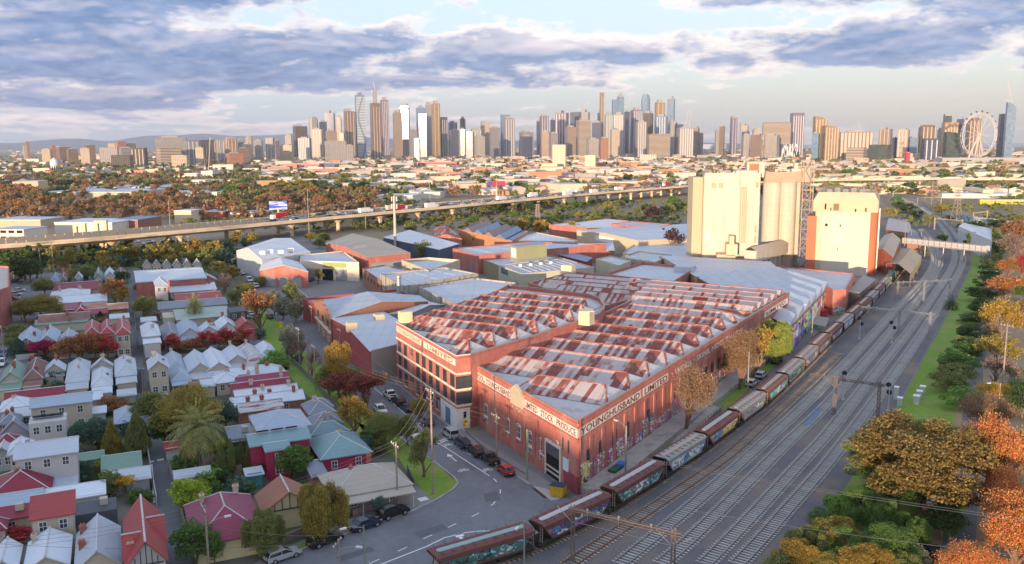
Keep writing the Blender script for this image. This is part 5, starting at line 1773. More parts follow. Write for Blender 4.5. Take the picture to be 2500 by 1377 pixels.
def house(crop,x0,x1,y0,y1,typ,rc,wc,eave,rise,label,ch='',ex='',cat='house',name=None,group='houses along the lane',nwin=2):
 ox,oy,sc=CRP[crop]
 u0,u1,v0,v1=ox+x0*sc,ox+x1*sc,oy+y0*sc,oy+y1*sc
 um,vm=(u0+u1)/2,(v0+v1)/2
 if eave<4.5 and typ!='f':
  eave,rise=eave*.8,rise*.92
 zc=eave+rise*.45
 a,b=gp(u0,vm,zc),gp(u1,vm,zc)
 w=max(2.0,(b-a).dot(E1)*1.04-.5)
 zt=eave if typ in 'hG' else eave+rise*(.8 if typ=='g' else .6)
 f,k=gp(um,v1,eave),gp(um,v0,zt)
 l=max(2.0,(k-f).dot(E2)-.5)
 c=(gp(u0,v0,zc)+gp(u1,v1,zc)+gp(u0,v1,zc)+gp(u1,v0,zc))/4
 c.z=0
 rn,rm=RC[rc]
 wn,wm=WC[wc]
 r=thing(name or('terrace_house' if cat=='house' else cat.replace(' ','_')),label,cat,c,RZL,group)
 X,Y=w/2,l/2
 MB().box(-X,-Y,0,X,Y,eave).obj('wall',wm,r)
 add_roof(r,-X,X,-Y,Y,eave,rise,typ,rm,.35,wm)
 i=0
 while i+2<len(ch)+0 and i+3<=len(ch):
  col,tx,ty=ch[i],int(ch[i+1])/9,int(ch[i+2])/9
  px,py=-X+w*tx,-Y+l*ty
  hz=rise*(1-abs(px)/X)if typ=='g' else(rise*(1-abs(py)/Y)if typ=='G' else rise*.5)
  o=link('chimney',CHME[col][0],r,(px,py,eave+hz+.2),RH.choice((0,math.pi/2)))
  link('chimney_pot',CHME[col][1],o)
  i+=3
 if cat=='house' and nwin:
  for t in([0]if nwin==1 else[-.5,.5]if nwin==2 else[-.62,0,.62]):
   hwin(r,X*t,-Y,1.0 if eave<4.5 else eave-2.0,1.0,1.35,'white')
   if eave>4.8:
    hwin(r,X*t,-Y,.9,1.1,1.3,'white')
  hwin(r,X,Y*.3,1.0 if eave<4.5 else eave-2.0,.9,1.2,'white','e')
 for e in ex:
  if e=='L':
   d=min(4.5,l*.38)
   MB().box(-X+.1,-Y-d,0,X-.1,-Y,eave*.78-.01).obj('lean_to_wall',wm,r)
   add_roof(r,-X+.1,X-.1,-Y-d+.3,-Y-.4,eave*.78,.5,'s',rm,.3,None,'lean_to_roof')
  elif e=='V':
   add_roof(r,-X,X,-Y-1.7,-Y-.4,eave*.8,.45,'s',rm,.2,None,'verandah_roof')
   pm=MB()
   for t in(-1,-.35,.35,1):
    pm.box(X*t*.97-.06,-Y-1.75,0,X*t*.97+.06,-Y-1.63,eave*.78)
   pm.obj('verandah_post',GUT,r)
  elif e=='K':
   z_=eave+rise*.55
   MB().box(X*.35,-.5,z_-.1,X*.35+.8,.7,z_+.12).obj('skylight',SKYL,r)
  elif e=='S':
   for t in(-.5,.0,.5):
    m_=Matrix.Translation((X*t,Y*.1,eave+rise*.7+.35))@Matrix.Rotation(RAD(-28),4,'X')
    MB().box(-.95,-.8,0,.95,.8,.06,0,m_).obj('solar_panel',SOL,r)
  elif e=='A':
   MB().box(X*.2,-.2,eave+rise*.5,X*.2+1.0,.8,eave+rise*.5+.9).obj('evaporative_cooler',WC['c'][1],r)
  elif e=='X':
   add_roof(r,-.1,X+.3,-Y*.2,Y*.35,eave,rise*.85,'G',rm,.2,wm,'cross_gable')
  elif e=='Y':
   add_roof(r,-X-.3,.1,-Y*.75,-Y*.2,eave,rise*.85,'G',rm,.2,wm,'cross_gable')
  elif e=='F':
   fm=MB()
   for k_ in range(5):
    t=-0.6+.3*k_
    fm.box(X*t-.06,-Y-.42,eave,X*t+.06,-Y-.36,eave+rise*(1-abs(t))-.2)
   fm.box(-X*.9,-Y-.42,eave-.1,X*.9,-Y-.36,eave+.08)
   fm.obj('gable_timbering',mat('dark_trim',(.05,.06,.08),.6),r)
 return r
OW=['nearest','second','third','fourth','fifth','sixth','seventh','eighth']
def row(rowname,crop,lane_x,specs):
 L_=sorted([s for s in specs if(s[0]+s[1])/2<lane_x],key=lambda s:-s[0])
 R_=sorted([s for s in specs if(s[0]+s[1])/2>=lane_x],key=lambda s:s[0])
 for side,lst in(('left',L_),('right',R_)):
  for i,s in enumerate(lst):
   x0,x1,y0,y1,typ,rc,wc,ev,rs=s[:9]
   tn=dict(h='hipped',g='gabled',G='gabled',s='skillion',f='flat',S='skillion')[typ]
   lab='%s %s roof, %s %s of the lane, %s'%(RC[rc][0],tn,OW[i],side,rowname)
   ex=s[10]if len(s)>10 else ''
   house(crop,x0,x1,y0,y1,typ,rc,wc,ev,rs,lab,s[9]if len(s)>9 else '',ex if set('LVF')&set(ex)or ev>4.5 else ex+('L' if RH.random()<.75 else 'V'))
row('row before the street trees','4',1100,[(20,190,1035,1195,'g','n','c',3.6,2.2,'b54b55',''),(200,350,1030,1145,'h','k','c',3.5,2.0,'b62b29','L'),(355,510,1020,1115,'g','g','c',3.6,2.0,'b57','L'),(530,700,1025,1165,'h','g','c',3.6,1.9,'c57c53','L'),(720,885,1010,1080,'g','g','c',3.8,2.0,'c55c52','L'),(725,880,1085,1210,'h','w','w',3.5,1.7,'','KA')if False else(725,880,1090,1205,'h','w','w',3.3,1.5,'','K'),(905,1065,1000,1120,'h','g','c',4.0,1.8,'c46','LA'),(1160,1320,975,1095,'g','g','c',6.0,1.7,'c38','K'),(1300,1440,970,1085,'h','b','b',3.6,1.8,'c49',''),(1335,1495,1090,1165,'h','b','c',3.3,1.5,'','V'),(1460,1650,950,1115,'g','g','c',3.8,2.0,'',''),(1595,1795,930,1105,'g','w','c',3.8,1.9,'',''),(1750,1940,910,1045,'g','g','c',3.8,1.9,'c49','L'),(1890,2050,900,1030,'h','R','c',3.5,1.8,'c59',''),(2030,2160,885,960,'h','w','c',3.4,1.6,'','')])
row('row behind the street trees','4',1050,[(140,315,770,910,'g','b','c',3.6,2.1,'b74','F'),(310,460,760,890,'g','b','c',3.6,2.1,'b45',''),(465,615,785,900,'g','b','w',3.5,2.0,'',''),(672,780,725,800,'h','r','c',6.2,1.5,'',''),(790,897,722,798,'h','r','c',6.2,1.5,'','K'),(905,1020,715,800,'h','r','c',6.2,1.5,'b69',''),(1110,1250,735,815,'h','w','w',5.0,1.5,'c63','L'),(1270,1405,740,840,'h','d','c',3.5,1.8,'c54',''),(1395,1560,700,830,'g','b','w',3.8,2.0,'',''),(1555,1715,730,810,'g','g','w',3.6,1.9,'b69','A'),(1700,1855,680,780,'g','w','w',3.6,2.0,'b49',''),(1840,2005,690,780,'g','r','r',3.6,2.2,'b59','')])
H=house
H('4',320,700,665,705,'G','k','c',3.4,1.8,'long brown tiled house on the left block behind the gabled trio','b53')
H('4',290,680,705,735,'s','n','c',3.2,.8,'long pale green lean-to roof behind the three gabled houses','b63',cat='house',nwin=0)
H('4',475,640,580,630,'s','p','w',3.3,.8,'low pink roofed house behind the dark green round tree','')
H('4',585,690,600,640,'h','m','b',3.4,1.8,'small maroon pyramid roof between the pink and the plum roofs','b48')
H('4',670,845,625,650,'G','p','w',3.4,1.0,'narrow plum roof with a white wall on the left block','',nwin=3)
H('4',640,840,578,612,'G','C','c',3.4,1.2,'patchy terracotta and white roof behind the plum roof')
H('4',845,1005,580,612,'G','C','b',3.2,1.2,'terracotta roofed shed at the lane edge on the left block',nwin=0)
H('4',865,1015,665,695,'s','g','c',3.0,.5,'white and grey rear shed at the lane above the red terraces',nwin=0)
H('4',480,835,500,560,'G','w','c',3.5,1.2,'long white roof with blue end beside the orange tree')
H('4',405,700,465,520,'h','w','c',3.6,1.8,'white hipped terrace roof with two pale chimneys on the left block','c26c77')
H('4',440,770,405,460,'G','m','c',3.6,1.6,'long maroon roof with pale chimneys near the top of the left block','c11c51')
H('4',395,475,350,395,'h','d','c',3.5,1.8,'small grey hipped cottage beside the palm, far left block')
H('4',475,530,350,385,'h','k','c',3.4,1.6,'brown hipped cottage just left of the far palm')
H('4',745,805,305,385,'g','n','c',3.8,2.2,'narrow green gabled cottage near the top of the left block')
H('4',825,905,300,370,'g','w','w',3.8,2.4,'narrow white gabled cottage right of the green gabled one')
H('4',600,640,335,380,'g','w','w',3.6,2.0,'white gabled cottage peeping left of the round green tree')
H('4',915,990,310,350,'h','k','c',3.5,1.5,'low brown roof at the lane top behind the round tree')
H('4',1065,1595,295,385,'G','g','r',6.5,1.4,'wide grey iron warehouse roof right of the lane top',cat='warehouse',nwin=0)
for i,x in enumerate((1120,1195,1275,1355,1435,1515)):
 H('4',x,x+74,245-i*2,290-i*2,'g','b','c',5.0,2.4,'%s of six small blue gables in a row behind the wide warehouse'%('leftmost','second','third','fourth','fifth','last')[i],name='gabled_cottage')
H('4',1155,1330,375,410,'G','g','r',4.5,1.2,'grey roofed brick wing below the wide warehouse',nwin=0)
H('4',1215,1315,390,425,'h','b','w',7.0,1.8,'cream box house with blue pyramid roof below the wide warehouse')
H('4',1330,1560,345,400,'G','w','r',5.2,1.2,'white warehouse roof stepping over red brick gables')
H('4',1560,1700,345,400,'g','b','r',5.0,1.8,'blue roofed red brick gable by the bare pale tree')
H('4',1330,1690,420,470,'G','w','c',4.0,1.3,'long white terrace roof with brick chimneys above the red roof','b25b84')
H('4',1375,1740,490,545,'G','r','c',3.8,1.6,'long bright red roof right of the lane','c86')
H('4',1460,1690,520,555,'s','n','c',3.4,.8,'narrow green roof tucked under the bright red roof',nwin=0)
H('4',1240,1780,545,595,'G','d','c',3.8,1.2,'long dull green grey roof below the bright red roof','c85')
H('4',1370,1790,600,680,'G','G','c',3.6,1.4,'broad pale green roof behind the tall palm','')
H('4',1275,1375,650,695,'f','w','c',3.0,.1,'flat pergola roof of pale slats beside the bare tree',cat='shed',nwin=0)
H('4',1110,1230,690,720,'s','g','w',2.8,.4,'grey rear shed just right of the lane',cat='shed',nwin=0)
H('4',1790,1940,610,650,'f','w','d',5.2,.1,'flat white roofed dark brick block beside the verge')
H('1',60,495,5,45,'G','m','w',3.4,1.3,'long maroon roof below the row of grey backs','')
H('1',255,715,40,100,'G','b','c',5.4,1.0,'long blue grey roofed cream two storey wing',nwin=3)
H('1',500,800,15,75,'G','w','w',3.4,1.0,'white roofed lean-to beyond the cream two storey wing',nwin=1)
H('1',530,830,150,190,'s','w','w',3.0,.7,'white ribbed verandah roof with a dark balustrade below it',nwin=0)
H('1',900,1090,135,235,'h','b','g',3.2,1.4,'grey hipped shed house at the lane beside the small orange tree')
H('1',925,1070,0,45,'s','g','g',3.2,.4,'grey carport at the lane above the small orange tree',cat='shed',nwin=0)
H('1',10,240,60,130,'h','w','w',3.6,1.8,'pale hipped roof with a bulky grey chimney at the left edge','c45')
H('1',0,165,190,240,'h','d','b',3.4,1.5,'dark hipped roof with two brick chimneys at the left edge','b35b59')
H('1',100,250,140,190,'G','w','w',3.4,1.2,'small white roof left of the white modern house')
H('1',230,525,195,260,'f','w','w',6.4,.1,'white modern flat roofed house with two tilted solar panels','','S',nwin=3)
H('1',10,215,235,340,'g','d','g',4.0,2.4,'dark grey gabled house with a vented gable at the left edge')
H('1',-40,155,355,405,'h','m','w',3.6,1.4,'maroon hipped roof at the left edge below the dark gable')
H('1',-60,110,410,520,'g','g','g',3.4,1.6,'pale blue grey roof at the left edge beside the big white house')
H('1',140,605,380,490,'G','g','w',6.6,1.2,'big white two storey house with grey roof, back of the left block',nwin=3)
H('1',75,250,385,470,'h','w','w',5.6,1.4,'grey hipped dormer wing left of the big white house','','K')
H('1',805,1110,515,625,'s','n','c',3.0,.9,'green skillion roofed studio beside the lane',cat='shed',nwin=0)
H('1',605,815,500,545,'s','n','c',2.6,.5,'bright green low shed roof behind the green studio',cat='shed',nwin=0)
H('1',895,1180,625,710,'s','g','g',2.8,.5,'weathered grey garage roof at the lane below the green studio',cat='shed',nwin=0)
H('1',-60,395,620,770,'h','m','w',3.8,2.3,'large maroon hipped house with one brick chimney at the left edge','b45')
H('1',395,605,680,770,'s','g','g',3.0,.5,'flat grey rear roof beside the large maroon hipped house',nwin=0)
H('1',-60,330,785,890,'G','b','c',3.4,1.0,'long blue grey roof below the large maroon hipped house',nwin=0)
H('1',365,820,755,850,'s','w','w',3.2,.7,'white ribbed skillion roof in the middle of the left block',nwin=0)
H('1',250,580,835,985,'s','r','c',5.6,1.6,'tall cream rear wing with one steep red roof')
H('1',-60,245,920,1010,'s','m','c',3.6,.8,'low maroon skillion roof left of the tall cream wing','','A',nwin=1)
H('1',585,925,865,975,'f','g','d',3.6,.1,'flat grey roof with one air unit beside the steep red roof','','A',nwin=0)
H('1',212,545,1105,1400,'g','w','c',3.8,1.6,'white iron gabled house with two roof vents near the bottom edge','c18')
H('1',600,940,1005,1400,'g','g','c',4.0,2.3,'pale grey gabled house with two brick chimneys by the bottom edge','b18b14')
H('1',975,1285,860,1380,'g','r','w',4.6,2.8,'steep red roofed house with side gables at the lane corner','c12','XYF')
H('1',-60,145,1180,1420,'g','w','w',3.8,1.4,'white roof with a brick party wall in the bottom left corner','',nwin=0)
H('1',-80,20,1010,1080,'h','m','w',3.6,1.2,'maroon roof corner at the left edge above the red berry tree',nwin=0)
H('1',1480,2030,800,1110,'h','p','y',3.6,3.0,'large plum red hipped house on the lane corner','c27c78')
H('2',90,530,690,940,'g','o','y',3.7,2.6,'orange brown roofed house with half timbered cream gable','','F')
H('2',600,1270,570,755,'h','t','t',3.8,2.4,'tan roofed bay window house facing the street bend','b35b69','V')
H('2',520,945,320,485,'h','T','m',3.8,2.2,'teal hipped roof house with crimson side wall','c56')
H('2',0,495,300,400,'G','T','m',5.2,.9,'teal ribbed roof with tilted solar panels over crimson walls','','S',nwin=0)
H('2',140,350,425,465,'s','T','m',5.0,.5,'low crimson rear wing with a dark opening',nwin=1)
H('2',50,480,145,270,'h','b','c',6.2,1.8,'cream two storey house with grey hipped roof',nwin=3)
H('2',490,750,180,250,'h','d','c',3.8,1.8,'dark slate hipped roof behind the teal roof','c52')
H('2',460,680,75,160,'h','d','r',3.8,1.8,'dark blue hipped roof with a stout pale chimney near the verge','c33')
H('2',480,800,255,320,'h','T','c',3.6,1.5,'rear teal hip behind the crimson house','c36')
H('2',495,610,560,680,'s','d','b',2.8,.6,'navy shed roof wedged behind the tan roofed house',cat='shed',nwin=0)
H('2',-10,135,615,670,'s','g','T',3.0,.3,'small teal garden shed with a pale roof by the paling fence',cat='shed',nwin=0)
H('1',1370,1660,625,680,'s','g','g',3.0,.4,'pale garage roof right of the lane above the lime bush',cat='shed',nwin=0)
H('1',1310,1395,410,465,'s','r','w',2.6,.4,'small red shed roof beside the big palm',cat='shed',nwin=0)
H('1',1790,1990,285,400,'s','d','d',3.4,.5,'dark flat rear roof with an air unit behind the palm','','A',nwin=0)
H('5',0,200,1085,1120,'G','w','c',3.6,1.2,'white terrace roof at the top of the verge terraces','b53',nwin=0)
H('5',130,430,1065,1110,'h','w','c',3.8,1.4,'white hipped terrace end with orange chimney near the green tree','b54c20')
H('5',50,470,1140,1180,'G','p','c',3.8,1.2,'bright plum terrace roof with stout pale chimneys','c25c85')
H('5',0,480,1185,1240,'G','m','b',3.8,1.2,'dull maroon terrace roof with two pale chimneys','c33c85')
H('5',30,540,1240,1285,'G','w','c',3.8,1.2,'white terrace roof directly below the maroon roof','c43c84')
H('5',0,590,1290,1345,'G','w','b',3.8,1.3,'white terrace roof with three brick chimneys','b35b57b84')
H('5',60,420,1350,1400,'G','R','b',3.8,1.2,'rust streaked terrace roof above the cream two storey house','b55b25')
H('5',600,810,1335,1380,'h','d','c',3.6,1.5,'dark blue hipped roof nearest the orange birch','c36')
H('4',1475,1580,1190,1230,'f','t','b',3.0,.1,'small tan flat roof beside the brick verandah cottage',cat='shed',nwin=0)
H('4',1580,1690,1180,1230,'s','g','c',3.2,.5,'small pale grey lean-to above the maroon terrace roof',cat='shed',nwin=0)
H('4',1680,1880,1120,1180,'h','w','c',3.6,1.4,'white hipped roof above the maroon terrace roofs','c57')
r,P=block('brick_office','red brick three storey office with white bands at the left edge','office',((22,650),(22,700),(-160,760),(-120,640)),11,BRICK,mat('office_roof',(.4,.4,.4),.8),0,0,.6)
W_=Wall(P[1],P[0])
def fence(px,h,label,m=TIMBER,name='paling_fence',t=.06,step=2.4):
 pts=[gp(u,v)for u,v in px]
 r=thing(name,label,'fence' if 'fence' in name else 'wall',pts[0])
 rs=resample(pts,step)
 rs=[a for a,_ in rs]+[pts[-1]]
 me={}
 pm=MB()
 for p,q in zip(rs[:-1],rs[1:]):
  d=q-p
  if d.length<.2:
   continue
  d2=d.normalized()
  n=Vector((-d2.y,d2.x,0))*t
  wobj(MB().prism([p+n,p-n,q-n-d2*.02,q+n-d2*.02],0,h-RH.random()*.08),'fence_panel' if 'fence' in name else 'wall_panel',m,r)
 for p in rs:
  pm.tube(p,p+Vector((0,0,h+.05)),.08,.08,4)
 wobj(pm,'post',m,r)
 return r
fence(((412,1148),(440,1250),(462,1340)),1.9,'grey paling fence along the right side of the lane')
fence(((352,1060),(366,1140),(384,1240)),1.9,'patchy fence along the left side of the lane',WC['g'][1])
fence(((505,1180),(590,1160)),1.8,'paling fence behind the pencil cypresses')
fence(((630,1150),(690,1140)),1.8,'paling fence below the crimson wing')
fence(((345,900),(350,980)),1.8,'dark fence on the lane edge beside the two storey cottage')
fence(((325,745),(331,800),(336,850)),1.8,'fence on the right of the upper lane')
fence(((862,1260),(905,1243),(900,1250),(948,1225)),1.0,'low pink and brown front fence of the tan roofed house',mat('front_fence',(.38,.28,.26),.8,0,1,.15))
fence(((660,1340),(760,1300)),1.2,'stone front wall of the half timbered house',mat('stone_wall',(.24,.20,.17),.9,0,2.5,.3),'stone_wall',.18)
fence(((995,1160),(1010,1195)),1.7,'dark side fence of the tan roofed house',WC['d'][1])
fence(((40,880),(120,872),(200,864)),1.4,'white front fence left of the magenta tree',GUT)
fence(((560,995),(640,1000),(700,1005)),1.8,'brick yard wall between the verge terraces',BRICK2,'yard_wall',.12)
fence(((190,1155),(255,1150)),1.8,'brown paling fence left of the olive bush')
fence(((700,870),(760,930),(810,985),(860,1045)),1.2,'low fence along the footpath behind the grassy verge',mat('dark_picket',(.2,.2,.2),.8))
for i,(a,b)in enumerate((((120,925),(320,902)),((350,890),(640,862)),((0,968),(330,942)),((350,968),(480,955)),((150,792),(318,776)),((348,770),(560,745)),((140,735),(315,724)),((345,715),(560,700)))):
 fence((a,b),1.7,'%s of the long back fences between the house rows'%('%d%s'%(i+1,('st','nd','rd')[i]if i<3 else 'th'))+(' left of the lane' if a[0]<330 else ' right of the lane'),TIMBER)
RT=random.Random(2024)
NPR=np.random.RandomState(5)
def fast_mesh(name,V,m,nq=4):
 """V: (N*nq, 3) vertices of separate polygons with nq corners"""
 n=len(V)//nq
 me=bpy.data.meshes.new(name)
 me.vertices.add(len(V))
 me.vertices.foreach_set('co',V.astype(np.float32).ravel())
 me.loops.add(n*nq)
 me.loops.foreach_set('vertex_index',np.arange(n*nq,dtype=np.int32))
 me.polygons.add(n)
 me.polygons.foreach_set('loop_start',np.arange(0,n*nq,nq,dtype=np.int32))
 me.polygons.foreach_set('loop_total',np.full(n,nq,dtype=np.int32))
 me.update(calc_edges=True)
 me.materials.append(m)
 return me
def leaf_quads(C,size,up=.35,elong=1.5,dirs=None):
 n=len(C)
 a=NPR.normal(size=(n,3))if dirs is None else dirs+NPR.normal(size=(n,3))*.25
 a/=np.linalg.norm(a,axis=1)[:,None]
 b=NPR.normal(size=(n,3))
 b-=(b*a).sum(1)[:,None]*a
 b/=np.linalg.norm(b,axis=1)[:,None]+1e-9
 s=(size*NPR.uniform(.6,1.35,n))[:,None]
 a*=s*elong/2
 b*=s/2
 return np.stack([C-a-b*.35,C+a*.1-b,C+a+b*.2,C-a*.1+b],1).reshape(-1,3)
def ball(n,r=1.0,shell=.55):
 d=NPR.normal(size=(n,3))
 d/=np.linalg.norm(d,axis=1)[:,None]
 return d*(NPR.uniform(shell**3,1,n)**(1/3))[:,None]*r
def crown_round(n,k,leaf,flat=1.0,gap=.30,low=-.55):
 """crown in a unit ball (radius 1, centre 0): k clumps of leaves of unequal size"""
 cc=ball(k*2,.78,.35)
 cc=cc[cc[:,2]>low][:k]
 rad=NPR.uniform(.20,.42,len(cc))*(1-gap*.5)
 w=rad**2
 idx=NPR.choice(len(cc),n,p=w/w.sum())
 d=ball(n,1.0,.55)
 d[:,2]=np.where(d[:,2]<-.3,d[:,2]*.5,d[:,2])
 P=cc[idx]+d*rad[idx][:,None]
 P[:,2]*=flat
 return leaf_quads(P,leaf)
def crown_willow(n,k,leaf):
 cc=ball(k,.72,.5)
 cc=cc[cc[:,2]>-.25]
 idx=NPR.choice(len(cc),n)
 P=cc[idx]+ball(n,1,.3)*.17
 drop=NPR.uniform(0,1,n)**1.4
 r=np.linalg.norm(P[:,:2],axis=1)
 P[:,2]-=drop*(.35+.55*r)
 dirs=np.tile(np.array([[0,0,-1.]]),(n,1))
 return leaf_quads(P,leaf,elong=2.6,dirs=dirs)
def crown_column(n,leaf,taper=1.0):
 z=NPR.uniform(-1,1,n)
 t=(z+1)/2
 r=np.clip(np.minimum(t*5,1)*(1-t**(1.6*taper))**.7,.02,1)
 a=NPR.uniform(0,2*math.pi,n)
 rr=r*(NPR.uniform(.55,1,n)**.5)*(1+.16*np.sin(a*5+z*7))
 P=np.stack([rr*np.cos(a),rr*np.sin(a),z],1)
 return leaf_quads(P,leaf,dirs=np.stack([np.cos(a)*.3,np.sin(a)*.3,np.ones(n)],1),elong=2.0)
def crown_bare(n,seed,leaf_n=0,leaf=.05,spread=1.0):
 """fan of ascending twigs: thin quads"""
 R=random.Random(seed)
 segs=[]
 def grow(p,d,L,lev):
  q=p+d*L
  segs.append((p,q,.035*.62**lev))
  if lev>=5 or len(segs)>n:
   return
  for _ in range(3 if lev<4 else 2):
   nd=(d+Vector((R.gauss(0,.5),R.gauss(0,.5),R.gauss(.12,.3)))*spread).normalized()
   grow(p.lerp(q,R.uniform(.55,1)),nd,L*R.uniform(.62,.82),lev+1)
 for _ in range(4):
  grow(Vector((0,0,-1)),Vector((R.gauss(0,.45),R.gauss(0,.45),1)).normalized(),.62,0)
 V,tips=[],[]
 for p,q,w in segs:
  d=(q-p).normalized()
  a=d.cross(Vector((R.gauss(0,1),R.gauss(0,1),R.gauss(0,1)))).normalized()
  for s in(a*w,d.cross(a)*w):
   V+=[p-s,p+s,q+s*.6,q-s*.6]
  tips.append(q)
 V=np.array([tuple(v)for v in V])
 V=V-0
 L_=None
 if leaf_n:
  T=np.array([tuple(t)for t in tips if t.z>-.6])
  P=T[NPR.choice(len(T),leaf_n)]+NPR.normal(size=(leaf_n,3))*.07
  L_=leaf_quads(P,leaf)
 return V,L_
def crown_palm(nf,seed,droop=1.0,leaf=.06):
 R=random.Random(seed)
 V=[]
 for i in range(nf):
  az=i*2.39996+R.uniform(-.2,.2)
  el=math.pi/2*(1-(i/nf)**.8*1.35)+R.uniform(-.08,.08)
  h=Vector((math.cos(az),math.sin(az),0))
  d=h*math.cos(el)+Vector((0,0,math.sin(el)))
  p=Vector((0,0,0))
  side=Vector((-h.y,h.x,0))
  st=9
  for s in range(st):
   q=p+d*(1.0/st)
   d=(d+Vector((0,0,-.17*droop))).normalized()
   w=.10*math.sin(math.pi*min(1,(s+1.2)/(st+.6)))+.012
   dn=d.cross(side).normalized()
   for sg in(-1,1):
    for k in range(2):
     b=p.lerp(q,k/2)
     e=b+side*(sg*w*1.25)+d*.07-Vector((0,0,.035))
     V+=[b-d*.012,b+d*.022,e+d*.012,e-d*.008]
   V+=[p-dn*.008,p+dn*.008,q+dn*.006,q-dn*.006]
   p=q
 return np.array([tuple(v)for v in V])
def lf(n,c,isl=.35,hue=.03,tl=.42):
 return mat('leaf_'+n,c,.75,0,.35,.14,isl=isl,rnd=.06,hue=hue,spec=.12,tl=tl)
LC=dict(dark=lf('dark',(0.0789,0.131,0.0456)),green=lf('green',(0.131,0.229,0.0615)),bright=lf('bright',(0.211,0.351,0.0789)),lime=lf('lime',(0.351,0.456,0.0615)),olive=lf('olive',(0.229,0.255,0.0878)),gold=lf('gold',(0.348,0.288,0.0756)),golden=lf('golden',(0.405,0.284,0.0675)),grey=lf('grey',(0.264,0.272,0.194)),bluegreen=lf('bluegreen',(0.114,0.202,0.15)),orange=lf('orange',(.44,.21,.08),.4,.04),rust=lf('rust',(0.37,0.196,0.0952),.4,.02),brown=lf('brown',(0.325,0.218,0.129),.35,.04),red=lf('red',(0.54,0.0607,0.0675),.4,.03),magenta=lf('magenta',(0.351,0.027,0.0945),.35,.02),mixed=lf('mixed',(0.393,0.181,0.0756),.45,.10),mauve=lf('mauve',(0.297,0.216,0.189),.3,.03),yellow=lf('yellow',(0.567,0.378,0.054),.35),plane=lf('plane',(0.6,0.27,0.101),.45,.05),palm=lf('palm',(.34,.35,.13)),purple=lf('purple',(0.081,0.054,0.0675)),willow=lf('willow',(0.27,0.324,0.081)),crimson=lf('crimson',(.28,.085,.07),.4,.03))
LC['gumtop']=lf('gumtop',(.27,.20,.075),.45,.03)
BARK=mat('bark',(.17,.125,.095),.9,0,2,.25)
BARKP=mat('pale_bark',(.40,.33,.27),.85,0,2,.25)
TWIG=mat('twig',(.24,.15,.11),.9,0,2,.2,rnd=.15)
TWIGP=mat('pale_twig',(.36,.26,.19),.9,0,2,.2)
_TP={}
def trunk_mesh(seed,limbs=5,bark=BARK,top=.25):
 """from z=-1 (ground) up to about z=top, unit radius crown above"""
 R=random.Random(seed)
 mb=MB()
 p,r=Vector((0,0,0)),.075
 pts=[p]
 for k in range(4):
  q=p+Vector((R.gauss(0,.05),R.gauss(0,.05),.16))
  mb.tube(p,q,r,r*.88,7)
  p,r=q,r*.88
  pts.append(p)
 for k in range(limbs):
  b=pts[R.randint(2,4)]
  a=2*math.pi*(k+R.random()*.5)/limbs
  m_=b+Vector((math.cos(a)*.22,math.sin(a)*.22,.16+R.random()*.1))
  e=m_+Vector((math.cos(a)*.25,math.sin(a)*.25,.2+R.random()*.15))
  mb.tube(b,m_,r*.7,r*.45,5).tube(m_,e,r*.45,r*.15,4)
 return mb.mesh('trunk',bark)
def proto(kind,q):
 """meshes for a kind of tree at a level of detail q (0 near hero .. 3 far): crown in a unit ball, some kinds with twigs"""
 key=(kind,q)
 if key in _TP:
  return _TP[key]
 out=[]
 nv=3 if q>=1 else 2
 for s in range(nv):
  N=(34000,5200,1200,260)[q]
  lf_=(.027,.064,.125,.25)[q]
  tw=None
  if kind=='round':
   V=crown_round(N,70 if q<2 else 30,lf_,.92,.15)
  elif kind=='euc':
   V=crown_round(int(N*.9),60 if q<2 else 22,lf_,.95,.5,-1.0)
  elif kind=='willow':
   V=crown_willow(int(N*1.1),60 if q<2 else 24,lf_)
  elif kind=='column':
   V=crown_column(int(N*.8),lf_*1.2)
  elif kind=='cone':
   V=crown_column(N,lf_*1.2,.5)
  elif kind=='bush':
   V=crown_round(int(N*.6),30,lf_*1.2,.85,.1,-.9)
  elif kind in('bare','sparse','plane'):
   ln={'bare':0,'sparse':int(N*.8),'plane':int(N*1.5)}[kind]
   tw,V=crown_bare((900,500,240,120)[q],31+s*7,ln or int(N*.25),lf_*(.8 if kind=='plane' else .9),.8 if kind=='bare' else 1.0)
   sc=1.0/max(.5,np.abs(np.concatenate([tw,V]))[:,:2].max()*.92)
   zt=max(tw[:,2].max(),.4)
   for A_ in(tw,V):
    A_[:,:2]*=sc
    A_[:,2]=(A_[:,2]+1)/(zt+1)*2-1
  elif kind=='palm':
   V=crown_palm(64 if q<2 else 34,s+3,1.15)
  elif kind=='fanpalm':
   V=crown_palm(34,s+9,1.6)
  out.append((fast_mesh('crown',V,LC['green']),fast_mesh('twigs',tw,TWIG)if tw is not None else None,trunk_mesh(s*11+3,5 if kind in('round','willow','bush')else 7)))
 _TP[key]=out
 return out
NAMES=dict(round='broadleaf_tree',euc='gum_tree',willow='weeping_tree',column='cypress_tree',cone='conifer_tree',bush='shrub',bare='bare_tree',sparse='autumn_tree',plane='plane_tree',palm='palm_tree',fanpalm='fan_palm')
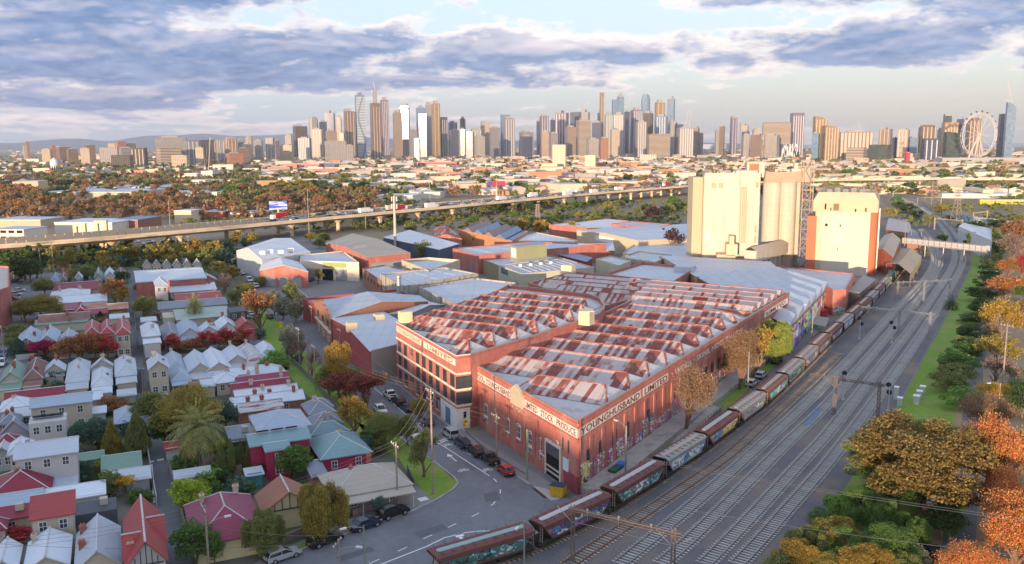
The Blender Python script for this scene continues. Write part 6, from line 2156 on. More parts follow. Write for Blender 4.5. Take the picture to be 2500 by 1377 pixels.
def plant(base,h,rad,kind,col,label,q=1,group=None,trunk=None,cat=None,bark=None):
 pr=RT.choice(proto(kind,q))
 r=thing(NAMES[kind],label,cat or('shrub' if kind=='bush' else 'palm' if 'palm' in kind else 'tree'),base,RT.uniform(0,6.28),group)
 tr={'round':.10,'euc':.05,'willow':.12,'column':.0,'cone':.0,'bush':-.1,'bare':.0,'sparse':.04,'plane':.04,'palm':.55,'fanpalm':.25}[kind]if trunk is None else trunk
 if 'palm' in kind:
  zc=h-rad*.62
  o=link('crown',pr[0],r,(0,0,zc))
  o.scale=(rad,rad,rad)
  tm=_TP.setdefault('palmtrunk',MB().lathe([(.5,0),(.42,.3),(.38,.85),(.5,.97),(.2,1.0)],10).mesh('trunk',BARK))
  t=link('trunk',tm,r)
  t.scale=(1,1,max(.3,zc))
 else:
  z0=h*tr
  hz=(h-z0)/2
  o=link('crown',pr[0],r,(0,0,z0+hz))
  o.scale=(rad,rad,hz)
  if pr[1]is not None:
   tw=link('twigs',pr[1],r,(0,0,z0+hz))
   tw.scale=(rad,rad,hz)
   if bark:
    setmat(tw,bark)
  t=link('trunk',pr[2],r)
  kx=min(rad,h*.4)
  t.scale=(kx,kx,max(.2,(z0+hz)/.85*(1.0 if kind!='bush' else .8)))
  if bark:
   setmat(t,bark)
 setmat(o,LC[col])
 return r
def tree(crop,x,yb,yt,w,kind,col,label,q=1,**k):
 ox,oy,sc=CRP[crop]
 u,vb,vt=ox+x*sc,oy+yb*sc,oy+yt*sc
 b=gp(u,vb)
 h=max(.8,zat(b,vt))
 dist=math.hypot(b.x,b.y)
 rad=max(.4,(1.45 if kind=='bush' else 1.22)*w*sc/2/FPX*math.hypot(dist,CAMH-h/2))
 k.setdefault('group','trees among the houses')
 return plant(b,h,rad,kind,col,label,q,**k)
CRP.update({'7':(1400,640,.31008),'8':(1860,560,.31008),'R':(1860,950,.31008),'F':(2020,400,.192)})
T=tree
for a in(('1',1490,430,-40,430,'round','gold','big golden green tree overhanging the lane behind the palm',0),('1',1210,290,0,240,'round','olive','round green tree on the lane left of the big golden one'),('1',1300,470,170,190,'round','dark','dark leafy tree leaning over the lane beside the palm'),('1',1775,350,60,170,'round','bluegreen','blue green tree right of the big golden one'),('1',1575,650,160,400,'palm','palm','huge date palm beside the lane',0),('1',893,550,255,170,'cone','gold','golden conifer in the yards left of the lane'),('1',1090,540,185,150,'column','olive','thick green cypress just left of the lane'),('1',1138,500,240,80,'column','dark','narrow cypress behind the thick lane cypress'),('1',650,500,235,160,'round','bluegreen','left of two blue green trees by the white modern house'),('1',775,500,205,180,'round','bluegreen','right of two blue green trees beside the golden conifer'),('1',665,530,410,140,'bush','grey','rounded grey green bush beside the big white house'),('1',880,190,40,170,'bush','rust','small orange tree in a yard left of the lane'),('1',1750,700,440,80,'column','olive','leftmost pencil cypress beside the palm'),('1',1828,690,390,62,'column','olive','tall pencil cypress, second beside the crimson wall'),('1',1903,650,405,58,'column','olive','third pencil cypress against the crimson wall'),('1',1966,650,380,55,'column','olive','fourth pencil cypress against the crimson wall'),('1',2000,640,410,50,'column','olive','last pencil cypress of the row, on the right'),('1',1680,700,520,130,'bare','mauve','bare brownish shrub tree right of the palm foot'),('1',1440,670,500,140,'bush','green','green shrub under the left side of the palm'),('1',1490,980,670,220,'bush','lime','tall lime green bush by the right lane fence'),('1',865,850,620,140,'bush','olive','olive green yard tree below the green studio'),('1',1000,830,685,160,'sparse','yellow','thin yellow leaved tree in the same yard'),('1',60,1220,1070,150,'bush','red','scarlet berry bush at the left picture edge'),('1',170,1210,1060,110,'bush','red','second scarlet bush against the brick party wall'),('1',1100,890,780,150,'bush','green','dark green bush behind the steep red roof'),('1',1540,1400,1020,280,'round','green','dark green street tree behind the wooden light pole'),('1',1690,1400,1090,150,'round','green','smaller green street tree right of the wooden light pole'),('1',560,680,600,120,'bush','green','low green shrub beside the garden umbrella'),('1',750,600,520,70,'bush','green','little potted tree on the paved yard'),('1',680,590,520,60,'bush','green','second little potted tree on the paved yard'),('1',1000,150,100,130,'bush','dark','dark hedge under the lane carport'),('1',455,1110,1075,60,'bush','dark','small dark fern bush by the cream wing'),('1',860,200,110,110,'bush','dark','dark bush under the small orange tree'),('2',150,1330,900,340,'willow','olive','olive green peppercorn tree at the bottom by the silver wagon',0),('2',610,1190,665,410,'willow','gold','large pale green street tree before the half timbered house',0),('2',390,710,430,260,'round','green','glossy green tree before the crimson wing'),('2',865,410,60,260,'sparse','golden','orange birch on the verge beside the slate roofs'),('2',1100,470,165,270,'round','olive','broad dark olive tree on the street corner verge',0),('2',1270,440,190,150,'round','olive','right hand lobe tree beside the broad olive tree'),('2',1400,690,330,260,'sparse','olive','thin grey olive tree leaning on the corner lawn'),('2',1040,510,380,120,'bush','olive','olive shrub at the end of the crimson house'),('2',945,530,340,110,'bush','bluegreen','blue green shrub left of the olive shrub'),('2',1040,1010,850,95,'sparse','bluegreen','young street tree in a planter by the dark wagon'),('2',1370,240,30,105,'bush','gold','olive street tree against the white banded store'),('5',900,1400,1150,260,'sparse','crimson','left maroon leaved street tree by the parked cars',1),('5',1080,1420,1140,240,'sparse','crimson','right maroon leaved street tree by the parked cars',1),('5',355,1140,940,200,'round','bright','bright green tree at the end of the terraces'),('5',500,1040,725,180,'euc','grey','grey green gum on the verge beside the side street'),('5',560,1060,850,170,'bare','mauve','bare mauve tree on the verge beside the grey gum'),('5',650,1190,930,140,'bare','mauve','bare mauve tree by the tall verge pole'),('5',870,1330,845,230,'euc','golden','tall gum with sunlit golden top on the verge',0),('5',790,1330,1020,210,'euc','olive','lower olive gum left of the tall golden topped gum'),('5',990,1300,1060,160,'euc','olive','lower olive gum right of the tall golden topped gum'),('5',250,800,490,240,'sparse','rust','orange red street tree beside the red gabled cottage',1),('5',355,680,450,120,'euc','grey','first grey gum beside the open yard'),('5',420,710,520,130,'euc','grey','dark gum over the parked utility'),('5',490,650,390,110,'euc','olive','olive gum at the yard gate pole'),('5',520,740,500,140,'euc','grey','grey gum beside the red painted warehouse'),('5',570,660,490,90,'euc','gold','pale gum leaning by the warehouse corner'),('5',60,590,450,130,'euc','olive','olive gum on the mown strip, left one'),('5',155,570,415,110,'euc','gold','olive gum on the mown strip, right one'),('5',30,370,280,100,'euc','gold','gum beside the street end'),('5',245,450,360,80,'bush','olive','bush at the scalloped workshop corner, left'),('5',305,440,350,70,'bush','gold','golden bush at the scalloped workshop corner, right'),('5',705,430,310,100,'sparse','gold','thin golden tree before the cream factory'),('5',965,390,295,110,'bush','dark','dark round bush at the cream factory corner'),('5',1255,1120,990,110,'bush','dark','dark creeper bush beside the grey end wall'),('5',1530,240,70,160,'euc','olive','tall olive tree between the white shed and the red factory'),('5',1730,240,160,60,'cone','green','small conifer beside the red factory wall'),('5',640,100,10,90,'round','gold','golden gum by the freeway pier'),('5',740,120,20,120,'round','olive','olive gum behind the containers'),('5',715,150,60,80,'bush','olive','rounded bush behind the containers'),('4',355,1020,890,210,'sparse','magenta','deep magenta street tree at the left'),('4',545,1040,840,190,'round','mixed','orange green street tree next to the magenta one'),('4',645,1040,800,170,'round','mixed','second orange green street tree'),('4',745,1030,790,180,'round','mixed','third mixed colour street tree before the red terraces'),('4',855,1030,840,180,'sparse','red','bright red street tree by the yellow sign'),('4',780,990,860,120,'sparse','red','red street tree between the mixed ones'),('4',1250,980,870,180,'sparse','red','pinkish red street tree, first right of the lane'),('4',1390,960,820,150,'sparse','red','red street tree, second right of the lane'),('4',1430,960,870,130,'round','mixed','gold green street tree, third right of the lane'),('4',1530,970,845,150,'round','mixed','mixed street tree in front of the pale gables'),('4',1640,960,800,150,'sparse','red','large red street tree before the low pale roofs'),('4',1720,940,800,140,'round','mixed','mixed street tree before the aerial mast'),('4',1800,930,770,150,'sparse','red','red street tree before the white gable'),('4',1920,910,770,180,'sparse','red','rightmost red street tree, by the red gable'),('4',1860,930,800,120,'round','mixed','mixed street tree beside the rightmost red one'),('4',330,720,500,280,'round','gold','large rounded gold green tree on the left block',0),('4',200,730,560,140,'round','olive','olive tree on the left side of the large rounded tree'),('4',350,530,370,140,'round','olive','dark olive tree beside the side street bend'),('4',130,840,740,130,'round','olive','small round tree by the yellow sign, side street'),('4',90,940,850,120,'round','olive','round street tree at the left edge'),('4',150,1010,860,110,'column','bluegreen','blue green cypress at the left crossing'),('4',110,890,800,100,'bush','olive','olive bush between the left street trees'),('4',530,660,585,110,'bush','lime','lime green tree among the left roofs'),('4',530,780,720,160,'bush','grey','grey green bush behind the gabled trio'),('4',400,770,710,120,'bush','dark','dark yuccas behind the gabled trio'),('4',795,730,645,70,'cone','dark','small dark conifer above the red terraces'),('4',240,780,700,110,'bare','rust','bare reddish tree by the side street'),('4',905,600,395,160,'sparse','orange','bright orange tree left of the upper lane',1),('4',960,600,460,130,'sparse','golden','gold brown tree beside the bright orange one'),('4',1145,700,510,150,'round','olive','green tree right of the upper lane'),('4',1115,530,405,90,'round','olive','smaller green tree right of the lane top'),('4',1540,750,530,150,'palm','palm','tall feather palm among the roofs right of the lane'),('4',1640,740,640,100,'bush','lime','lime bush beside the feather palm'),('4',1260,720,630,130,'bare','mauve','bare tree beside the slatted pergola'),('4',680,400,275,140,'round','olive','round green tree between the far cottages'),('4',955,420,325,120,'round','dark','dark round tree at the lane top'),('4',555,410,290,100,'fanpalm','gold','far fan palm beside the brown cottage'),('4',500,340,250,80,'bare','rust','bare orange twigged tree above the far fan palm'),('4',160,1270,1180,100,'bush','dark','round dark bush behind the green roof'),('4',310,1270,1205,80,'bush','olive','small olive bush behind the brown roof'),('4',630,1280,1205,110,'bush','lime','lime shrub behind the grey hipped back'),('4',900,1260,1215,60,'bush','lime','small lime shrub by the brick back wall'),('4',485,1270,1230,70,'bush','green','low green shrub by the grey backs'),('4',1770,500,350,130,'bare','mauve','pale bare tree beside the blue brick gable'),('4',205,1000,920,140,'bush','dark','dark hedge at the left crossing')):
 T(*a)
TG='trees below the freeway'
for i,a in enumerate(((40,380,180,150,'dark'),(110,400,120,170,'dark'),(200,400,120,190,'dark'),(290,390,90,170,'dark'),(150,430,220,160,'dark'),(250,420,200,150,'dark'),(420,300,90,120,'gold'),(440,330,190,150,'olive'),(560,320,110,80,'gold'),(640,300,175,160,'gold'),(600,260,190,90,'olive'),(815,320,140,90,'golden'),(870,330,200,120,'gold'),(930,280,100,120,'gold'),(1010,270,80,150,'gold'),(930,320,190,120,'bluegreen'),(1080,260,170,90,'orange'),(1200,290,110,130,'gold'),(1290,280,70,150,'gold'),(1410,260,85,130,'gold'),(1560,260,50,160,'golden'),(1690,270,80,150,'gold'),(1640,340,140,160,'olive'),(1500,300,130,130,'olive'),(1730,370,230,140,'gold'),(1830,400,280,130,'gold'),(1780,300,130,120,'bluegreen'),(1350,310,180,120,'gold'),(1900,520,430,110,'gold'),(1950,530,420,120,'gold'),(720,340,240,90,'olive'),(520,300,240,80,'olive'),(1860,130,0,90,'gold'),(1980,120,10,100,'gold'),(1130,330,240,110,'olive'))):
 x,yb,yt,w,c=a
 T('4',x,yb,yt,w,RT.choice(('euc','round','euc')),c,'%s gum in the belt below the freeway'%{'dark':'dark','gold':'gold green','olive':'olive','golden':'golden','bluegreen':'blue green','orange':'orange'}[c],2,group=TG)
RG='trees along the railway'
for a in(('7',1590,800,400,270,'willow','willow','bright green weeping willow beside the grain train',0),('7',1310,1000,540,320,'sparse','brown','brown gold autumn tree before the wool store wall',0),('7',1420,900,520,220,'sparse','golden','orange tipped autumn tree beside the willow',1),('7',880,1330,830,420,'bare','brown','nearly bare brown tree over the loading dock',0),('7',1150,960,740,170,'sparse','brown','thin brown tree between the bare tree and the autumn tree',1),('R',1290,1000,105,840,'euc','gumtop','very large spreading gum with golden crown by the tracks',0),('R',900,830,260,420,'euc','olive','dark left half gum beside the very large one',0),('R',1050,760,130,460,'euc','olive','upper crown gum behind the very large one',0),('R',800,1080,780,340,'willow','green','feathery green tree below the very large gum, left',0),('R',960,1180,840,260,'willow','green','feathery green tree below the very large gum, middle',0),('R',1150,1240,960,280,'willow','green','feathery green tree beside the shaded side road',0),('R',500,1060,950,200,'bush','green','green bank bush above the yellow topped trees'),('R',600,1300,1005,360,'euc','gold','yellow topped gum at the bottom right, upper',0),('R',290,1480,1180,330,'euc','golden','yellow topped gum at the bottom edge, left',0),('R',800,1560,1230,420,'euc','golden','yellow topped gum at the bottom edge, right',0),('R',520,1560,1290,300,'euc','gold','yellow topped gum at the bottom edge, middle',0),('R',1205,1420,1210,170,'bush','grey','grey rounded bush beside the black parked car'),('R',1480,1000,820,200,'willow','dark','dark drooping tree at the very large gum foot',1),('R',1850,1020,255,520,'plane','plane','bright orange plane tree at the right edge, upper',0),('R',1950,1500,850,600,'plane','plane','bright orange plane tree at the right edge, middle',0),('R',1680,1640,1230,480,'plane','plane','orange plane tree in the bottom right corner',0),('R',1780,400,60,430,'sparse','brown','olive brown plane tree behind the bright orange ones',0),('R',2030,700,330,240,'sparse','brown','brown tree at the right edge beside the double wires',1),('R',2050,230,-40,200,'round','dark','dark green tree behind the tall wooden pole',1),('8',1790,1380,1200,320,'sparse','yellow','yellow leaved plane tree above the street lamp',0),('8',1830,1230,1000,240,'sparse','mauve','mauve half bare plane tree',1),('8',1850,1080,840,260,'sparse','gold','olive gold plane tree, fourth up the side road',1),('8',1870,880,560,230,'sparse','golden','tall golden plane tree left of the power pole',1),('8',1800,960,740,150,'sparse','brown','brown plane tree behind the street lamp arm',1),('8',1900,590,370,210,'sparse','orange','sunlit orange plane tree by the white parked cars',1),('8',1930,400,230,170,'sparse','orange','sunlit orange plane tree farther up the side road',1),('8',1960,280,30,240,'bare','mauve','tall bare mauve tree near the footbridge end',1),('8',2040,200,-60,200,'sparse','rust','rusty tree in the upper right',1),('8',2050,400,200,110,'sparse','red','pink red tree at the right edge',1),('8',2040,560,420,130,'round','green','green tree at the right edge near the road lamp',1),('8',2030,760,560,160,'sparse','brown','brown tree at the right edge above the green house',1),('8',2000,1180,1080,120,'round','green','green tree before the green roofed house',1),('8',2020,1360,1180,180,'round','green','leafy tree below the porch at the right edge',1),('8',1490,630,530,130,'fanpalm','dark','dark squat palm on the trackside grass')):
 T(*a,group=RG)
OR=['nearest','second','third','fourth','fifth','sixth','seventh','eighth','ninth','tenth','eleventh','twelfth','thirteenth','farthest']
def ordn(n):
 return '%d%s'%(n,'th' if 10<n%100<14 else{1:'st',2:'nd',3:'rd'}.get(n%10,'th'))
def rank(objs,tail):
 for i,o in enumerate(sorted(objs,key=lambda o:pj(o.location)[0])):
  o['label']='%s, %s from the left%s'%(o['label'],ordn(i+1),tail)
for i,a in enumerate(((1540,1400,1230,210,'bright'),(1430,1270,1110,190,'olive'),(1500,1200,1040,180,'olive'),(1510,1120,950,200,'green'),(1560,1020,880,170,'green'),(1590,980,830,160,'olive'),(1650,880,750,160,'dark'),(1650,740,650,160,'dark'),(1710,660,540,140,'dark'),(1700,560,450,170,'dark'),(1750,460,350,140,'dark'),(1765,370,270,110,'dark'),(1800,290,190,120,'olive'),(1835,200,100,110,'dark'))):
 T('8',a[0]+22,a[1]+6,a[2]-8,a[3]*1.08,'bush',a[4],'%s shrub of the hedge row between the trackside grass and the side road'%OR[i],1,group='hedge shrubs along the trackside grass')
for a in((800,700,530,170,'gold'),(880,580,400,170,'green'),(1000,620,480,250,'dark'),(1120,700,560,160,'dark'),(1290,810,590,160,'olive'),(1450,650,490,170,'gold'),(1450,1010,870,130,'green'),(1830,1090,860,210,'green'),(1700,860,740,100,'olive'),(2400,760,640,190,'olive'),(2180,800,700,220,'dark'),(1900,860,700,140,'green'),(900,900,780,200,'dark'),(960,980,880,110,'lime'),(1100,1010,950,80,'lime'),(1240,1180,1080,110,'olive'),(2250,880,780,200,'rust'),(2400,900,770,200,'rust'),(2130,1150,1000,130,'dark'),(1550,720,650,140,'olive'),(1200,400,330,120,'gold'),(1030,380,310,110,'gold'),(2300,480,390,160,'olive'),(2450,480,380,120,'olive')):
 T('F',a[0],a[1],a[2],a[3],'euc' if a[4]!='rust' else 'sparse',a[4],'%s bushy tree on the railway reserve'%{'gold':'gold green','green':'green','dark':'dark','olive':'olive','lime':'lime green','rust':'rust brown'}[a[4]],2,group='bushes on the railway reserve')
for a in((1187,602,557,64,'round','gold','rounded tree with sunlit top behind the red factory'),(1275,565,528,34,'round','golden','sunlit orange gum beside the blue roofed factory'),(1320,575,534,50,'euc','golden','spreading sunlit gum above the pale shed'),(1366,578,546,30,'euc','gold','small gum left of the yellow green pair'),(1396,580,536,44,'euc','gold','yellow green gum before the wide warehouse'),(1592,540,498,40,'round','purple','round dark purple tree by the substation'),(1638,625,562,62,'bare','purple','dark half bare tree standing before the flat warehouse'),(1554,612,592,24,'bush','dark','dark bush beside the tan office'),(1440,628,603,32,'palm','palm','left palm among the factories'),(1478,630,606,30,'palm','lime','right bright palm among the factories'),(1427,590,572,34,'bush','dark','dark bush at the wide warehouse corner')):
 T('p',*a[:4],a[4],a[5],a[6],2,group='trees among the factories')
for a in((350,1360,1060,320,'willow','olive','drooping olive tree on the bank edge above the bottom gums'),(700,1420,1090,420,'willow','green','broad green tree filling the bank between the bottom gums'),(1000,1400,1060,330,'round','green','dark leafed tree beside the shaded road, lower'),(150,1520,1290,260,'round','olive','small olive tree in the bottom corner of the ballast'),(1080,1520,1260,320,'willow','olive','olive tree at the bottom edge left of the black car'),(1950,1200,640,420,'plane','plane','orange plane tree behind the upper bright one'),(2060,1420,1000,420,'plane','plane','orange plane tree cut by the right edge'),(1080,980,560,420,'round','dark','dark understorey tree below the very large gum'),(620,1010,800,260,'willow','bright','light green tree at the ballast edge below the gum'),(1420,1180,900,260,'round','dark','dark tree overhanging the shaded side road')):
 T('R',*a[:4],a[4],a[5],a[6],0 if a[3]>300 else 1,group=RG)
rank([o for o in COL.objects if o.get('group')==TG],'')
rank([o for o in COL.objects if o.get('group')=='bushes on the railway reserve'],'')
gs=[]
LANEP=[p for p,d in resample([gp(*q)for q in((452,1420),(412,1250),(390,1130),(372,1040),(352,980),(338,880),(329,760),(322,660))],3)]
for crop,x0,x1,y0,y1,n in(('4',120,1000,930,990,10),('4',100,1040,1190,1290,16),('4',1150,2050,860,940,16),('4',300,1000,560,760,14),('4',1110,1800,560,740,10),('4',320,1000,380,480,10),('1',600,1180,280,820,16),('1',1380,2000,480,860,22),('1',0,600,100,700,8),('2',0,560,560,700,10),('2',700,1080,380,560,10),('5',0,560,1000,1200,8),('2',820,1260,820,960,6),('1',940,1180,760,900,8)):
 for _ in range(n):
  x,y,s_=RT.uniform(x0,x1),RT.uniform(y0,y1),RT.uniform(.7,1.5)
  ox,oy,sc=CRP[crop]
  c=RT.choice(('green','dark','olive','bright','lime','bluegreen','mixed'))
  p=gp(ox+x*sc,oy+y*sc)
  if any((p-q).length<4.5 for q in LANEP):
   continue
  gs.append(plant(p,2.4*s_,1.5*s_,'bush',c,'small %s garden shrub between the houses'%{'mixed':'russet','bluegreen':'blue green'}.get(c,c),2,'garden shrubs'))
rank(gs,'')
PAINT={n:mat('car_'+n,c,.28,.25 if n in('silver','grey')else 0.,.2,.04,spec=.6)for n,c in dict(white=(.68,.69,.70),silver=(.45,.47,.49),black=(.012,.013,.016),navy=(.02,.03,.07),blue=(.03,.09,.28),red=(.38,.02,.03),grey=(.14,.15,.17),teal=(.05,.25,.26),yellow=(.6,.5,.1),green=(.03,.12,.08)).items()}
TYRE,RIMM=mat('tyre_rubber',(.018,.018,.018),.9),mat('alloy_rim',(.42,.42,.43),.35,.6)
HEADL,TAILL=mat('headlamp_glass',(.6,.6,.58),.15),mat('tail_lamp',(.42,.02,.02),.25)
PLATE,BUMP=mat('number_plate',(.6,.62,.6),.6),mat('black_trim',(.02,.02,.022),.6)
CARG=glass('car_glass',(.02,.026,.032),.05)
_CK={}
CARS=dict(sedan=(4.6,1.8,[(-2.3,.35),(-2.3,.85),(-1.5,.98),(.9,.92),(2.1,.72),(2.3,.5),(2.3,.3)],[(-1.65,.95),(-1.0,1.42),(.25,1.44),(1.1,.92)]),hatch=(4.1,1.75,[(-2.05,.35),(-2.05,.95),(-1.7,1.02),(.8,.95),(1.85,.75),(2.05,.5),(2.05,.3)],[(-1.9,.98),(-1.5,1.46),(.15,1.48),(1.05,.95)]),wagon=(4.7,1.8,[(-2.35,.35),(-2.35,.95),(-2.1,1.0),(.9,.95),(2.1,.76),(2.35,.5),(2.35,.3)],[(-2.25,.98),(-1.95,1.5),(.15,1.52),(1.1,.95)]),suv=(4.75,1.9,[(-2.37,.42),(-2.37,1.1),(-2.15,1.14),(.95,1.08),(2.15,.95),(2.37,.65),(2.37,.38)],[(-2.25,1.1),(-1.9,1.68),(.2,1.72),(1.1,1.08)]),van=(4.6,1.85,[(-2.3,.35),(-2.3,1.15),(1.1,1.08),(2.0,.85),(2.3,.55),(2.3,.3)],[(-2.28,1.1),(-2.15,1.78),(.5,1.82),(1.5,1.02)]),ute=(5.2,1.85,[(-2.6,.5),(-2.6,1.05),(1.15,1.08),(2.35,.95),(2.6,.65),(2.6,.4)],[(-.75,1.05),(-.6,1.68),(.5,1.72),(1.35,1.06)]))
def car_parts(kind):
 if kind in _CK:
  return _CK[kind]
 L,W,bp,gp_=CARS[kind]
 hw=W/2
 b=MB()
 n=len(bp)
 sh=lambda z:hw*(1.0 if .45<z<.9 else .94)
 Ls=[(-sh(z),y,z)for y,z in bp]
 Rs=[(sh(z),y,z)for y,z in bp]
 for i in range(n-1):
  b.poly([Ls[i],Ls[i+1],Rs[i+1],Rs[i]])
 b.poly(Rs)
 b.poly(list(reversed(Ls)))
 tw=hw*.80
 (y0,z0),(y1,z1),(y2,z2),(y3,z3)=gp_
 b.poly([(-tw,y1,z1),(tw,y1,z1),(tw,y2,z2),(-tw,y2,z2)])
 b.poly([(-tw,y1,z1),(-tw,y2,z2),(-tw-.02,y2,z2-.08),(-tw-.02,y1,z1-.08)])
 b.poly([(tw,y2,z2),(tw,y1,z1),(tw+.02,y1,z1-.08),(tw+.02,y2,z2-.08)])
 for sg in(-1,1):
  for(ya,za),(yb,zb)in(((y0,z0),(y1,z1)),((y3,z3),(y2,z2)),((-.45,z0),(-.45,z1))):
   b.tube((sg*hw*.93,ya,za),(sg*tw,yb,zb),.045,.045,4)
 if kind=='ute':
  b.box(-hw*.9,-2.5,1.04,-hw*.8,-.8,1.12).box(hw*.8,-2.5,1.04,hw*.9,-.8,1.12)
 if kind in('suv','wagon'):
  for sg in(-1,1):
   b.box(sg*tw*.92-.03,y1+.15,z1+.02,sg*tw*.92+.03,y2-.1,z2+.07)
 g=MB()
 k=.985
 g.poly([(-hw*.9,y0,z0),(hw*.9,y0,z0),(tw*k,y1,z1-.02),(-tw*k,y1,z1-.02)])
 g.poly([(hw*.9,y3,z3),(-hw*.9,y3,z3),(-tw*k,y2,z2-.02),(tw*k,y2,z2-.02)])
 for sg in(-1,1):
  q=[(sg*hw*.92,y0+.05,z0),(sg*tw*k,y1+.03,z1-.05),(sg*tw*k,y2-.03,z2-.05),(sg*hw*.92,y3-.08,z3)]
  g.poly(q if sg>0 else list(reversed(q)))
 wr=.33 if kind not in('suv','ute')else .38
 ty=MB().tube((-.11,0,0),(.11,0,0),wr,wr,16)
 rm=MB().tube((-.118,0,0),(.118,0,0),wr*.62,wr*.62,10)
 hl=MB().box(-.2,-.03,-.07,.2,.04,.07)
 tl=MB().box(-.1,-.04,-.13,.1,.03,.13)
 bu=MB().box(-hw*.9,-L/2-.04,.32,hw*.9,-L/2+.1,.55).box(-hw*.9,L/2-.1,.28,hw*.9,L/2+.04,.5)
 bed=MB().box(-hw*.78,-2.45,1.0,hw*.78,-.85,1.06)if kind=='ute' else None
 mi=MB().box(-hw-.16,.75,z3+.02,-hw*.92,.87,z3+.16).box(hw*.92,.75,z3+.02,hw+.16,.87,z3+.16)
 _CK[kind]=dict(body=b.mesh('body',PAINT['white']),glazing=g.mesh('glazing',CARG),tyre=ty.mesh('wheel',TYRE),rim=rm.mesh('rim',RIMM),headlight=hl.mesh('headlight',HEADL),tail_light=tl.mesh('tail_light',TAILL),bumper=bu.mesh('bumper',BUMP),number_plate=MB().box(-.19,-L/2-.06,.6,.19,-L/2-.045,.72).mesh('number_plate',PLATE),mirror=mi.mesh('mirror',BUMP),bed=bed.mesh('tray_bed',BUMP)if bed else None,dim=(L,W,wr))
 return _CK[kind]
def car(p,az,kind,col,label,group,simple=False):
 c=car_parts(kind)
 L,W,wr=c['dim']
 r=thing('parked_car' if not simple else 'car',label,{'ute':'utility','van':'van'}.get(kind,'car'),p,-RAD(az),group)
 setmat(link('body',c['body'],r),PAINT[col])
 link('glazing',c['glazing'],r)
 if simple:
  return r
 for k in('bumper','number_plate','mirror'):
  link(k,c[k],r)
 if c['bed']:
  link('tray_bed',c['bed'],r)
 for sx in(-1,1):
  for y in(-L*.30,L*.31):
   w=link('wheel',c['tyre'],r,(sx*(W/2-.1),y,wr))
   link('rim',c['rim'],w)
  link('headlight',c['headlight'],r,(sx*W*.33,L/2-.05,.66))
  link('tail_light',c['tail_light'],r,(sx*W*.40,-L/2+.01,.80))
 return r
PCG='cars parked along the streets'
SA,SB=-25.5,154.5
for crop,x,y,az,kind,col,lab in(('2',290,1335,48,'wagon','silver','silver wagon parked at the bottom, below the peppercorn tree'),('2',625,1215,48,'suv','black','black four wheel drive parked second from the bottom'),('2',940,1092,48,'sedan','navy','dark blue sedan parked before the stone wall house'),('2',1160,1000,48,'suv','black','black wagon parked before the tan roofed house'),('2',1140,72,SA,'ute','white','white utility with open tray beside the white banded store'),('2',1205,118,SA,'suv','black','black car parked behind the white utility'),('2',1270,165,SA,'sedan','navy','dark blue car parked third behind the white utility'),('2',1420,272,SA,'suv','grey','dark car parked by the white tavern corner'),('2',1610,375,SA,'van','silver','silver people van parked by the yellow hump sign'),('2',1702,448,SA,'wagon','navy','dark wagon parked behind the silver van'),('2',1808,512,SA,'wagon','black','black wagon parked before the black utility'),('2',1918,572,SA,'ute','black','black utility with roll bar along the brick store'),('2',2045,662,SA,'hatch','red','red hatchback parked last before the loading entrance'),('2',1325,372,SB,'sedan','white','white car half hidden by the broad olive tree'),('2',1062,185,SB,'hatch','white','white car peeping past the orange birch'),('5',190,700,70,'sedan','silver','silver car parked nose in under the orange red tree, near one'),('5',172,683,70,'sedan','grey','grey car parked nose in under the orange red tree, far one'),('5',318,700,SA,'hatch','grey','dark car driving up the street past the lawn'),('5',400,637,SA,'ute','white','white utility under the roadside gums'),('5',425,668,SA,'sedan','red','dark red car under the roadside gums'),('5',105,355,SA,'sedan','white','white car parked at the far street end'),('5',160,410,SB,'van','white','white van by the traffic lights'),('5',207,458,SA,'van','white','white van before the scalloped workshop'),('5',578,435,80,'sedan','white','white sedan across the yard mouth'),('5',640,408,0,'hatch','navy','dark car inside the workshop carport'),('5',770,352,0,'suv','white','white four wheel drive at the cream factory door'),('4',130,418,80,'sedan','navy','dark blue car at the side street bend'),('4',150,490,70,'sedan','white','white car, far end of the left edge row'),('4',122,522,70,'hatch','white','white hatch, second in the left edge row'),('4',100,558,70,'hatch','red','red hatch in the left edge row'),('4',30,632,75,'ute','white','white tray utility at the left edge'),('4',15,682,75,'sedan','black','black car at the left edge'),('4',2,705,75,'sedan','white','white car cut by the left edge'),('4',15,806,60,'hatch','red','bright red car at the left edge give way line'),('4',32,1000,160,'suv','blue','blue four wheel drive at the left crossing'),('4',12,1075,160,'suv','white','white car at the left crossing'),('4',320,1040,82,'wagon','black','black car under the magenta tree'),('4',935,995,84,'wagon','silver','silver wagon under the red tree by the lane'),('4',440,992,84,'hatch','white','white hatch between the street trees'),('7',1478,908,31,'wagon','white','white wagon under the autumn tree, farther one'),('7',1405,970,31,'wagon','white','white wagon under the autumn tree, nearer one'),('7',1600,790,31,'suv','black','black car under the willow'),('8',1830,340,15,'van','white','white van on the side road, farthest'),('8',1822,392,15,'sedan','silver','silver blue car on the side road behind the van'),('8',1758,592,13,'sedan','silver','silver car on the side road by the round shrub'),('8',1680,885,8,'suv','white','white car on the side road by the hedge'),('8',1672,938,8,'suv','black','dark car behind the white one on the side road'),('R',1335,1330,2,'suv','black','black car with red tail lamps at the bottom of the side road'),('R',1325,975,5,'sedan','silver','pale car glimpsed under the very large gum')):
 ox,oy,sc=CRP[crop]
 car(gp(ox+x*sc,oy+y*sc)+Vector((0,0,.02)),az,kind,col,lab,PCG)
CPK=[]
for i in range(9):
 CPK.append(car(gp(330+i*12,592+(i%3)*5),70,RT.choice(('sedan','suv','van')),'white','white car in the car park below the freeway','white cars in the car park below the freeway',True))
rank(CPK,'')
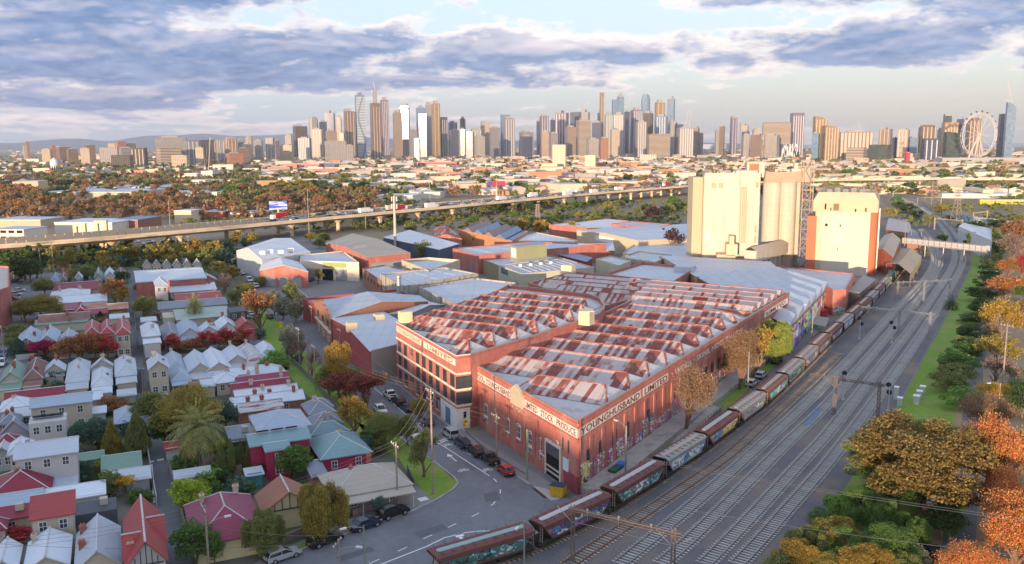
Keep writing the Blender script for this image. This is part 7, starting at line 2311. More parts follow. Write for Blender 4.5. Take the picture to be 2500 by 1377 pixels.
def bin_(p,rz,sx,sy,h,body,lid,label,cat='bin',slope=.15):
 r=thing('skip_bin' if cat=='skip' else 'wheeled_bin',label,cat,p,rz)
 b=MB()
 lo=[(-sx/2+slope,-sy/2+slope/2),(sx/2-slope,-sy/2+slope/2),(sx/2-slope,sy/2-slope/2),(-sx/2+slope,sy/2-slope/2)]
 hi=[(-sx/2,-sy/2),(sx/2,-sy/2),(sx/2,sy/2),(-sx/2,sy/2)]
 for i in range(4):
  j=(i+1)%4
  b.poly([(*lo[i],.12),(*lo[j],.12),(*hi[j],h),(*hi[i],h)])
 b.poly([(*p_,.12)for p_ in reversed(lo)])
 b.box(-sx/2-.06,-sy/2-.06,h-.15,sx/2+.06,-sy/2-.002,h).box(-sx/2-.06,sy/2+.002,h-.15,sx/2+.06,sy/2+.06,h)
 b.obj('bin_body',body,r)
 MB().prism([(-sx/2-.03,-sy/2-.03),(sx/2+.03,-sy/2-.03),(sx/2+.03,sy/2+.03),(-sx/2-.03,sy/2+.03)],h+.01,h+.12).obj('lid',lid,r)
 w=MB()
 for x in(-1,1):
  for y in(-1,1):
   w.tube((x*sx*.33-.04,y*sy*.33,.1),(x*sx*.33+.04,y*sy*.33,.1),.1,.1,8)
 w.obj('wheel',TYRE,r)
 return r
bin_(gp(1363,1210),RAD(-25),2.2,1.7,1.7,mat('bin_yellow',(.55,.34,.03),.6,0,2,.2),mat('bin_lid_navy',(.03,.05,.08),.5),'yellow skip bin with dark lid by the loading entrance','skip')
for u,v,c,l in((1498,1167,(.02,.12,.06),'dark green wheeled bin below the dock'),(1508,1160,(.02,.06,.12),'navy wheeled bin between the green and bright blue bins'),(1517,1152,(.02,.16,.5),'bright blue wheeled bin, topmost of the three by the dock')):
 m=mat('bin_%d'%u,c,.5)
 bin_(gp(u,v),RAD(59),1.5,1.2,1.45,m,m,l)
bin_(gp(1734,1003),RAD(59),.7,.7,1.1,mat('bin_dkgreen',(.02,.06,.03),.6),mat('bin_lid_yellow',(.6,.45,.05),.5),'small dark bin with yellow lid along the dock fence')
r,P=block('skate_platform','pale concrete skate platform with sprayed edge beside the mill shed','platform',((1980,790),(2015,800),(2022,778),(1992,772)),1.2,graffiti('platform_art',(.4,.4,.38),51,[RGB[c]for c in 'cgyw']),CONC)
p=gp(2010,772)
bin_(p,.3,2.2,1.6,2.0,mat('red_skip',(.45,.04,.06),.5),mat('red_skip',(.45,.04,.06),.5),'red metal container on the skate platform','skip')
YS,BLK=mat('sign_yellow',(.75,.50,.03),.6),BLACK
def warn_sign(p,h,label,az):
 r=thing('warning_sign',label,'sign',p,-RAD(az),'yellow warning signs')
 MB().tube((0,0,0),(0,0,h),.05,.05,6).obj('post',STEEL,r)
 d=MB()
 s=.62
 d.prism([(0,-.0),(0,0)],0,0)if False else None
 pts=[(0,-s),(s,0),(0,s),(-s,0)]
 for y,o in((-.07,1),(-.05,-1)):
  q=[(x,y,h+.3+z)for x,z in pts]
  d.poly(q if o>0 else list(reversed(q)))
 d.obj('diamond_plate',YS,r)
 MB().poly([(-.3,-.08,h+.18),(.3,-.08,h+.18),(.12,-.08,h+.42),(-.12,-.08,h+.42)]).obj('hump_symbol',BLK,r)
 MB().box(-.4,-.08,h-.75,.4,-.055,h-.35).obj('speed_plate',YS,r)
 return r
for u,v,h,l in((1137,1075,3.2,'yellow diamond hump sign by the white tavern corner'),(942,952,3.2,'yellow diamond hump sign at the grey end wall'),(312,850,3.4,'yellow diamond sign at the lane crossing under the red tree'),(55,790,3.0,'yellow diamond sign at the side street'),(686,815,2.6,'yellow diamond sign on the lawn corner'),(512,1376,3.6,'yellow sign below the wooden light pole')):
 warn_sign(gp(u,v),h,l,-20)
INS=mat('insulator',(.5,.5,.48),.4)
def pole(p,h,kind,label,az=60,m=None,lean=0):
 """kinds: x crossarm, l lamp arm, t plain, b both"""
 r=thing('power_pole' if kind in 'xb' else 'street_light' if kind=='l' else 'pole',label,'street light' if kind=='l' else 'pole',p,-RAD(az),'power poles and street lights')
 k=.17 if h>7 else .12
 MB().tube((0,0,0),(0,0,h),k,k*.7,8).obj('shaft',m or POLEM,r)
 if kind in 'xb':
  a,i=MB(),MB()
  a.box(-1.3,-.26,h-.55,1.3,-.14,h-.42)
  a.tube((-.7,-.2,h-.5),(0,-.1,h-1.2),.03,.03,4).tube((.7,-.2,h-.5),(0,-.1,h-1.2),.03,.03,4)
  if h>12:
   a.box(-1.1,-.26,h-1.75,1.1,-.14,h-1.62)
  for x in(-1.2,-.5,.5,1.2):
   i.lathe([(.09,0),(.11,.1),(.05,.26)],6,(x,-.2,h-.42))
  a.obj('crossarm',TIMBER,r)
  i.obj('insulator',INS,r)
 if kind in 'lb':
  z=h-.3 if kind=='l' else h*.72
  MB().tube((0,0,z),(0,1.5,z+.5),.05,.04,5).tube((0,1.5,z+.5),(0,2.3,z+.5),.04,.04,5).obj('lamp_arm',STEEL,r)
  MB().prism([(-.16,2.2),(.16,2.2),(.13,3.0),(-.13,3.0)],z+.42,z+.6,bottom=True).obj('lamp_head',mat('lamp_head_grey',(.6,.62,.64),.4),r)
 return r
PT={}
for key,u,v,vt,kind,lab,az in(('A',1057,1206,948,'x','tall timber pole with double crossarms on the corner lawn',60),('B',971,1238,1079,'x','grey timber pole with forked crossarm before the tan roofed house',60),('C',892,1400,1283,'l','short green pole with long lamp arm at the bottom',-120),('D',830,1400,1318,'b','brown pole with lamp at the bottom edge by the black car',100),('E',511,1400,1234,'b','wooden light pole with sunlit top behind the steep red house',60),('F',380,1035,962,'l','leaning grey lamp pole beside the golden green tree',100),('G',732,892,799,'x','grey crossarm pole on the verge beside the grey gum',60),('H',771,953,842,'x','crossarm pole with many insulators on the verge',60),('I',754,915,833,'t','plain pole between the bare mauve trees',60),('J',641,828,783,'t','plain pole by the lawn',60),('K',762,802,746,'x','pole before the red painted warehouse',60),('L',832,880,802,'x','pole before the pale skillion warehouse',60),('M',862,680,619,'t','timber pole before the cream factory door',60),('N',698,735,696,'x','crossarm pole at the open yard',60),('O',1287,1172,1048,'t','green timber pole on the footpath before the store front',60),('P',1213,1122,1010,'x','dark pole with crossarms against the store front',60),('Q',1527,1172,1040,'l','lamp standard beside the three bins',-31),('R',1825,968,858,'l','lamp standard beside the white parked wagons',-31),('S',1981,842,750,'l','lamp standard beside the skate platform',-31),('T',1280,1400,1272,'l','lamp standard beside the green wagon at the bottom',200),('U',2445,965,790,'x','tall timber pole with wide crossarm at the right',60),('V',102,682,605,'t','tall grey pole among the dark gums, left',60),('W',133,680,590,'t','tall brown pole among the dark gums, right',60),('X',463,640,576,'x','timber pole behind the row of blue gables',60),('Y',53,785,738,'x','pale crossarm pole on the side street',100),('Z',12,890,795,'x','grey pole at the left edge crossing',60),('a',311,850,790,'x','crossarm pole at the lane crossing',60),('b',309,705,668,'t','pole beside the bright orange tree',60),('c',343,650,627,'x','pole at the lane top',60),('d',900,1370,1372,'t','',0),('e',942,962,905,'x','timber pole beside the hump sign at the grey end wall',60),('f',2436,1012,936,'l','lamp standard among the yellow plane trees',-100),('g',2420,830,796,'l','street lamp over the side road',-100),('h',2206,632,535,'x','tall sunlit pole right of the mill silo',60),('i',2222,612,562,'x','second pole right of the mill silo',60),('j',2247,612,560,'x','third pole beside the far station hut',60),('k',885,1000,945,'l','lamp pole behind the maroon street trees',100),('l',1062,640,612,'t','pole by the olive tree in the factory yard',60),('m',1365,700,640,'t','roof mast on the rear store, left',0),('n',967,590,560,'t','pole by the white flat shed',0)):
 if not lab or key in 'm':
  continue
 p=gp(u,v)
 h=zat(p,vt)
 PT[key]=(p,h,az)
 pole(p,h,kind,lab,az,mat('green_pole',(.2,.27,.18),.85,0,1,.2)if key in 'OC' else(STEEL if kind=='l' else None))
WIREM=mat('wire',(.16,.15,.15),.6)
def wires(pts,offs,label,sag=.9,r=.022,name='overhead_wire',group='overhead power wires'):
 n_=len(offs)
 for k_,o in enumerate(offs):
  w_='' if n_==1 else(', left one',', middle one',', right one')[k_*2//(n_-1)]
  mb=MB()
  for(p,q)in zip(pts[:-1],pts[1:]):
   d=(q-p)
   n=Vector((d.y,-d.x,0)).normalized()*o[0]
   P=[p.lerp(q,t/8)+n+Vector((0,0,o[1]-sag*4*(t/8)*(1-t/8)))for t in range(9)]
   mb.path(P,r,3)
  tag(mb.obj(name,WIREM),label+w_,'wire',group)
top=lambda k,dz=-.3:Vector((PT[k][0].x,PT[k][0].y,PT[k][1]+dz))
ox4=((-1.2,0),(-.5,0),(.5,0),(1.2,0))
wires([top('E'),top('B'),top('A')],((-1.2,0),(0,.1),(1.2,0)),'wire over the house roofs from the wooden light pole to the lawn pole')
wires([top('A'),top('P'),top('O',.5)],((-1,0),(0,-.8),(1,0)),'wire crossing the street from the corner lawn pole to the store front')
wires([top('A'),top('H'),top('G'),top('N')],((-1.2,0),(0,0),(1.2,0)),'wire running up the verge poles from the corner lawn')
wires([top('K'),top('L'),top('e'),top('P')],((-1,0),(1,0)),'wire along the warehouses to the dark store front pole')
wires([gp(-60,1330,9),top('E',-.2)],((-1.2,0),(0,0),(1.2,0)),'wire from the left edge to the wooden light pole')
wires([top('E',-2.5),gp(900,1300,4.5)],((0,0),),'low service wire from the wooden light pole towards the green pole')
wires([top('D',-.2),gp(-50,1325,6)],((0,0),),'low wire along the bottom left gardens')
wires([gp(1560,1120,8),gp(2640,1290,14)],((-.5,0),(.5,.1)),'rusty wire slanting over the main lines to the right edge',.4)
wires([gp(1650,1240,6),gp(2620,1370,13)],((0,0),),'lower rusty wire slanting over the lines to the right edge',.4)
wires([top('U'),gp(2560,1120,14)],((-1,0),(1,0)),'pair of wires down from the tall right pole',.5)
wires([top('A',-1),gp(985,1120,.1)],((0,0),),'guy wire of the corner lawn pole',.0)
for k,t in(('first','first'),('second','second'),('third','third'),('fourth','fourth')):
 pts=[p+Vector((0,0,5.2))for p,d in resample(smooth(TRK[k]),38)]
 up_=[p+Vector((0,0,1.1))for p in pts]
 wires(pts,((0,0),),'contact wire hung over the %s main line'%t,.1,.02,'contact_wire','railway contact wires')
RF=random.Random(99)
DZ=9.0
FE=[(-500,640),(-120,612),(0,603),(140,593),(280,582),(460,566),(620,551),(830,531),(1040,511),(1240,493),(1470,471),(1700,449),(1900,440),(2080,438),(2300,437),(2520,438),(2800,440)]
fe=[gp(u,v,DZ)for u,v in FE]
fe=[Vector((p.x,p.y,0))for p in fe]
for _ in range(2):
 fe=[fe[0]]+[(fe[i-1]+fe[i]*2+fe[i+1])/4 for i in range(1,len(fe)-1)]+[fe[-1]]
fr_s=resample(fe,12.0)
FW=27.0
FR=thing('elevated_freeway','long elevated concrete freeway with queued traffic crossing behind the factories','freeway',fr_s[0][0])
def off(i,o):
 p,d=fr_s[i]
 return p+Vector((-d.y,d.x,0))*o
dk,rd,pb,med,wl2=MB(),MB(),MB(),MB(),MB()
for i in range(len(fr_s)-1):
 ring=lambda j:[off(j,0)+Vector((0,0,DZ)),off(j,-1.2+1.2)+Vector((0,0,DZ-.7)),off(j,6)+Vector((0,0,DZ-2.3)),off(j,FW-6)+Vector((0,0,DZ-2.3)),off(j,FW)+Vector((0,0,DZ-.7)),off(j,FW)+Vector((0,0,DZ))]
 a,b=ring(i),ring(i+1)
 for k in range(5):
  dk.poly([a[k],a[k+1],b[k+1],b[k]])
 rd.poly([off(i,.3)+Vector((0,0,DZ)),off(i+1,.3)+Vector((0,0,DZ)),off(i+1,FW-.3)+Vector((0,0,DZ)),off(i,FW-.3)+Vector((0,0,DZ))])
 for o,h in((0,1.2),(FW-.4,1.5),(FW/2-.2,1.0)):
  pb.prism([off(i,o),off(i+1,o),off(i+1,o+.4),off(i,o+.4)],DZ+.01,DZ+h)
wobj(dk,'deck_girder',CONCB,FR)
wobj(rd,'carriageway',mat('freeway_asphalt',(.17,.165,.16),.9,0,.2,.1),FR)
wobj(pb,'parapet',CONCB,FR)
PIER=MB().lathe([(1.15,0),(1.15,DZ-4.0),(2.6,DZ-2.35)],14).mesh('pier',CONCB)
for i in range(1,len(fr_s)-1,3):
 for o in(7.5,FW-7.5):
  link('pier',PIER,FR,off(i,o)-FR.location)
nw=mat('noise_wall',(.22,.21,.2),.6,0,.3,.1)
wp=None
i=0
for i in range(len(fr_s)-1):
 u=pj((*fr_s[i][0].xy,DZ))[0]
 if-100<u<635:
  for k in range(3):
   t0,t1=k/3+.02,(k+1)/3-.02
   a,b=off(i,.1).lerp(off(i+1,.1),t0),off(i,.1).lerp(off(i+1,.1),t1)
   n=off(i,.25)-off(i,.1)
   wobj(MB().prism([a,b,b+n,a+n],DZ+1.2,DZ+4.0),'noise_panel',nw,FR)
rp_=[gp(u,v,7)for u,v in((1960,451),(2080,450),(2200,455),(2350,459),(2400,466))]
rm_=thing('freeway_ramp','lower concrete exit ramp in front of the freeway at the right','freeway',Vector((rp_[0].x,rp_[0].y,0)))
q=MB()
for a,b in zip(rp_[:-1],rp_[1:]):
 d=(b-a).normalized()
 n=Vector((-d.y,d.x,0))*9
 q.prism([(a.x,a.y),(b.x,b.y),(b+n).xy[:],(a+n).xy[:]],5.0,8.0,bottom=True)
 for t in(0,.5):
  c=a.lerp(b,t)+n*.5
  q.lathe([(1.1,0),(1.1,3.5),(2.2,5)],10,(c.x,c.y,0))
wobj(q,'ramp_deck',CONCB,rm_)
FCARS=[]
FCOL=['white']*7+['silver']*4+['black']*4+['grey']*3+['navy']*2+['red','blue','yellow','teal']
tot=(len(fr_s)-2)*12.0
for lane,o in enumerate((3.2,6.6,10.0,17.0,20.5,24.0)):
 s=30+RF.random()*9
 while s<tot-20:
  i=int(s/12)
  p,d=fr_s[i]
  p=p+d*(s-i*12)+Vector((-d.y,d.x,0))*o
  u,v=pj((p.x,p.y,DZ))
  if-20<u<2520 and(u>520 or lane>3):
   a=math.degrees(math.atan2(d.x,d.y))+(0 if lane<3 else 180)
   if RF.random()<.05:
    c=RF.choice((('white',WHITE),('red',PAINT['red']),('white',WHITE),('cream',CREAM)))
    t=thing('truck','%s box truck on the freeway'%c[0],'truck',p+Vector((0,0,DZ+.02)),-RAD(a),'trucks on the freeway')
    MB().box(-1.25,-6,1.0,1.25,2.5,4.0).obj('cargo_box',c[1],t)
    MB().prism([(-1.2,2.8),(1.2,2.8),(1.2,5),(-1.2,5)],.6,3.0).obj('cab',WHITE,t)
    w=MB()
    for y in(-4.5,-3.3,3.9):
     w.tube((-1.2,y,.5),(1.2,y,.5),.5,.5,8)
    w.obj('wheel',TYRE,t)
    s+=9
   else:
    c=RF.choice(FCOL)
    FCARS.append(car(p+Vector((0,0,DZ+.02)),a,RF.choice(('sedan','hatch','suv','wagon','van')),c,'%s car on the elevated freeway'%c,'cars queued on the elevated freeway',True))
  s+=(RF.uniform(9,15)if lane<3 else RF.uniform(13,26))if 620<u<1720 else RF.uniform(24,60)
for c in set(FCOL):
 rank([o for o in FCARS if o['label'].startswith(c+' ')],' among the %s ones'%c)
for c in('white','red','cream'):
 rank([o for o in COL.objects if o.get('label')==c+' box truck on the freeway'],' among the %s trucks'%c)
for u,v,vt,l in((200,580,552,'left grey portal tower standing over the freeway edge'),(252,575,545,'right grey portal tower standing over the freeway edge')):
 p=gp(u,615)
 h=zat(p,vt)
 r=thing('portal_tower',l,'tower',p)
 q=MB()
 for x in(-2.2,2.2):
  q.box(x-.9,-.9,0,x+.9,.9,h)
 q.box(-3.1,-.95,h,3.1,.95,h+1.4)
 q.obj('frame',CONCB,r)
for u,vb,vt,l in((416,560,490,'tall light mast behind the freeway, left'),(755,575,463,'tall light mast behind the freeway by the billboard'),(893,560,492,'light mast beside the freeway trucks'),(1005,500,448,'light mast above the white silos'),(1050,500,405,'tall mast behind the plant sheds'),(1213,495,430,'light mast by the red billboard'),(1547,455,392,'tall white mast before the concrete plant'),(1608,465,410,'light mast left of the silo'),(1420,470,418,'light mast on the far freeway side'),(2145,455,395,'light mast at the right freeway, left one'),(2420,455,398,'light mast at the right freeway, right one')):
 p=gp(u,vb)
 pole(p,zat(p,vt),'t',l,0,mat('mast_pale',(.45,.4,.35),.6))
p=gp(966,620)
h=zat(p,478)
r=thing('phone_mast','thick phone mast with antenna panels before the freeway','mast',p)
MB().tube((0,0,0),(0,0,h),.8,.55,10).obj('shaft',mat('mast_pale',(.45,.4,.35),.6),r)
q=MB()
for z in(h-1.5,h-5):
 for i in range(6):
  a=i*math.pi/3
  q.box(-.25,1.2,-1.1,.25,1.45,1.1,0,Matrix.Translation((0,0,z))@Rz(a))
q.obj('antenna_panel',WHITE,r)
def billboard(u0,u1,v0,v1,vb,label,m,txt=None):
 p=gp((u0+u1)/2,vb)
 d=p.length
 w=(u1-u0)/FPX*d
 z0,z1=zat(p,v1),zat(p,v0)
 r=thing('billboard',label,'billboard',p,-RAD(az_of_u((u0+u1)/2)),'freeway billboards')
 MB().box(-w/2,-.3,z0,w/2,.3,z1).obj('frame',BUMP,r)
 MB().box(-w/2+.2,-.36,z0+.2,w/2-.2,-.302,z1-.2).obj('poster',m,r)
 MB().tube((0,0,0),(0,0,z0),.7,.7,10).obj('post',CONCB,r)
 return r
billboard(660,702,490,512,540,'white and blue billboard beside the freeway lanes',mat('poster_white_blue',(.62,.68,.85),.5,0,.2,.1,stain=((.05,.12,.6),(.02,.02,.35),.5,.52)))
billboard(1190,1234,443,455,480,'dark red and blue billboard behind the freeway',mat('poster_red_blue',(.35,.01,.03),.5,0,.2,.2,stain=((.02,.05,.25),(.12,.12,.12),.5,.54)))
FG='buildings between the freeway and the city'
def far_block(name,label,u0,u1,vt,vb,depth,az,m,rm=None,cat='building',rise=0,group=FG,bands=None):
 P=rect_at(u0,u1,vb,depth,az)
 z=zat((P[0]+P[1])/2,vt)
 r=thing(name,label,cat,P[0],0,group)
 wobj(MB().prism([(p.x,p.y)for p in P],0,z),'wall',m,r)
 if rise:
  gable_block(r,P,z,rise,m,rm,1,.3,wall=False)
 else:
  wobj(MB().prism([(p.x,p.y)for p in inset(P,-.2)],z+.01,z+.5),'roof',rm or SHEDG,r)
 if bands:
  W_=Wall(P[0],P[1])
  k=1.0
  while k+1.6<z:
   n=max(2,int(W_.L/5))
   for j in range(n):
    wobj(W_.box(MB(),W_.L*(j+.15)/n,W_.L*(j+.85)/n,k,k+1.5,.06),'window',bands,r)
   k+=3.4
 return r,P
TANF=mat('tan_wall',(.50,.38,.27),.8,0,.2,.1)
WHF=mat('sunlit_white',(.66,.60,.52),.8,0,.2,.08)
REDF=mat('red_flats',(.45,.13,.08),.8,0,.2,.1)
GRF=mat('grey_flats',(.33,.32,.32),.8,0,.2,.1)
for a in(('big_shed','long tan walled warehouse with stepped flat roof at the left',103,330,470,492,70,96,TANF,SHEDG),('big_shed','grey flat roofed warehouse behind the long tan one',210,400,458,474,60,96,TANF,SHEDG),('big_shed','white curved roof hall right of the tan warehouses',385,530,470,484,50,96,WHF,SHEDW),('white_factory','white gabled factory with brown brick end behind the freeway',135,275,545,572,30,97,WHF,SHEDW),('brick_factory','brown brick end of the white factory with blue roof',275,338,538,565,28,97,BRICK2,SHEDB),('low_office','low office with dark windows at the left edge behind the freeway',-20,60,562,588,20,97,WHF,SHEDG,'building',0,FG,DARK),('low_shed','low grey sheds at the left edge',-20,100,538,556,25,97,TANF,SHEDG),('small_tower_house','cream two storey building with one small window behind the freeway',427,468,516,545,16,97,CREAM,SHEDW),('low_shop','orange brick shop behind the freeway',495,545,518,536,20,97,REDF,SHEDG),('low_shop','white flat shop roofs right of the orange brick shop',545,640,520,534,22,97,WHF,SHEDG),('apartment_site','cream patterned apartment block under the tower crane',437,492,424,440,25,98,WHF,None,'building',0,FG,GRF),('apartment_site','white concrete lift core block beside the tower crane',492,520,418,440,20,98,WHF),('school_block','long white school block with glass bays below the crane',458,575,440,455,25,96,WHF,SHEDG,'building',0,FG,GLASSB),('brick_hall','orange brick low hall left of the white school block',400,450,440,452,20,96,REDF,SHEDG),('red_flats','red clad apartment block among the suburb roofs',686,780,400,416,30,98,REDF,None,'building',0,FG,GRF),('grey_flats','grey apartment block right of the red clad flats',780,850,398,412,30,98,GRF,None,'building',0,FG,DARK),('dark_flats','dark balcony apartment block among the suburb roofs',955,1010,398,412,30,98,GRF),('white_mill','long white mill building with rows of windows',1168,1235,400,414,30,98,WHF,SHEDG,'building',0,FG,GRF),('red_mill','red brick mill with a pale roof left of the white mill',1020,1115,396,410,30,98,REDF,SHEDG),('plant_shed','white concrete plant sheds behind the freeway',920,1010,478,492,30,98,WHF,SHEDW),('plant_shed','flat white plant shed right of the concrete silos',1000,1075,470,484,25,98,WHF,SHEDG),('flour_mill','tall cream flour mill tower with striped windows',1349,1380,354,420,18,100,CREAM,None,'building',0,FG,GRF),('flour_mill','low cream wing of the flour mill tower',1322,1360,400,422,18,100,CREAM),('cream_tower','plain cream silo tower right of the flour mill',1428,1453,380,420,16,100,CREAM),('red_works','red brick works beside the plain cream tower',1453,1478,398,416,16,100,REDF),('white_screen','grey blank hoarding building by the freeway',1548,1588,418,440,12,104,mat('blank_grey',(.45,.42,.38),.7)),('brick_flats','brown brick apartment block before the rail yards',1505,1560,395,412,20,100,mat('orange_flats',(.5,.27,.16),.8),None,'building',0,FG,DARK),('white_flats','white checkered apartment block before the rail yards',1562,1602,378,396,20,100,WHF,None,'building',0,FG,DARK),('orange_hall','long red brick hall below the towers',1511,1572,352,362,60,100,REDF),('depot','long white depot roof before the right freeway',2230,2470,462,474,40,100,WHF,SHEDW),('depot','low white depot buildings before the yellow containers',2300,2480,474,484,25,100,WHF,SHEDG),('hoarding_building','red and cream picture walled building at the right',2213,2290,375,392,30,100,mat('picture_wall',(.6,.45,.3),.7,0,.05,.3),None),('hoarding_building','bright pink red end wall left of the picture walled building',2212,2221,372,396,20,100,mat('pink_red',(.6,.03,.08),.6)),('wheel_hall','pink terminal hall under the observation wheel',2362,2412,384,394,40,100,mat('pink_hall',(.6,.1,.16),.6)),('blue_glass_shops','low blue grey shopping sheds below the wheel',2300,2500,386,400,60,100,GRF,SHEDG),('striped_block','white and navy zigzag block with red and green end',1908,1945,352,384,30,100,mat('zigzag',(.6,.6,.62),.6,0,.3,.1,stain=((.02,.03,.08),(.25,.25,.03),.49,.51))),('stadium','low wavy pale station roof before the towers',1690,1790,352,364,60,100,mat('wavy_roof',(.4,.42,.48),.5),SHEDG)):
 far_block(*a)
p=gp(134,424)
r=thing('domed_hall','white domed church with arched drum among the left trees','church',p)
d=p.length/FPX
z0=zat(p,408)
zt=zat(p,390)
MB().prism([(-26*d,-8),(26*d,-8),(26*d,10),(-26*d,10)],0,zat(p,423)).prism([(-14*d,-9),(14*d,-9),(14*d,9),(-14*d,9)],0,zat(p,420)).obj('hall_wall',WHF,r)
MB().lathe([(8*d,zat(p,423)),(8*d,z0+5)],16).obj('drum',WHF,r)
MB().lathe([(8*d*math.cos(a),z0+5+(zt-z0-2)*math.sin(a))for a in[i*math.pi/2/6 for i in range(6)]]+[(.3,zt+4)],16).obj('dome',WHITE,r)
q=MB()
for i in range(12):
 a=i*math.pi/6
 q.box(-.8,8*d-.1,zat(p,421),.8,8*d+.15,z0+2,0,Rz(a))
q.obj('arch_window',DARK,r)
def crane(u,vb,vj,vt,lean,label,jib_h):
 p=gp(u,vb)
 h,ht=zat(p,vj),zat(p,vt)
 k=p.length/FPX
 r=thing('tower_crane',label,'crane',p,0,'tower cranes')
 w=max(.9,1.6*k*.6)
 m=mat('crane_white',(.62,.55,.5),.6)
 q=MB()
 lattice(q,(0,0,0),(0,0,h),w,14,w*.10)
 q.obj('mast',m,r)
 q=MB()
 lattice(q,(0,0,h),(lean*k,0,ht),w*.8,16,w*.10)
 q.tube((0,0,h),(-10*k,0,h+1),w*.2,w*.2,4).tube((-10*k,0,h),(-8*k,0,h+(ht-h)*.2),w*.12,w*.12,4).tube((-8*k,0,h+(ht-h)*.2),(lean*k,0,ht),w*.06,w*.06,3)
 q.box(-11*k,-w/2,h-w,-7*k,w/2,h+w*.5)
 q.obj('jib',m,r)
 return r
crane(511,442,412,335,8,'big white luffing crane over the apartment site',0)
p=gp(2385,395)
k=p.length/FPX
cz=zat(p,329)
wr_=(cz-zat(p,384))
OWh=thing('observation_wheel','giant white spoked observation wheel at the right','ferris wheel',p,RAD(17),None)
WHM=mat('wheel_white',(.52,.48,.46),.5)
rim,spk,pods=MB(),MB(),MB()
N_=42
RX=wr_*.97
for i in range(N_):
 a,b=2*math.pi*i/N_,2*math.pi*(i+1)/N_
 for R_,y in((RX,-3),(RX,3),(RX*.93,0)):
  rim.tube((R_*math.cos(a),y,cz+R_*math.sin(a)),(R_*math.cos(b),y,cz+R_*math.sin(b)),0.75,0.75,4,0,False)
 rim.tube((RX*math.cos(a),-3,cz+RX*math.sin(a)),(RX*.93*math.cos(b),0,cz+RX*.93*math.sin(b)),.6,.6,3,0,False)
 rim.tube((RX*math.cos(a),3,cz+RX*math.sin(a)),(RX*.93*math.cos(b),0,cz+RX*.93*math.sin(b)),.6,.6,3,0,False)
rim.obj('rim',WHM,OWh)
for i in range(14):
 a=2*math.pi*(i+.5)/14
 spk.tube((0,0,cz),(RX*.93*math.cos(a),0,cz+RX*.93*math.sin(a)),.55,.55,4)
spk.tube((0,-6,cz),(0,6,cz),3,3,10)
spk.obj('spoke',WHM,OWh)
lg=MB()
for x,y in((-RX*.75,-8),(0,10),(RX*.62,12)):
 lg.tube((x,y,0),(0,0,cz),2.2,1.8,8)
lg.obj('support_leg',WHM,OWh)
pod=MB().lathe([(1,-2.6),(2.6,-1.4),(2.6,1.4),(1,2.6)],8).mesh('cabin',GLASSB)
for i in range(21):
 a=2*math.pi*i/21
 link('cabin',pod,OWh,((RX+4)*math.cos(a),0,cz+(RX+4)*math.sin(a)))
for u,vb,vt,l in((1878,430,352,'lattice transmission tower behind the silos'),(2198,445,345,'lattice transmission tower left of the wheel'),(2274,500,395,'lattice transmission tower over the bent tracks'),(2333,555,462,'orange lattice transmission tower by the painted wall'),(1312,545,498,'short lattice pylon by the sunlit gums'),(1460,445,405,'lattice transmission tower beyond the freeway')):
 p=gp(u,vb)
 h=zat(p,vt)
 r=thing('transmission_tower',l,'pylon',p,.3,'transmission towers')
 q=MB()
 w0,n=h*.11,9
 for i in range(n):
  t0,t1=i/n,(i+1)/n
  a,b=w0*(1-t0)**1.3+.5,w0*(1-t1)**1.3+.5
  C0=[(-a,-a),(a,-a),(a,a),(-a,a)]
  C1=[(-b,-b),(b,-b),(b,b),(-b,b)]
  for j in range(4):
   q.tube((*C0[j],h*t0),(*C1[j],h*t1),.16,.16,3,0,False)
   q.tube((*C0[j],h*t0),(*C1[(j+1)%4],h*t1),.10,.10,3,0,False)
 for t in(.72,.84,.96):
  q.tube((-h*.13,0,h*t),(h*.13,0,h*t),.25,.25,4)
 q.obj('lattice',mat('pylon_steel',(.36,.27,.22),.7),r)
for i,u in enumerate((2392,2430,2466)):
 far_block('rail_container','yellow rail wagon container, %s of three at the right'%('left','middle','right')[i],u,u+36,489,499,3,100,mat('container_yellow',(.5,.38,.06),.6),None,'container',0,'yellow containers')
P=[gp(2320,535),gp(2500,560)]
pw=thing('painted_wall','long retaining wall with white painted block letters beside the far tracks','wall',P[0])
W_=Wall(P[0],P[1])
wobj(W_.box(MB(),0,W_.L,0,4,.2),'wall_face',graffiti('retaining_art',(.34,.30,.28),61,[RGB[c]for c in 'wbcw'],.6,.48),pw)
MT=0
def grove(u0,u1,v0,v1,n,kinds,hr,label,group,q=2):
 L_=[]
 for _ in range(n):
  u,v=RF.uniform(u0,u1),RF.uniform(v0,v1)
  kd,c=RF.choice(kinds)
  h=RF.uniform(*hr)
  L_.append(plant(gp(u,v),h,h*RF.uniform(.48,.70),kd,c,label%{'bare':'bare brown winter','sparse':'rust leaved winter','round':'evergreen','euc':'gum'}[kd],q,group))
 rank(L_,'')
WIN=[('bare','brown'),('sparse','rust'),('bare','rust'),('sparse','brown'),('bare','rust')]
EVG=[('round','olive'),('euc','olive'),('round','dark'),('euc','gold'),('round','green')]
grove(-20,110,440,540,34,WIN,(9,14),'%s tree in the avenue at the far left','avenue trees at the far left')
grove(120,640,498,545,60,WIN+EVG[:1],(8,12),'%s tree in the brown belt behind the freeway','trees behind the freeway')
grove(640,910,478,516,50,WIN,(8,12),'%s tree in the brown grove beyond the billboard','grove beyond the billboard')
grove(580,910,438,480,50,EVG,(10,16),'%s tree in the park belt beyond the brown grove','park belt trees')
grove(60,600,436,500,80,WIN+EVG,(9,15),'%s tree around the left warehouses','trees around the left warehouses')
grove(1000,1690,445,482,40,EVG+WIN[:2],(8,12),'%s tree along the far side of the freeway','trees along the far side of the freeway')
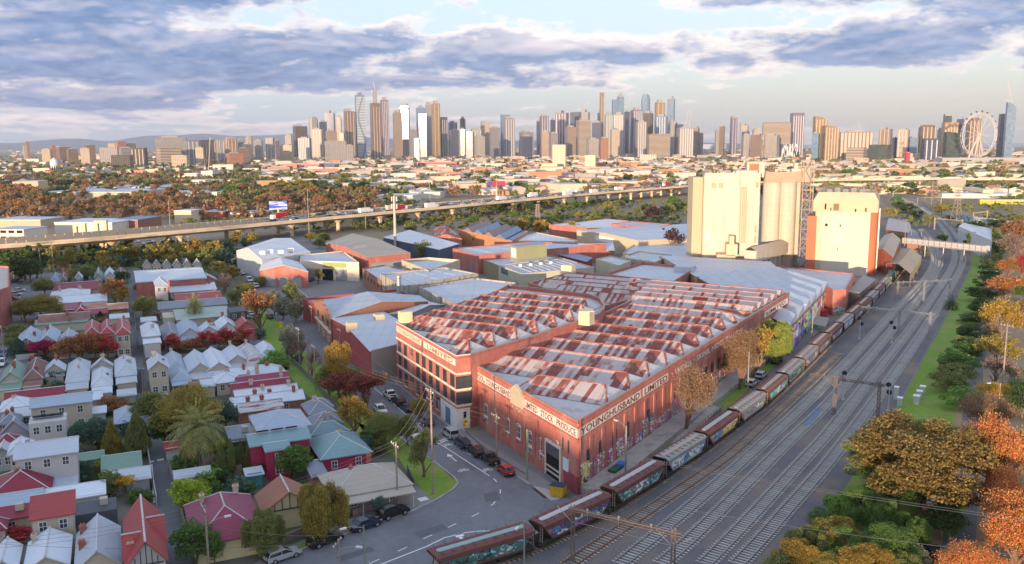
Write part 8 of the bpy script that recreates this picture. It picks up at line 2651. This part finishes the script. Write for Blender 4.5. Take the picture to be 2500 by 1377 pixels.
grove(1950,2500,425,440,26,EVG,(9,15),'%s tree beyond the right hand freeway','trees beyond the right freeway')
grove(760,1680,500,552,50,EVG,(6,10),'%s tree on the rail reserve under the freeway','trees on the rail reserve')
HCOL=[mat('far_wall_%d'%i,c,.8,0,.1,.06)for i,c in enumerate(((.62,.52,.40),(.58,.42,.30),(.66,.60,.52),(.50,.26,.16),(.42,.38,.33)))]
RCOL=[mat('far_roof_%d'%i,c,.7,0,.1,.06)for i,c in enumerate(((.50,.46,.43),(.46,.20,.13),(.36,.33,.31),(.60,.56,.52),(.40,.14,.09),(.34,.24,.2)))]
HCN,RCN=['tan','ochre','cream','red brick','stone'],['grey','terracotta','slate','pale','red tiled','brown']
def house_geo(mb,M,w,l,h,r,wi,ri,flat):
 P=lambda x,y,z:tuple(M@Vector((x,y,z)))
 a,b=w/2,l/2
 c0,c1=[P(*q,0)for q in((-a,-b),(a,-b),(a,b),(-a,b))],[P(*q,h)for q in((-a,-b),(a,-b),(a,b),(-a,b))]
 for i in range(4):
  mb.poly([c0[i],c0[(i+1)%4],c1[(i+1)%4],c1[i]],wi)
 if flat:
  mb.poly(c1,ri)
 else:
  e,f=P(0,-b,h+r),P(0,b,h+r)
  mb.poly([c1[0],e,f,c1[3]],ri).poly([c1[1],c1[2],f,e],ri).poly([c1[0],c1[1],e],wi).poly([c1[2],c1[3],f],wi)
def blocked(p):
 for i in range(0,len(fr_s)):
  q=fr_s[i][0]
  if abs(q.x-p.x)<40 and abs(q.y-p.y)<40:
   return True
 return False
mass=MB()
hs=[]
while len(hs)<4200:
 v=RF.uniform(361,436)if RF.random()<.78 else RF.uniform(420,476)
 u=RF.uniform(-200,2700)
 if(u<640 and RF.random()<.55+(.3 if v>400 else 0))or(u>1650 and RF.random()<.6):
  continue
 p=gp(u,v)
 if blocked(p):
  continue
 hs.append((p,u,v))
hs.sort(key=lambda t:t[0].length)
for i,(p,u,v)in enumerate(hs):
 big=RF.random()<.16
 w,l,h=(RF.uniform(18,45),RF.uniform(14,30),RF.uniform(5,13))if big else(RF.uniform(9,15),RF.uniform(10,20),RF.uniform(3.2,6.5))
 wi,ri=RF.choice((0,0,1,2,2,3,4)),RF.choice((0,0,1,2,3,3,4,5))
 M=at(p.x,p.y,0,RF.choice((.35,.35+math.pi/2))+RF.gauss(0,.05))
 if i<290:
  q=MB()
  house_geo(q,Matrix.Identity(4),w,l,h,2.2,0,1,big)
  o=q.obj('far_house',[HCOL[wi],RCOL[ri]])
  o.matrix_world=M
  tag(o,'%s walled %s with %s roof beyond the freeway'%(HCN[wi],'block' if big else 'house',RCN[ri]),'house','suburb houses beyond the freeway')
 else:
  house_geo(mass,M,w,l,h,2.2,wi,5+ri,big)
for l_ in{o['label']for o in COL.objects if o.name.startswith('far_house')}:
 rank([o for o in COL.objects if o.get('label')==l_],'')
tag(mass.obj('far_houses',HCOL+RCOL),kind='stuff',label='mass of small suburb houses spreading to the city towers')
BANKT=[p for k in TRK for p,d in resample(smooth(TRK[k]),8)]
base=[crown_round(100,14,.34,.85,.2)for _ in range(4)]
VV={k:[]for k in('dark','olive','brown')}
for _ in range(4600):
 v=RF.uniform(359,440)if RF.random()<.82 else RF.uniform(440,482)
 u=RF.uniform(-200,2700)
 if u>640 and RF.random()<.42:
  continue
 p=gp(u,v)
 if blocked(p):
  continue
 h=RF.uniform(7,14)
 r_=h*RF.uniform(.45,.75)
 B=RF.choice(base)*np.array([r_,r_,h*.5])+np.array([p.x,p.y,h*.5])
 VV[RF.choice(('dark','olive','olive','brown')if u>640 or v<420 else('olive','brown','dark'))].append(B)
for k,L_ in VV.items():
 o=link('far_treetops',fast_mesh('far_treetops',np.concatenate(L_),LC[k]))
 tag(o,kind='stuff',label='mass of %s treetops across the far suburb'%{'dark':'dark','olive':'olive','brown':'rust brown'}[k])
for nm,n,u0,u1,v0,v1,hr,c,kd in(('reserve_scrub',900,420,1720,496,566,(1.5,5.5),'olive','olive scrub on the rail reserve under the freeway'),('winter_treetops',520,-60,940,436,545,(6,11),'brown','mass of bare brown winter crowns behind the freeway'),('park_treetops',330,-60,1000,430,500,(7,13),'olive','mass of olive tree crowns in the parks behind the freeway'),('belt_treetops',150,-60,620,600,655,(3,7),'dark','dark undergrowth of the tree belt below the freeway'),('bank_scrub',260,2190,2500,500,600,(1.5,4),'olive','olive scrub on the railway banks beyond the mill')):
 A_=[]
 while len(A_)<n:
  u,v=RF.uniform(u0,u1),RF.uniform(v0,v1)
  p=gp(u,v)
  if(kd[0]!='d' and 'reserve' not in nm and 'bank' not in nm and(100<u<545 and 452<v<494 or 120<u<640 and 535<v<575 or blocked(p)))or('reserve' in nm and any((p-q.location).length<26 for q in COL.objects if q.get('group')==MILLG))or('bank' in nm and any((p-q).length<9 for q in BANKT)):
   continue
  h=RF.uniform(*hr)
  r_=h*RF.uniform(.55,.8)
  A_.append(RF.choice(base)*np.array([r_,r_,h*.5])+np.array([p.x,p.y,h*.5]))
 tag(link(nm,fast_mesh(nm,np.concatenate(A_),LC[c])),kind='stuff',label=kd)
def facade(name,wall,glz,fh=3.6,bay=3.4,gv=.62,gh=.7,rough=.12,metal=.3):
 """floors and bays at their real size: storeys of fh metres, glazing gv of each, window bays of bay metres"""
 if name in _MC:
  return _MC[name]
 m=bpy.data.materials.new(name)
 m.use_nodes=True
 N,L=m.node_tree.nodes,m.node_tree.links
 P=N['Principled BSDF']
 tc=N.new('ShaderNodeTexCoord')
 sp=N.new('ShaderNodeSeparateXYZ')
 L.new(tc.outputs['Object'],sp.inputs[0])
 f=lambda s,per,w:mth(N,L,'LESS_THAN',mth(N,L,'FRACT',mth(N,L,'DIVIDE',s,per)),w)
 gx=f(mth(N,L,'ADD',sp.outputs[0],sp.outputs[1]),bay,gh)
 g=mth(N,L,'MULTIPLY',f(sp.outputs[2],fh,gv),gx)
 nz=N.new('ShaderNodeTexWhiteNoise')
 mp=N.new('ShaderNodeVectorMath')
 mp.operation='SNAP'
 L.new(tc.outputs['Object'],mp.inputs[0])
 mp.inputs[1].default_value=(bay*2,bay*2,fh)
 L.new(mp.outputs[0],nz.inputs['Vector'])
 gc=mixc(N,L,mth(N,L,'MULTIPLY',nz.outputs['Value'],.6),glz,tuple(min(1,c*2.2+.03)for c in glz))
 L.new(mixc(N,L,g,wall,gc),P.inputs['Base Color'])
 L.new(mth(N,L,'MULTIPLY_ADD',g,rough-.7,.7),P.inputs['Roughness'])
 L.new(mth(N,L,'MULTIPLY',g,metal),P.inputs['Metallic'])
 _MC[name]=m
 return m
FC=dict(t=facade('facade_tan',(0.34,0.259,0.2),(0.084,0.077,0.084)),c=facade('facade_cream',(0.459,0.385,0.296),(0.14,0.126,0.119),3.4,4,.5,.6),w=facade('facade_white',(0.361,0.329,0.306),(0.112,0.126,0.154),3.5,5,.55,.7),g=facade('facade_grey',(0.266,0.259,0.274),(0.084,0.091,0.119)),n=facade('facade_navy',(0.074,0.0814,0.126),(0.049,0.063,0.112),3.7,3,.8,.9),d=facade('facade_dark',(0.104,0.0888,0.0888),(0.042,0.042,0.049),3.6,5,.7,.6),o=facade('facade_gold',(0.311,0.222,0.126),(0.28,0.196,0.105),3.6,2.6,.75,.85,.18,.7),b=facade('facade_blue',(0.178,0.237,0.311),(0.112,0.182,0.28),3.7,3,.8,.9),p=facade('facade_purple',(0.178,0.141,0.178),(0.112,0.098,0.154),3.6,3,.75,.8),e=facade('facade_green_grey',(0.281,0.296,0.266),(0.112,0.154,0.154),3.6,8,.6,.5),s=facade('facade_banded',(0.429,0.355,0.281),(0.07,0.063,0.063),4.2,400,.5,1.0),k=facade('facade_darkgreen',(0.0592,0.0814,0.074),(0.035,0.056,0.056),3.6,4,.8,.85),x=facade('facade_brick',(0.34,0.163,0.104),(0.098,0.084,0.084),3.3,4,.5,.6),r=facade('facade_brown',(0.222,0.155,0.126),(0.084,0.07,0.063),3.6,3,.7,.7))
RCT=random.Random(4)
CG='city towers'
def tower(u0,u1,vt,f,label,D,crown='m',fin=0,group=CG):
 u=(u0+u1)/2
 c=azp(az_of_u(u),D)
 w=(u1-u0)/FPX*D*.82
 z=zat(c,vt)
 dp=w*RCT.uniform(.75,1.1)if w<70 else w*.45
 rz=-RAD(az_of_u(u))+RCT.choice((-.22,.25,.3))*(1 if w<80 else .4)
 r=thing('city_tower' if z>60 else 'city_block',label,'tower' if z>60 else 'building',c,rz,group)
 m=FC[f]
 a,b=w/2,dp/2
 if crown=='c':
  q=MB()
  n=8
  prof=[(-a+w*i/n,z-(z*.10)*(i/n)**2.2)for i in range(n+1)]
  for i in range(n):
   (xa,za),(xb,zb)=prof[i],prof[i+1]
   q.poly([(xa,-b,0),(xb,-b,0),(xb,-b,zb),(xa,-b,za)]).poly([(xb,b,0),(xa,b,0),(xa,b,za),(xb,b,zb)]).poly([(xa,-b,za),(xb,-b,zb),(xb,b,zb),(xa,b,za)])
  q.poly([(-a,b,0),(-a,-b,0),(-a,-b,prof[0][1]),(-a,b,prof[0][1])]).poly([(a,-b,0),(a,b,0),(a,b,prof[-1][1]),(a,-b,prof[-1][1])])
  q.obj('tower_body',m,r)
 elif crown=='r':
  ch=w*.18
  pl=[(-a+ch,-b),(a-ch,-b),(a,-b+ch),(a,b-ch),(a-ch,b),(-a+ch,b),(-a,b-ch),(-a,-b+ch)]
  MB().prism(pl,0,z*.93).obj('tower_body',m,r)
  MB().prism([(x*.84,y*.84)for x,y in pl],z*.93,z*.98).prism([(x*.55,y*.55)for x,y in pl],z*.98,z).obj('stepped_head',m,r)
 elif crown=='v':
  MB().box(-a,-b,0,a,b,z*.96).box(-a*.4,-b*.5,z*.96,a*.4,b*.5,z).obj('tower_body',m,r)
  n=int(z/7)
  q=MB()
  for i in range(n):
   zz=6+i*6.6
   if zz>z*.93:
    break
   t=.42+.34*math.sin(zz/z*7.5)
   q.box(-a-.5,-b-1.6,zz,-a+w*t,-b+.2,zz+2.6)
   t2=min(.97,t+.2)
   q.box(-a+w*t2,-b-1.6,zz,a+.5,-b+.2,zz+2.6)
  q.obj('balcony_band',mat('balcony_white',(.62,.62,.64),.6),r)
 else:
  zm=z if crown=='f' else z*.95
  q=MB().box(-a,-b,0,a,b,zm)
  q.obj('tower_body',m,r)
  q=MB()
  if crown=='m':
   q.box(-a*.6,-b*.6,zm,a*.5,b*.6,z)
  elif crown=='t':
   q.box(-a*.96,-b*.96,zm,a*.1,b*.96,z)
  elif crown=='s':
   q.box(-a*.7,-b*.7,zm,a*.7,b*.7,z).tube((0,0,z),(0,0,z*1.09),w*.03,w*.01,5)
  elif crown=='y':
   for i in range(4):
    cs=[(-a,-b),(a,-b),(a,b),(-a,b)]
    q.poly([(*cs[i],zm),(*cs[(i+1)%4],zm),(0,0,z*1.02)])
   q.tube((0,0,z),(0,0,z*1.14),w*.03,w*.01,5)
  if q.v:
   q.obj('rooftop_plant',mat('plant_grey',(.30,.29,.31),.7),r)
 if fin:
  q=MB()
  for i in range(fin):
   x=-a+w*(i+.5)/fin
   q.box(x-w*.035,-b-1.4,0,x+w*.035,-b+.1,z*.93)
  q.obj('facade_fin',mat('fin_'+f,tuple(min(.8,c_*1.05+.03)for c_ in((.4,.33,.28)if f in 'trdo' else(.45,.46,.5))),.5),r)
 return r
D1,D2,D3,D4=3450,3750,4050,4400
for a in((704,722,326,'w','small grey white tower left of the dotted tower',D3),(725,758,304,'d','dark tower with red and green dotted panels',D1,'t'),(735,768,334,'e','striped pale block before the dotted tower',D1-100,'m',7),(763,786,285,'w','white stepped tower right of the dotted tower',D3,'r'),(771,797,312,'c','cream tower with blue and red stripe',D2,'m',3),(788,806,293,'n','dark blue lower slab left of the dark stepped slab',D3),(802,827,270,'n','dark blue stepped slab tower, left side of the city',D4,'t'),(803,829,316,'t','low grey tan block below the dark stepped slab',D1),(830,842,281,'r','narrow brown tower left of the dark brown one',D3),(848,874,266,'r','dark brown tower with vertical stripes',D2,'t',3),(836,848,322,'c','small sunlit cream tower at the foot of the brown ones',D1),(875,900,226,'b','tall blue tower with wavy white balcony bands',D2,'v'),(911,936,252,'r','dark bronze tower with a gold stripe',D1,'f',3),(919,929,220,'w','pale unfinished concrete core behind the bronze tower',D4,'f'),(936,956,237,'p','tall violet curved tower with gold glints',D2,'m',4),(965,988,269,'t','tan apartment tower right of the violet one',D2),(982,1006,253,'t','tan tower with purple unfinished top',D3,'s',3),(1003,1023,314,'g','grey block below the tan towers',D1),(1021,1044,258,'b','blue grey tower with pyramid and mast',D4,'y'),(1028,1049,278,'r','brown and grey banded tower',D1,'f',4),(1044,1058,249,'w','white framed tower with mast behind the gold one',D3,'s'),(1058,1079,246,'o','gold mirrored tower catching the sun',D2,'m',2),(1078,1096,286,'k','dark green tower right of the gold one',D2,'f',3),(1097,1120,295,'n','squat navy tower right of the dark green one',D4),(1101,1125,314,'w','white banded block before the squat navy tower',D2),(1126,1140,285,'k','narrow dark tower at the right end of the left cluster',D3),(1125,1140,312,'e','pale striped block below the narrow dark tower',D2,'m',3),(1150,1178,312,'e','low green striped block in the gap',D2,'m',4),(1175,1200,296,'c','cream topped block in the gap between the clusters',D3,'t'),(1197,1222,308,'g','grey stepped block before the twin slabs',D2),(1160,1186,330,'w','white low block in the gap',D1),(1223,1247,280,'b','blue grey slab of the twin slabs',D3,'f'),(1229,1259,284,'g','grey striped slab of the twin slabs',D2,'m',4),(1269,1302,319,'g','low wide grey block',D2),(1310,1320,292,'n','narrow navy slab left of the purple brown tower',D3),(1317,1340,279,'p','purple brown tower with pale top signs',D2,'s',3),(1343,1355,288,'n','narrow dark banded tower',D3),(1355,1388,270,'p','broad pink brown tower with a pale belt',D3,'t',4),(1391,1418,274,'n','square dark blue tower',D4,'f'),(1380,1405,306,'t','tan stepped block before the square dark blue tower',D2),(1405,1441,289,'s','brown tower with white balcony bands, nearest',D1-200,'m'),(1418,1438,268,'e','greenish unfinished tower behind the banded brown one',D2,'t'),(1443,1471,295,'n','dark navy block left of the gold needle tower',D2),(1456,1463,270,'n','slim navy slab by the gold needle tower',D3),(1461,1472,226,'o','slender tall tower with gold edge',D4,'f',2),(1490,1509,243,'b','pale blue glass tower beside the pointed tower',D3,'f'),(1503,1520,229,'b','blue glass tower with slanted spire top',D3,'y'),(1473,1494,274,'e','green grey striped apartment tower',D1,'m',5),(1495,1524,274,'w','pale twin striped tower',D1,'m',6),(1521,1534,267,'n','slim blue grey tower by the crane',D2),(1536,1564,263,'p','dark violet grid tower',D2,'m',5),(1560,1583,230,'b','tall grey blue tower with rounded head',D4,'r'),(1566,1591,271,'d','dark tower with white dots',D2),(1548,1574,293,'w','pale grey tower before the dark dotted one',D1,'m',4),(1593,1618,244,'o','tower with a bright gold stripe',D4,'m',2),(1623,1642,235,'b','tall plain blue slab at the right of the cluster',D4,'m'),(1597,1626,279,'b','blue and white checked tower',D2,'m',4),(1630,1642,292,'w','white edged slab below the plain blue one',D1),(1487,1511,313,'c','beige tower with a small pointed roof',D1-150,'y'),(1573,1635,327,'s','wide banded tan office block',D1-200,'f'),(1640,1663,300,'n','dark block under the small crane',D3),(1647,1687,309,'w','white gridded office slab',D1,'m',6),(1685,1702,308,'t','tan stepped tower right of the white grid slab',D2),(1700,1712,322,'g','small grey tower at the cluster end',D2),(1740,1750,315,'w','narrow pale tower, left of a pair',D2),(1750,1763,305,'r','narrow brown tower, right of a pair',D2),(1776,1792,283,'p','lone violet tower in the central gap',D3,'t',2),(1803,1820,302,'c','cream tower under a crane in the gap',D2,'t'),(1804,1823,318,'n','navy block below the cream crane tower',D1),(1830,1850,313,'c','low cream block beside the wide cream office',D3),(1850,1924,299,'s','wide cream banded office with dark top',D1,'f'),(1920,1952,276,'p','tall grey violet office tower',D3,'f',5),(1858,1895,327,'w','white diagonal patterned block',D1-200),(1826,1858,326,'r','brown tower before the wide cream office',D1-250),(1806,1822,325,'w','white tower before the navy block',D1-250),(1975,2008,284,'o','gold curved top tower, left of the gold pair',D1-600,'c',4),(1998,2036,306,'o','gold and green glass tower, right of the gold pair',D1-700,'c',5),(1975,1992,322,'b','blue glass block before the gold pair',D1-700),(2038,2121,319,'r','wide brown gridded apartment row',D1-500,'m',9),(2114,2163,353,'k','low dark green glass office',D1-800,'f'),(2060,2105,360,'s','low tan banded block before the brown row',D1-900,'f'),(2136,2165,311,'t','tan stepped tower right of the brown row',D1-400,'t',3),(2166,2180,334,'n','blue white low block before the cream topped tower',D1-300),(2181,2207,313,'c','cream topped tower behind the transmission tower',D1-400,'m',3),(2207,2228,333,'b','blue glass low block left of the round crowned tower',D1-400),(2231,2269,305,'r','brown tower with round crown',D1-400,'r',4),(2240,2277,338,'n','black block with white outline',D1-900,'f',3),(2276,2288,312,'w','pale tower between the dark ones',D1),(2288,2305,278,'k','tall dark green tower left of the wheel',D1-100,'t'),(2287,2321,299,'o','gold striped dark tower before the dark green one',D1-400,'f',5),(2294,2330,322,'k','dark slanted glass office',D1-800,'c'),(2321,2336,286,'n','dark blue tower left of the wheel',D1,'m'),(2345,2379,288,'r','brown tower seen through the wheel',D1-300,'r',4),(2422,2440,278,'n','dark tower left of the slanted glass one',D1-500,'f'),(2437,2457,250,'b','slanted blue glass tower under a crane at the right',D1-600,'c'),(2475,2500,378,'g','low block at the right edge',D1-800),(72,79,355,'c','cream slab at the far left',4000,'f'),(80,86,345,'x','orange slab at the far left',4300,'f'),(118,138,362,'c','cream block in the left hospital quarter',3200),(139,149,354,'x','orange tower in the left hospital quarter',3400,'f'),(154,181,357,'r','brown block with pale roof plant',3300,'t'),(177,201,362,'r','low brown block left of the pale stepped one',3100),(211,233,360,'c','pale stepped block in the hospital quarter',3000),(222,243,352,'r','brown topped cream block in the hospital quarter',3500),(259,303,360,'w','long white hospital block',2900,'f'),(283,339,350,'c','pale hospital slab with orange centre',3200,'f'),(297,318,345,'x','orange centre of the hospital slab',3150,'f'),(304,334,358,'g','grey square windowed block',2700),(333,368,361,'d','dark apartment block with white fins',2600,'f',4),(286,332,378,'d','low dark balcony flats among trees',2400,'f'),(390,468,332,'g','huge grey hospital block with white diagonal bands',2900,'m'),(395,450,362,'s','white banded podium of the huge grey block',2600,'f'),(462,495,342,'g','pale and brown flats right of the huge grey block',2700,'f',3),(495,534,342,'t','long grey tan flats behind the crane',3000,'f',5),(487,508,358,'c','cream stepped flats before the crane',2600),(538,559,341,'w','white and dark striped tower',2900,'f',2),(559,587,335,'t','olive and orange apartment tower with mast',2700,'s',3),(590,604,338,'g','grey block right of the olive tower',3200),(609,625,332,'c','cream domed block left of the city',3300,'r'),(628,650,340,'g','low violet grey block right of the domed one',3600),(657,678,336,'w','white terraced block left of the dotted tower',3300,'f',2),(680,690,341,'p','small violet tower left of the dotted tower',3600),(599,622,350,'c','cream low block before the domed block',2900),(630,648,354,'w','white block with black patches',2800),(585,616,360,'r','low brown block at the tree line',2700),(-12,8,376,'d','dark flats with white balconies at the left edge',1700,'f'),(430,470,378,'c','cream flats below the grey hospital',2300),(560,600,372,'x','orange low block by the trees',2400),(690,725,352,'c','low cream hall left of the dotted tower',2900),(800,850,344,'w','white low hall at the city foot',2700,'f'),(850,868,352,'w','white low office at the city foot',2500),(1340,1362,322,'g','blue grey low tower at the middle',3000),(1322,1345,318,'t','tan low tower at the middle',3100),(1430,1460,336,'w','white glass low block',2800),(1462,1484,334,'x','brick striped low tower',2700),(1270,1300,330,'n','blue low office before the grey wide block',3200),(1015,1030,335,'t','small tan block at the foot of the banded tower',3000),(1140,1160,318,'g','small grey block in the gap',3200)):
 tower(*a[:6],*(a[6:]))
for a in((921,350,222,200,-4,'crane above the unfinished concrete core'),(1422,350,266,247,16,'crane on the greenish unfinished tower'),(1527,350,262,237,12,'crane by the slim blue grey tower'),(1673,350,300,266,5,'crane above the white gridded slab'),(1806,350,303,291,-6,'crane at the cream tower'),(2098,370,318,294,-8,'crane over the brown apartment row'),(2460,370,245,198,-12,'tall crane on the slanted blue glass tower'),(1681,350,300,268,4,'thin crane left of the right cluster')):
 crane(a[0],376,*a[2:6],0)
q=MB()
pts=[(-48,0),(-40,150),(-33,120),(-30,260),(-27,430),(-25,330),(-22.5,520),(-20,590),(-17,520),(-14,560),(-10,440),(-6,330),(0,260),(10,140),(20,0)]
P0=[]
for i in range(len(pts)-1):
 for k in range(8):
  t=k/8
  a_=pts[i][0]+(pts[i+1][0]-pts[i][0])*t
  h_=pts[i][1]+(pts[i+1][1]-pts[i][1])*(3*t*t-2*t**3)
  P0.append((a_,max(0,h_*.55+mnoise.noise(Vector((a_*.6,0,0)))*25)))
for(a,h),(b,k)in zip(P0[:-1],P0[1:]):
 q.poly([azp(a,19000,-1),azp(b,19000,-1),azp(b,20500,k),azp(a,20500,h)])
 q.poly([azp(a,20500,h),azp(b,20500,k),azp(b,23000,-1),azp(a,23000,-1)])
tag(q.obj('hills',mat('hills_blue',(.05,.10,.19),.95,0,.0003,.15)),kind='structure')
q=MB().poly([azp(15,9000,.5),azp(60,9000,.5),azp(60,24000,.5),azp(15,24000,.5)])
tag(q.obj('sea',mat('bay_water',(.10,.16,.22),.25)),kind='structure')
sv=Vector((math.sin(RAD(SUN_AZ)),math.cos(RAD(SUN_AZ)),0))
lv=Vector((sv.y,-sv.x,0))
prof=((-700,22),(-380,25),(-320,26),(-250,27),(-170,30),(-120,29),(-95,31),(-72,26),(-50,26),(-30,25),(-5,22),(20,19),(60,19),(150,22),(500,24))
q=MB()
rows=[]
for j,(dd_,f)in enumerate(((150,0),(195,.86),(225,1),(265,.95),(420,.75))):
 rw=[]
 s=-700.
 while s<=500:
  for(s0,h0),(s1,h1)in zip(prof[:-1],prof[1:]):
   if s0<=s<=s1:
    h=h0+(h1-h0)*(s-s0)/(s1-s0)
  n=(mnoise.noise(Vector((s*.08,j*3,1)))*3.0+mnoise.noise(Vector((s*.3,j*3,5)))*1.6)if f>.8 else 0
  p=sv*dd_+Vector((math.cos(RAD(SUN_AZ-180)),-math.sin(RAD(SUN_AZ-180)),0))*s
  rw.append((p.x,p.y,max(.0,h*f+n)if f else-.2))
  s+=5
 rows.append(rw)
for a,b in zip(rows[:-1],rows[1:]):
 for i in range(len(a)-1):
  q.poly([a[i],a[i+1],b[i+1],b[i]])
tag(q.obj('shading_hillside',YARD),kind='structure')  # unseen hill behind the camera, its skyline shaped to shade the foreground
HAZE=4.0e-5
if HAZE:
 m=bpy.data.materials.new('haze_air')
 m.use_nodes=True
 N,L=m.node_tree.nodes,m.node_tree.links
 N.remove(N['Principled BSDF'])
 pv=N.new('ShaderNodeVolumePrincipled')
 pv.inputs['Color'].default_value=(.86,.90,.97,1)
 pv.inputs['Density'].default_value=HAZE
 pv.inputs['Anisotropy'].default_value=.2
 L.new(pv.outputs[0],N['Material Output'].inputs['Volume'])
 tag(MB().box(-25500,-600,-1.5,25500,25500,430).obj('haze',m),kind='stuff')
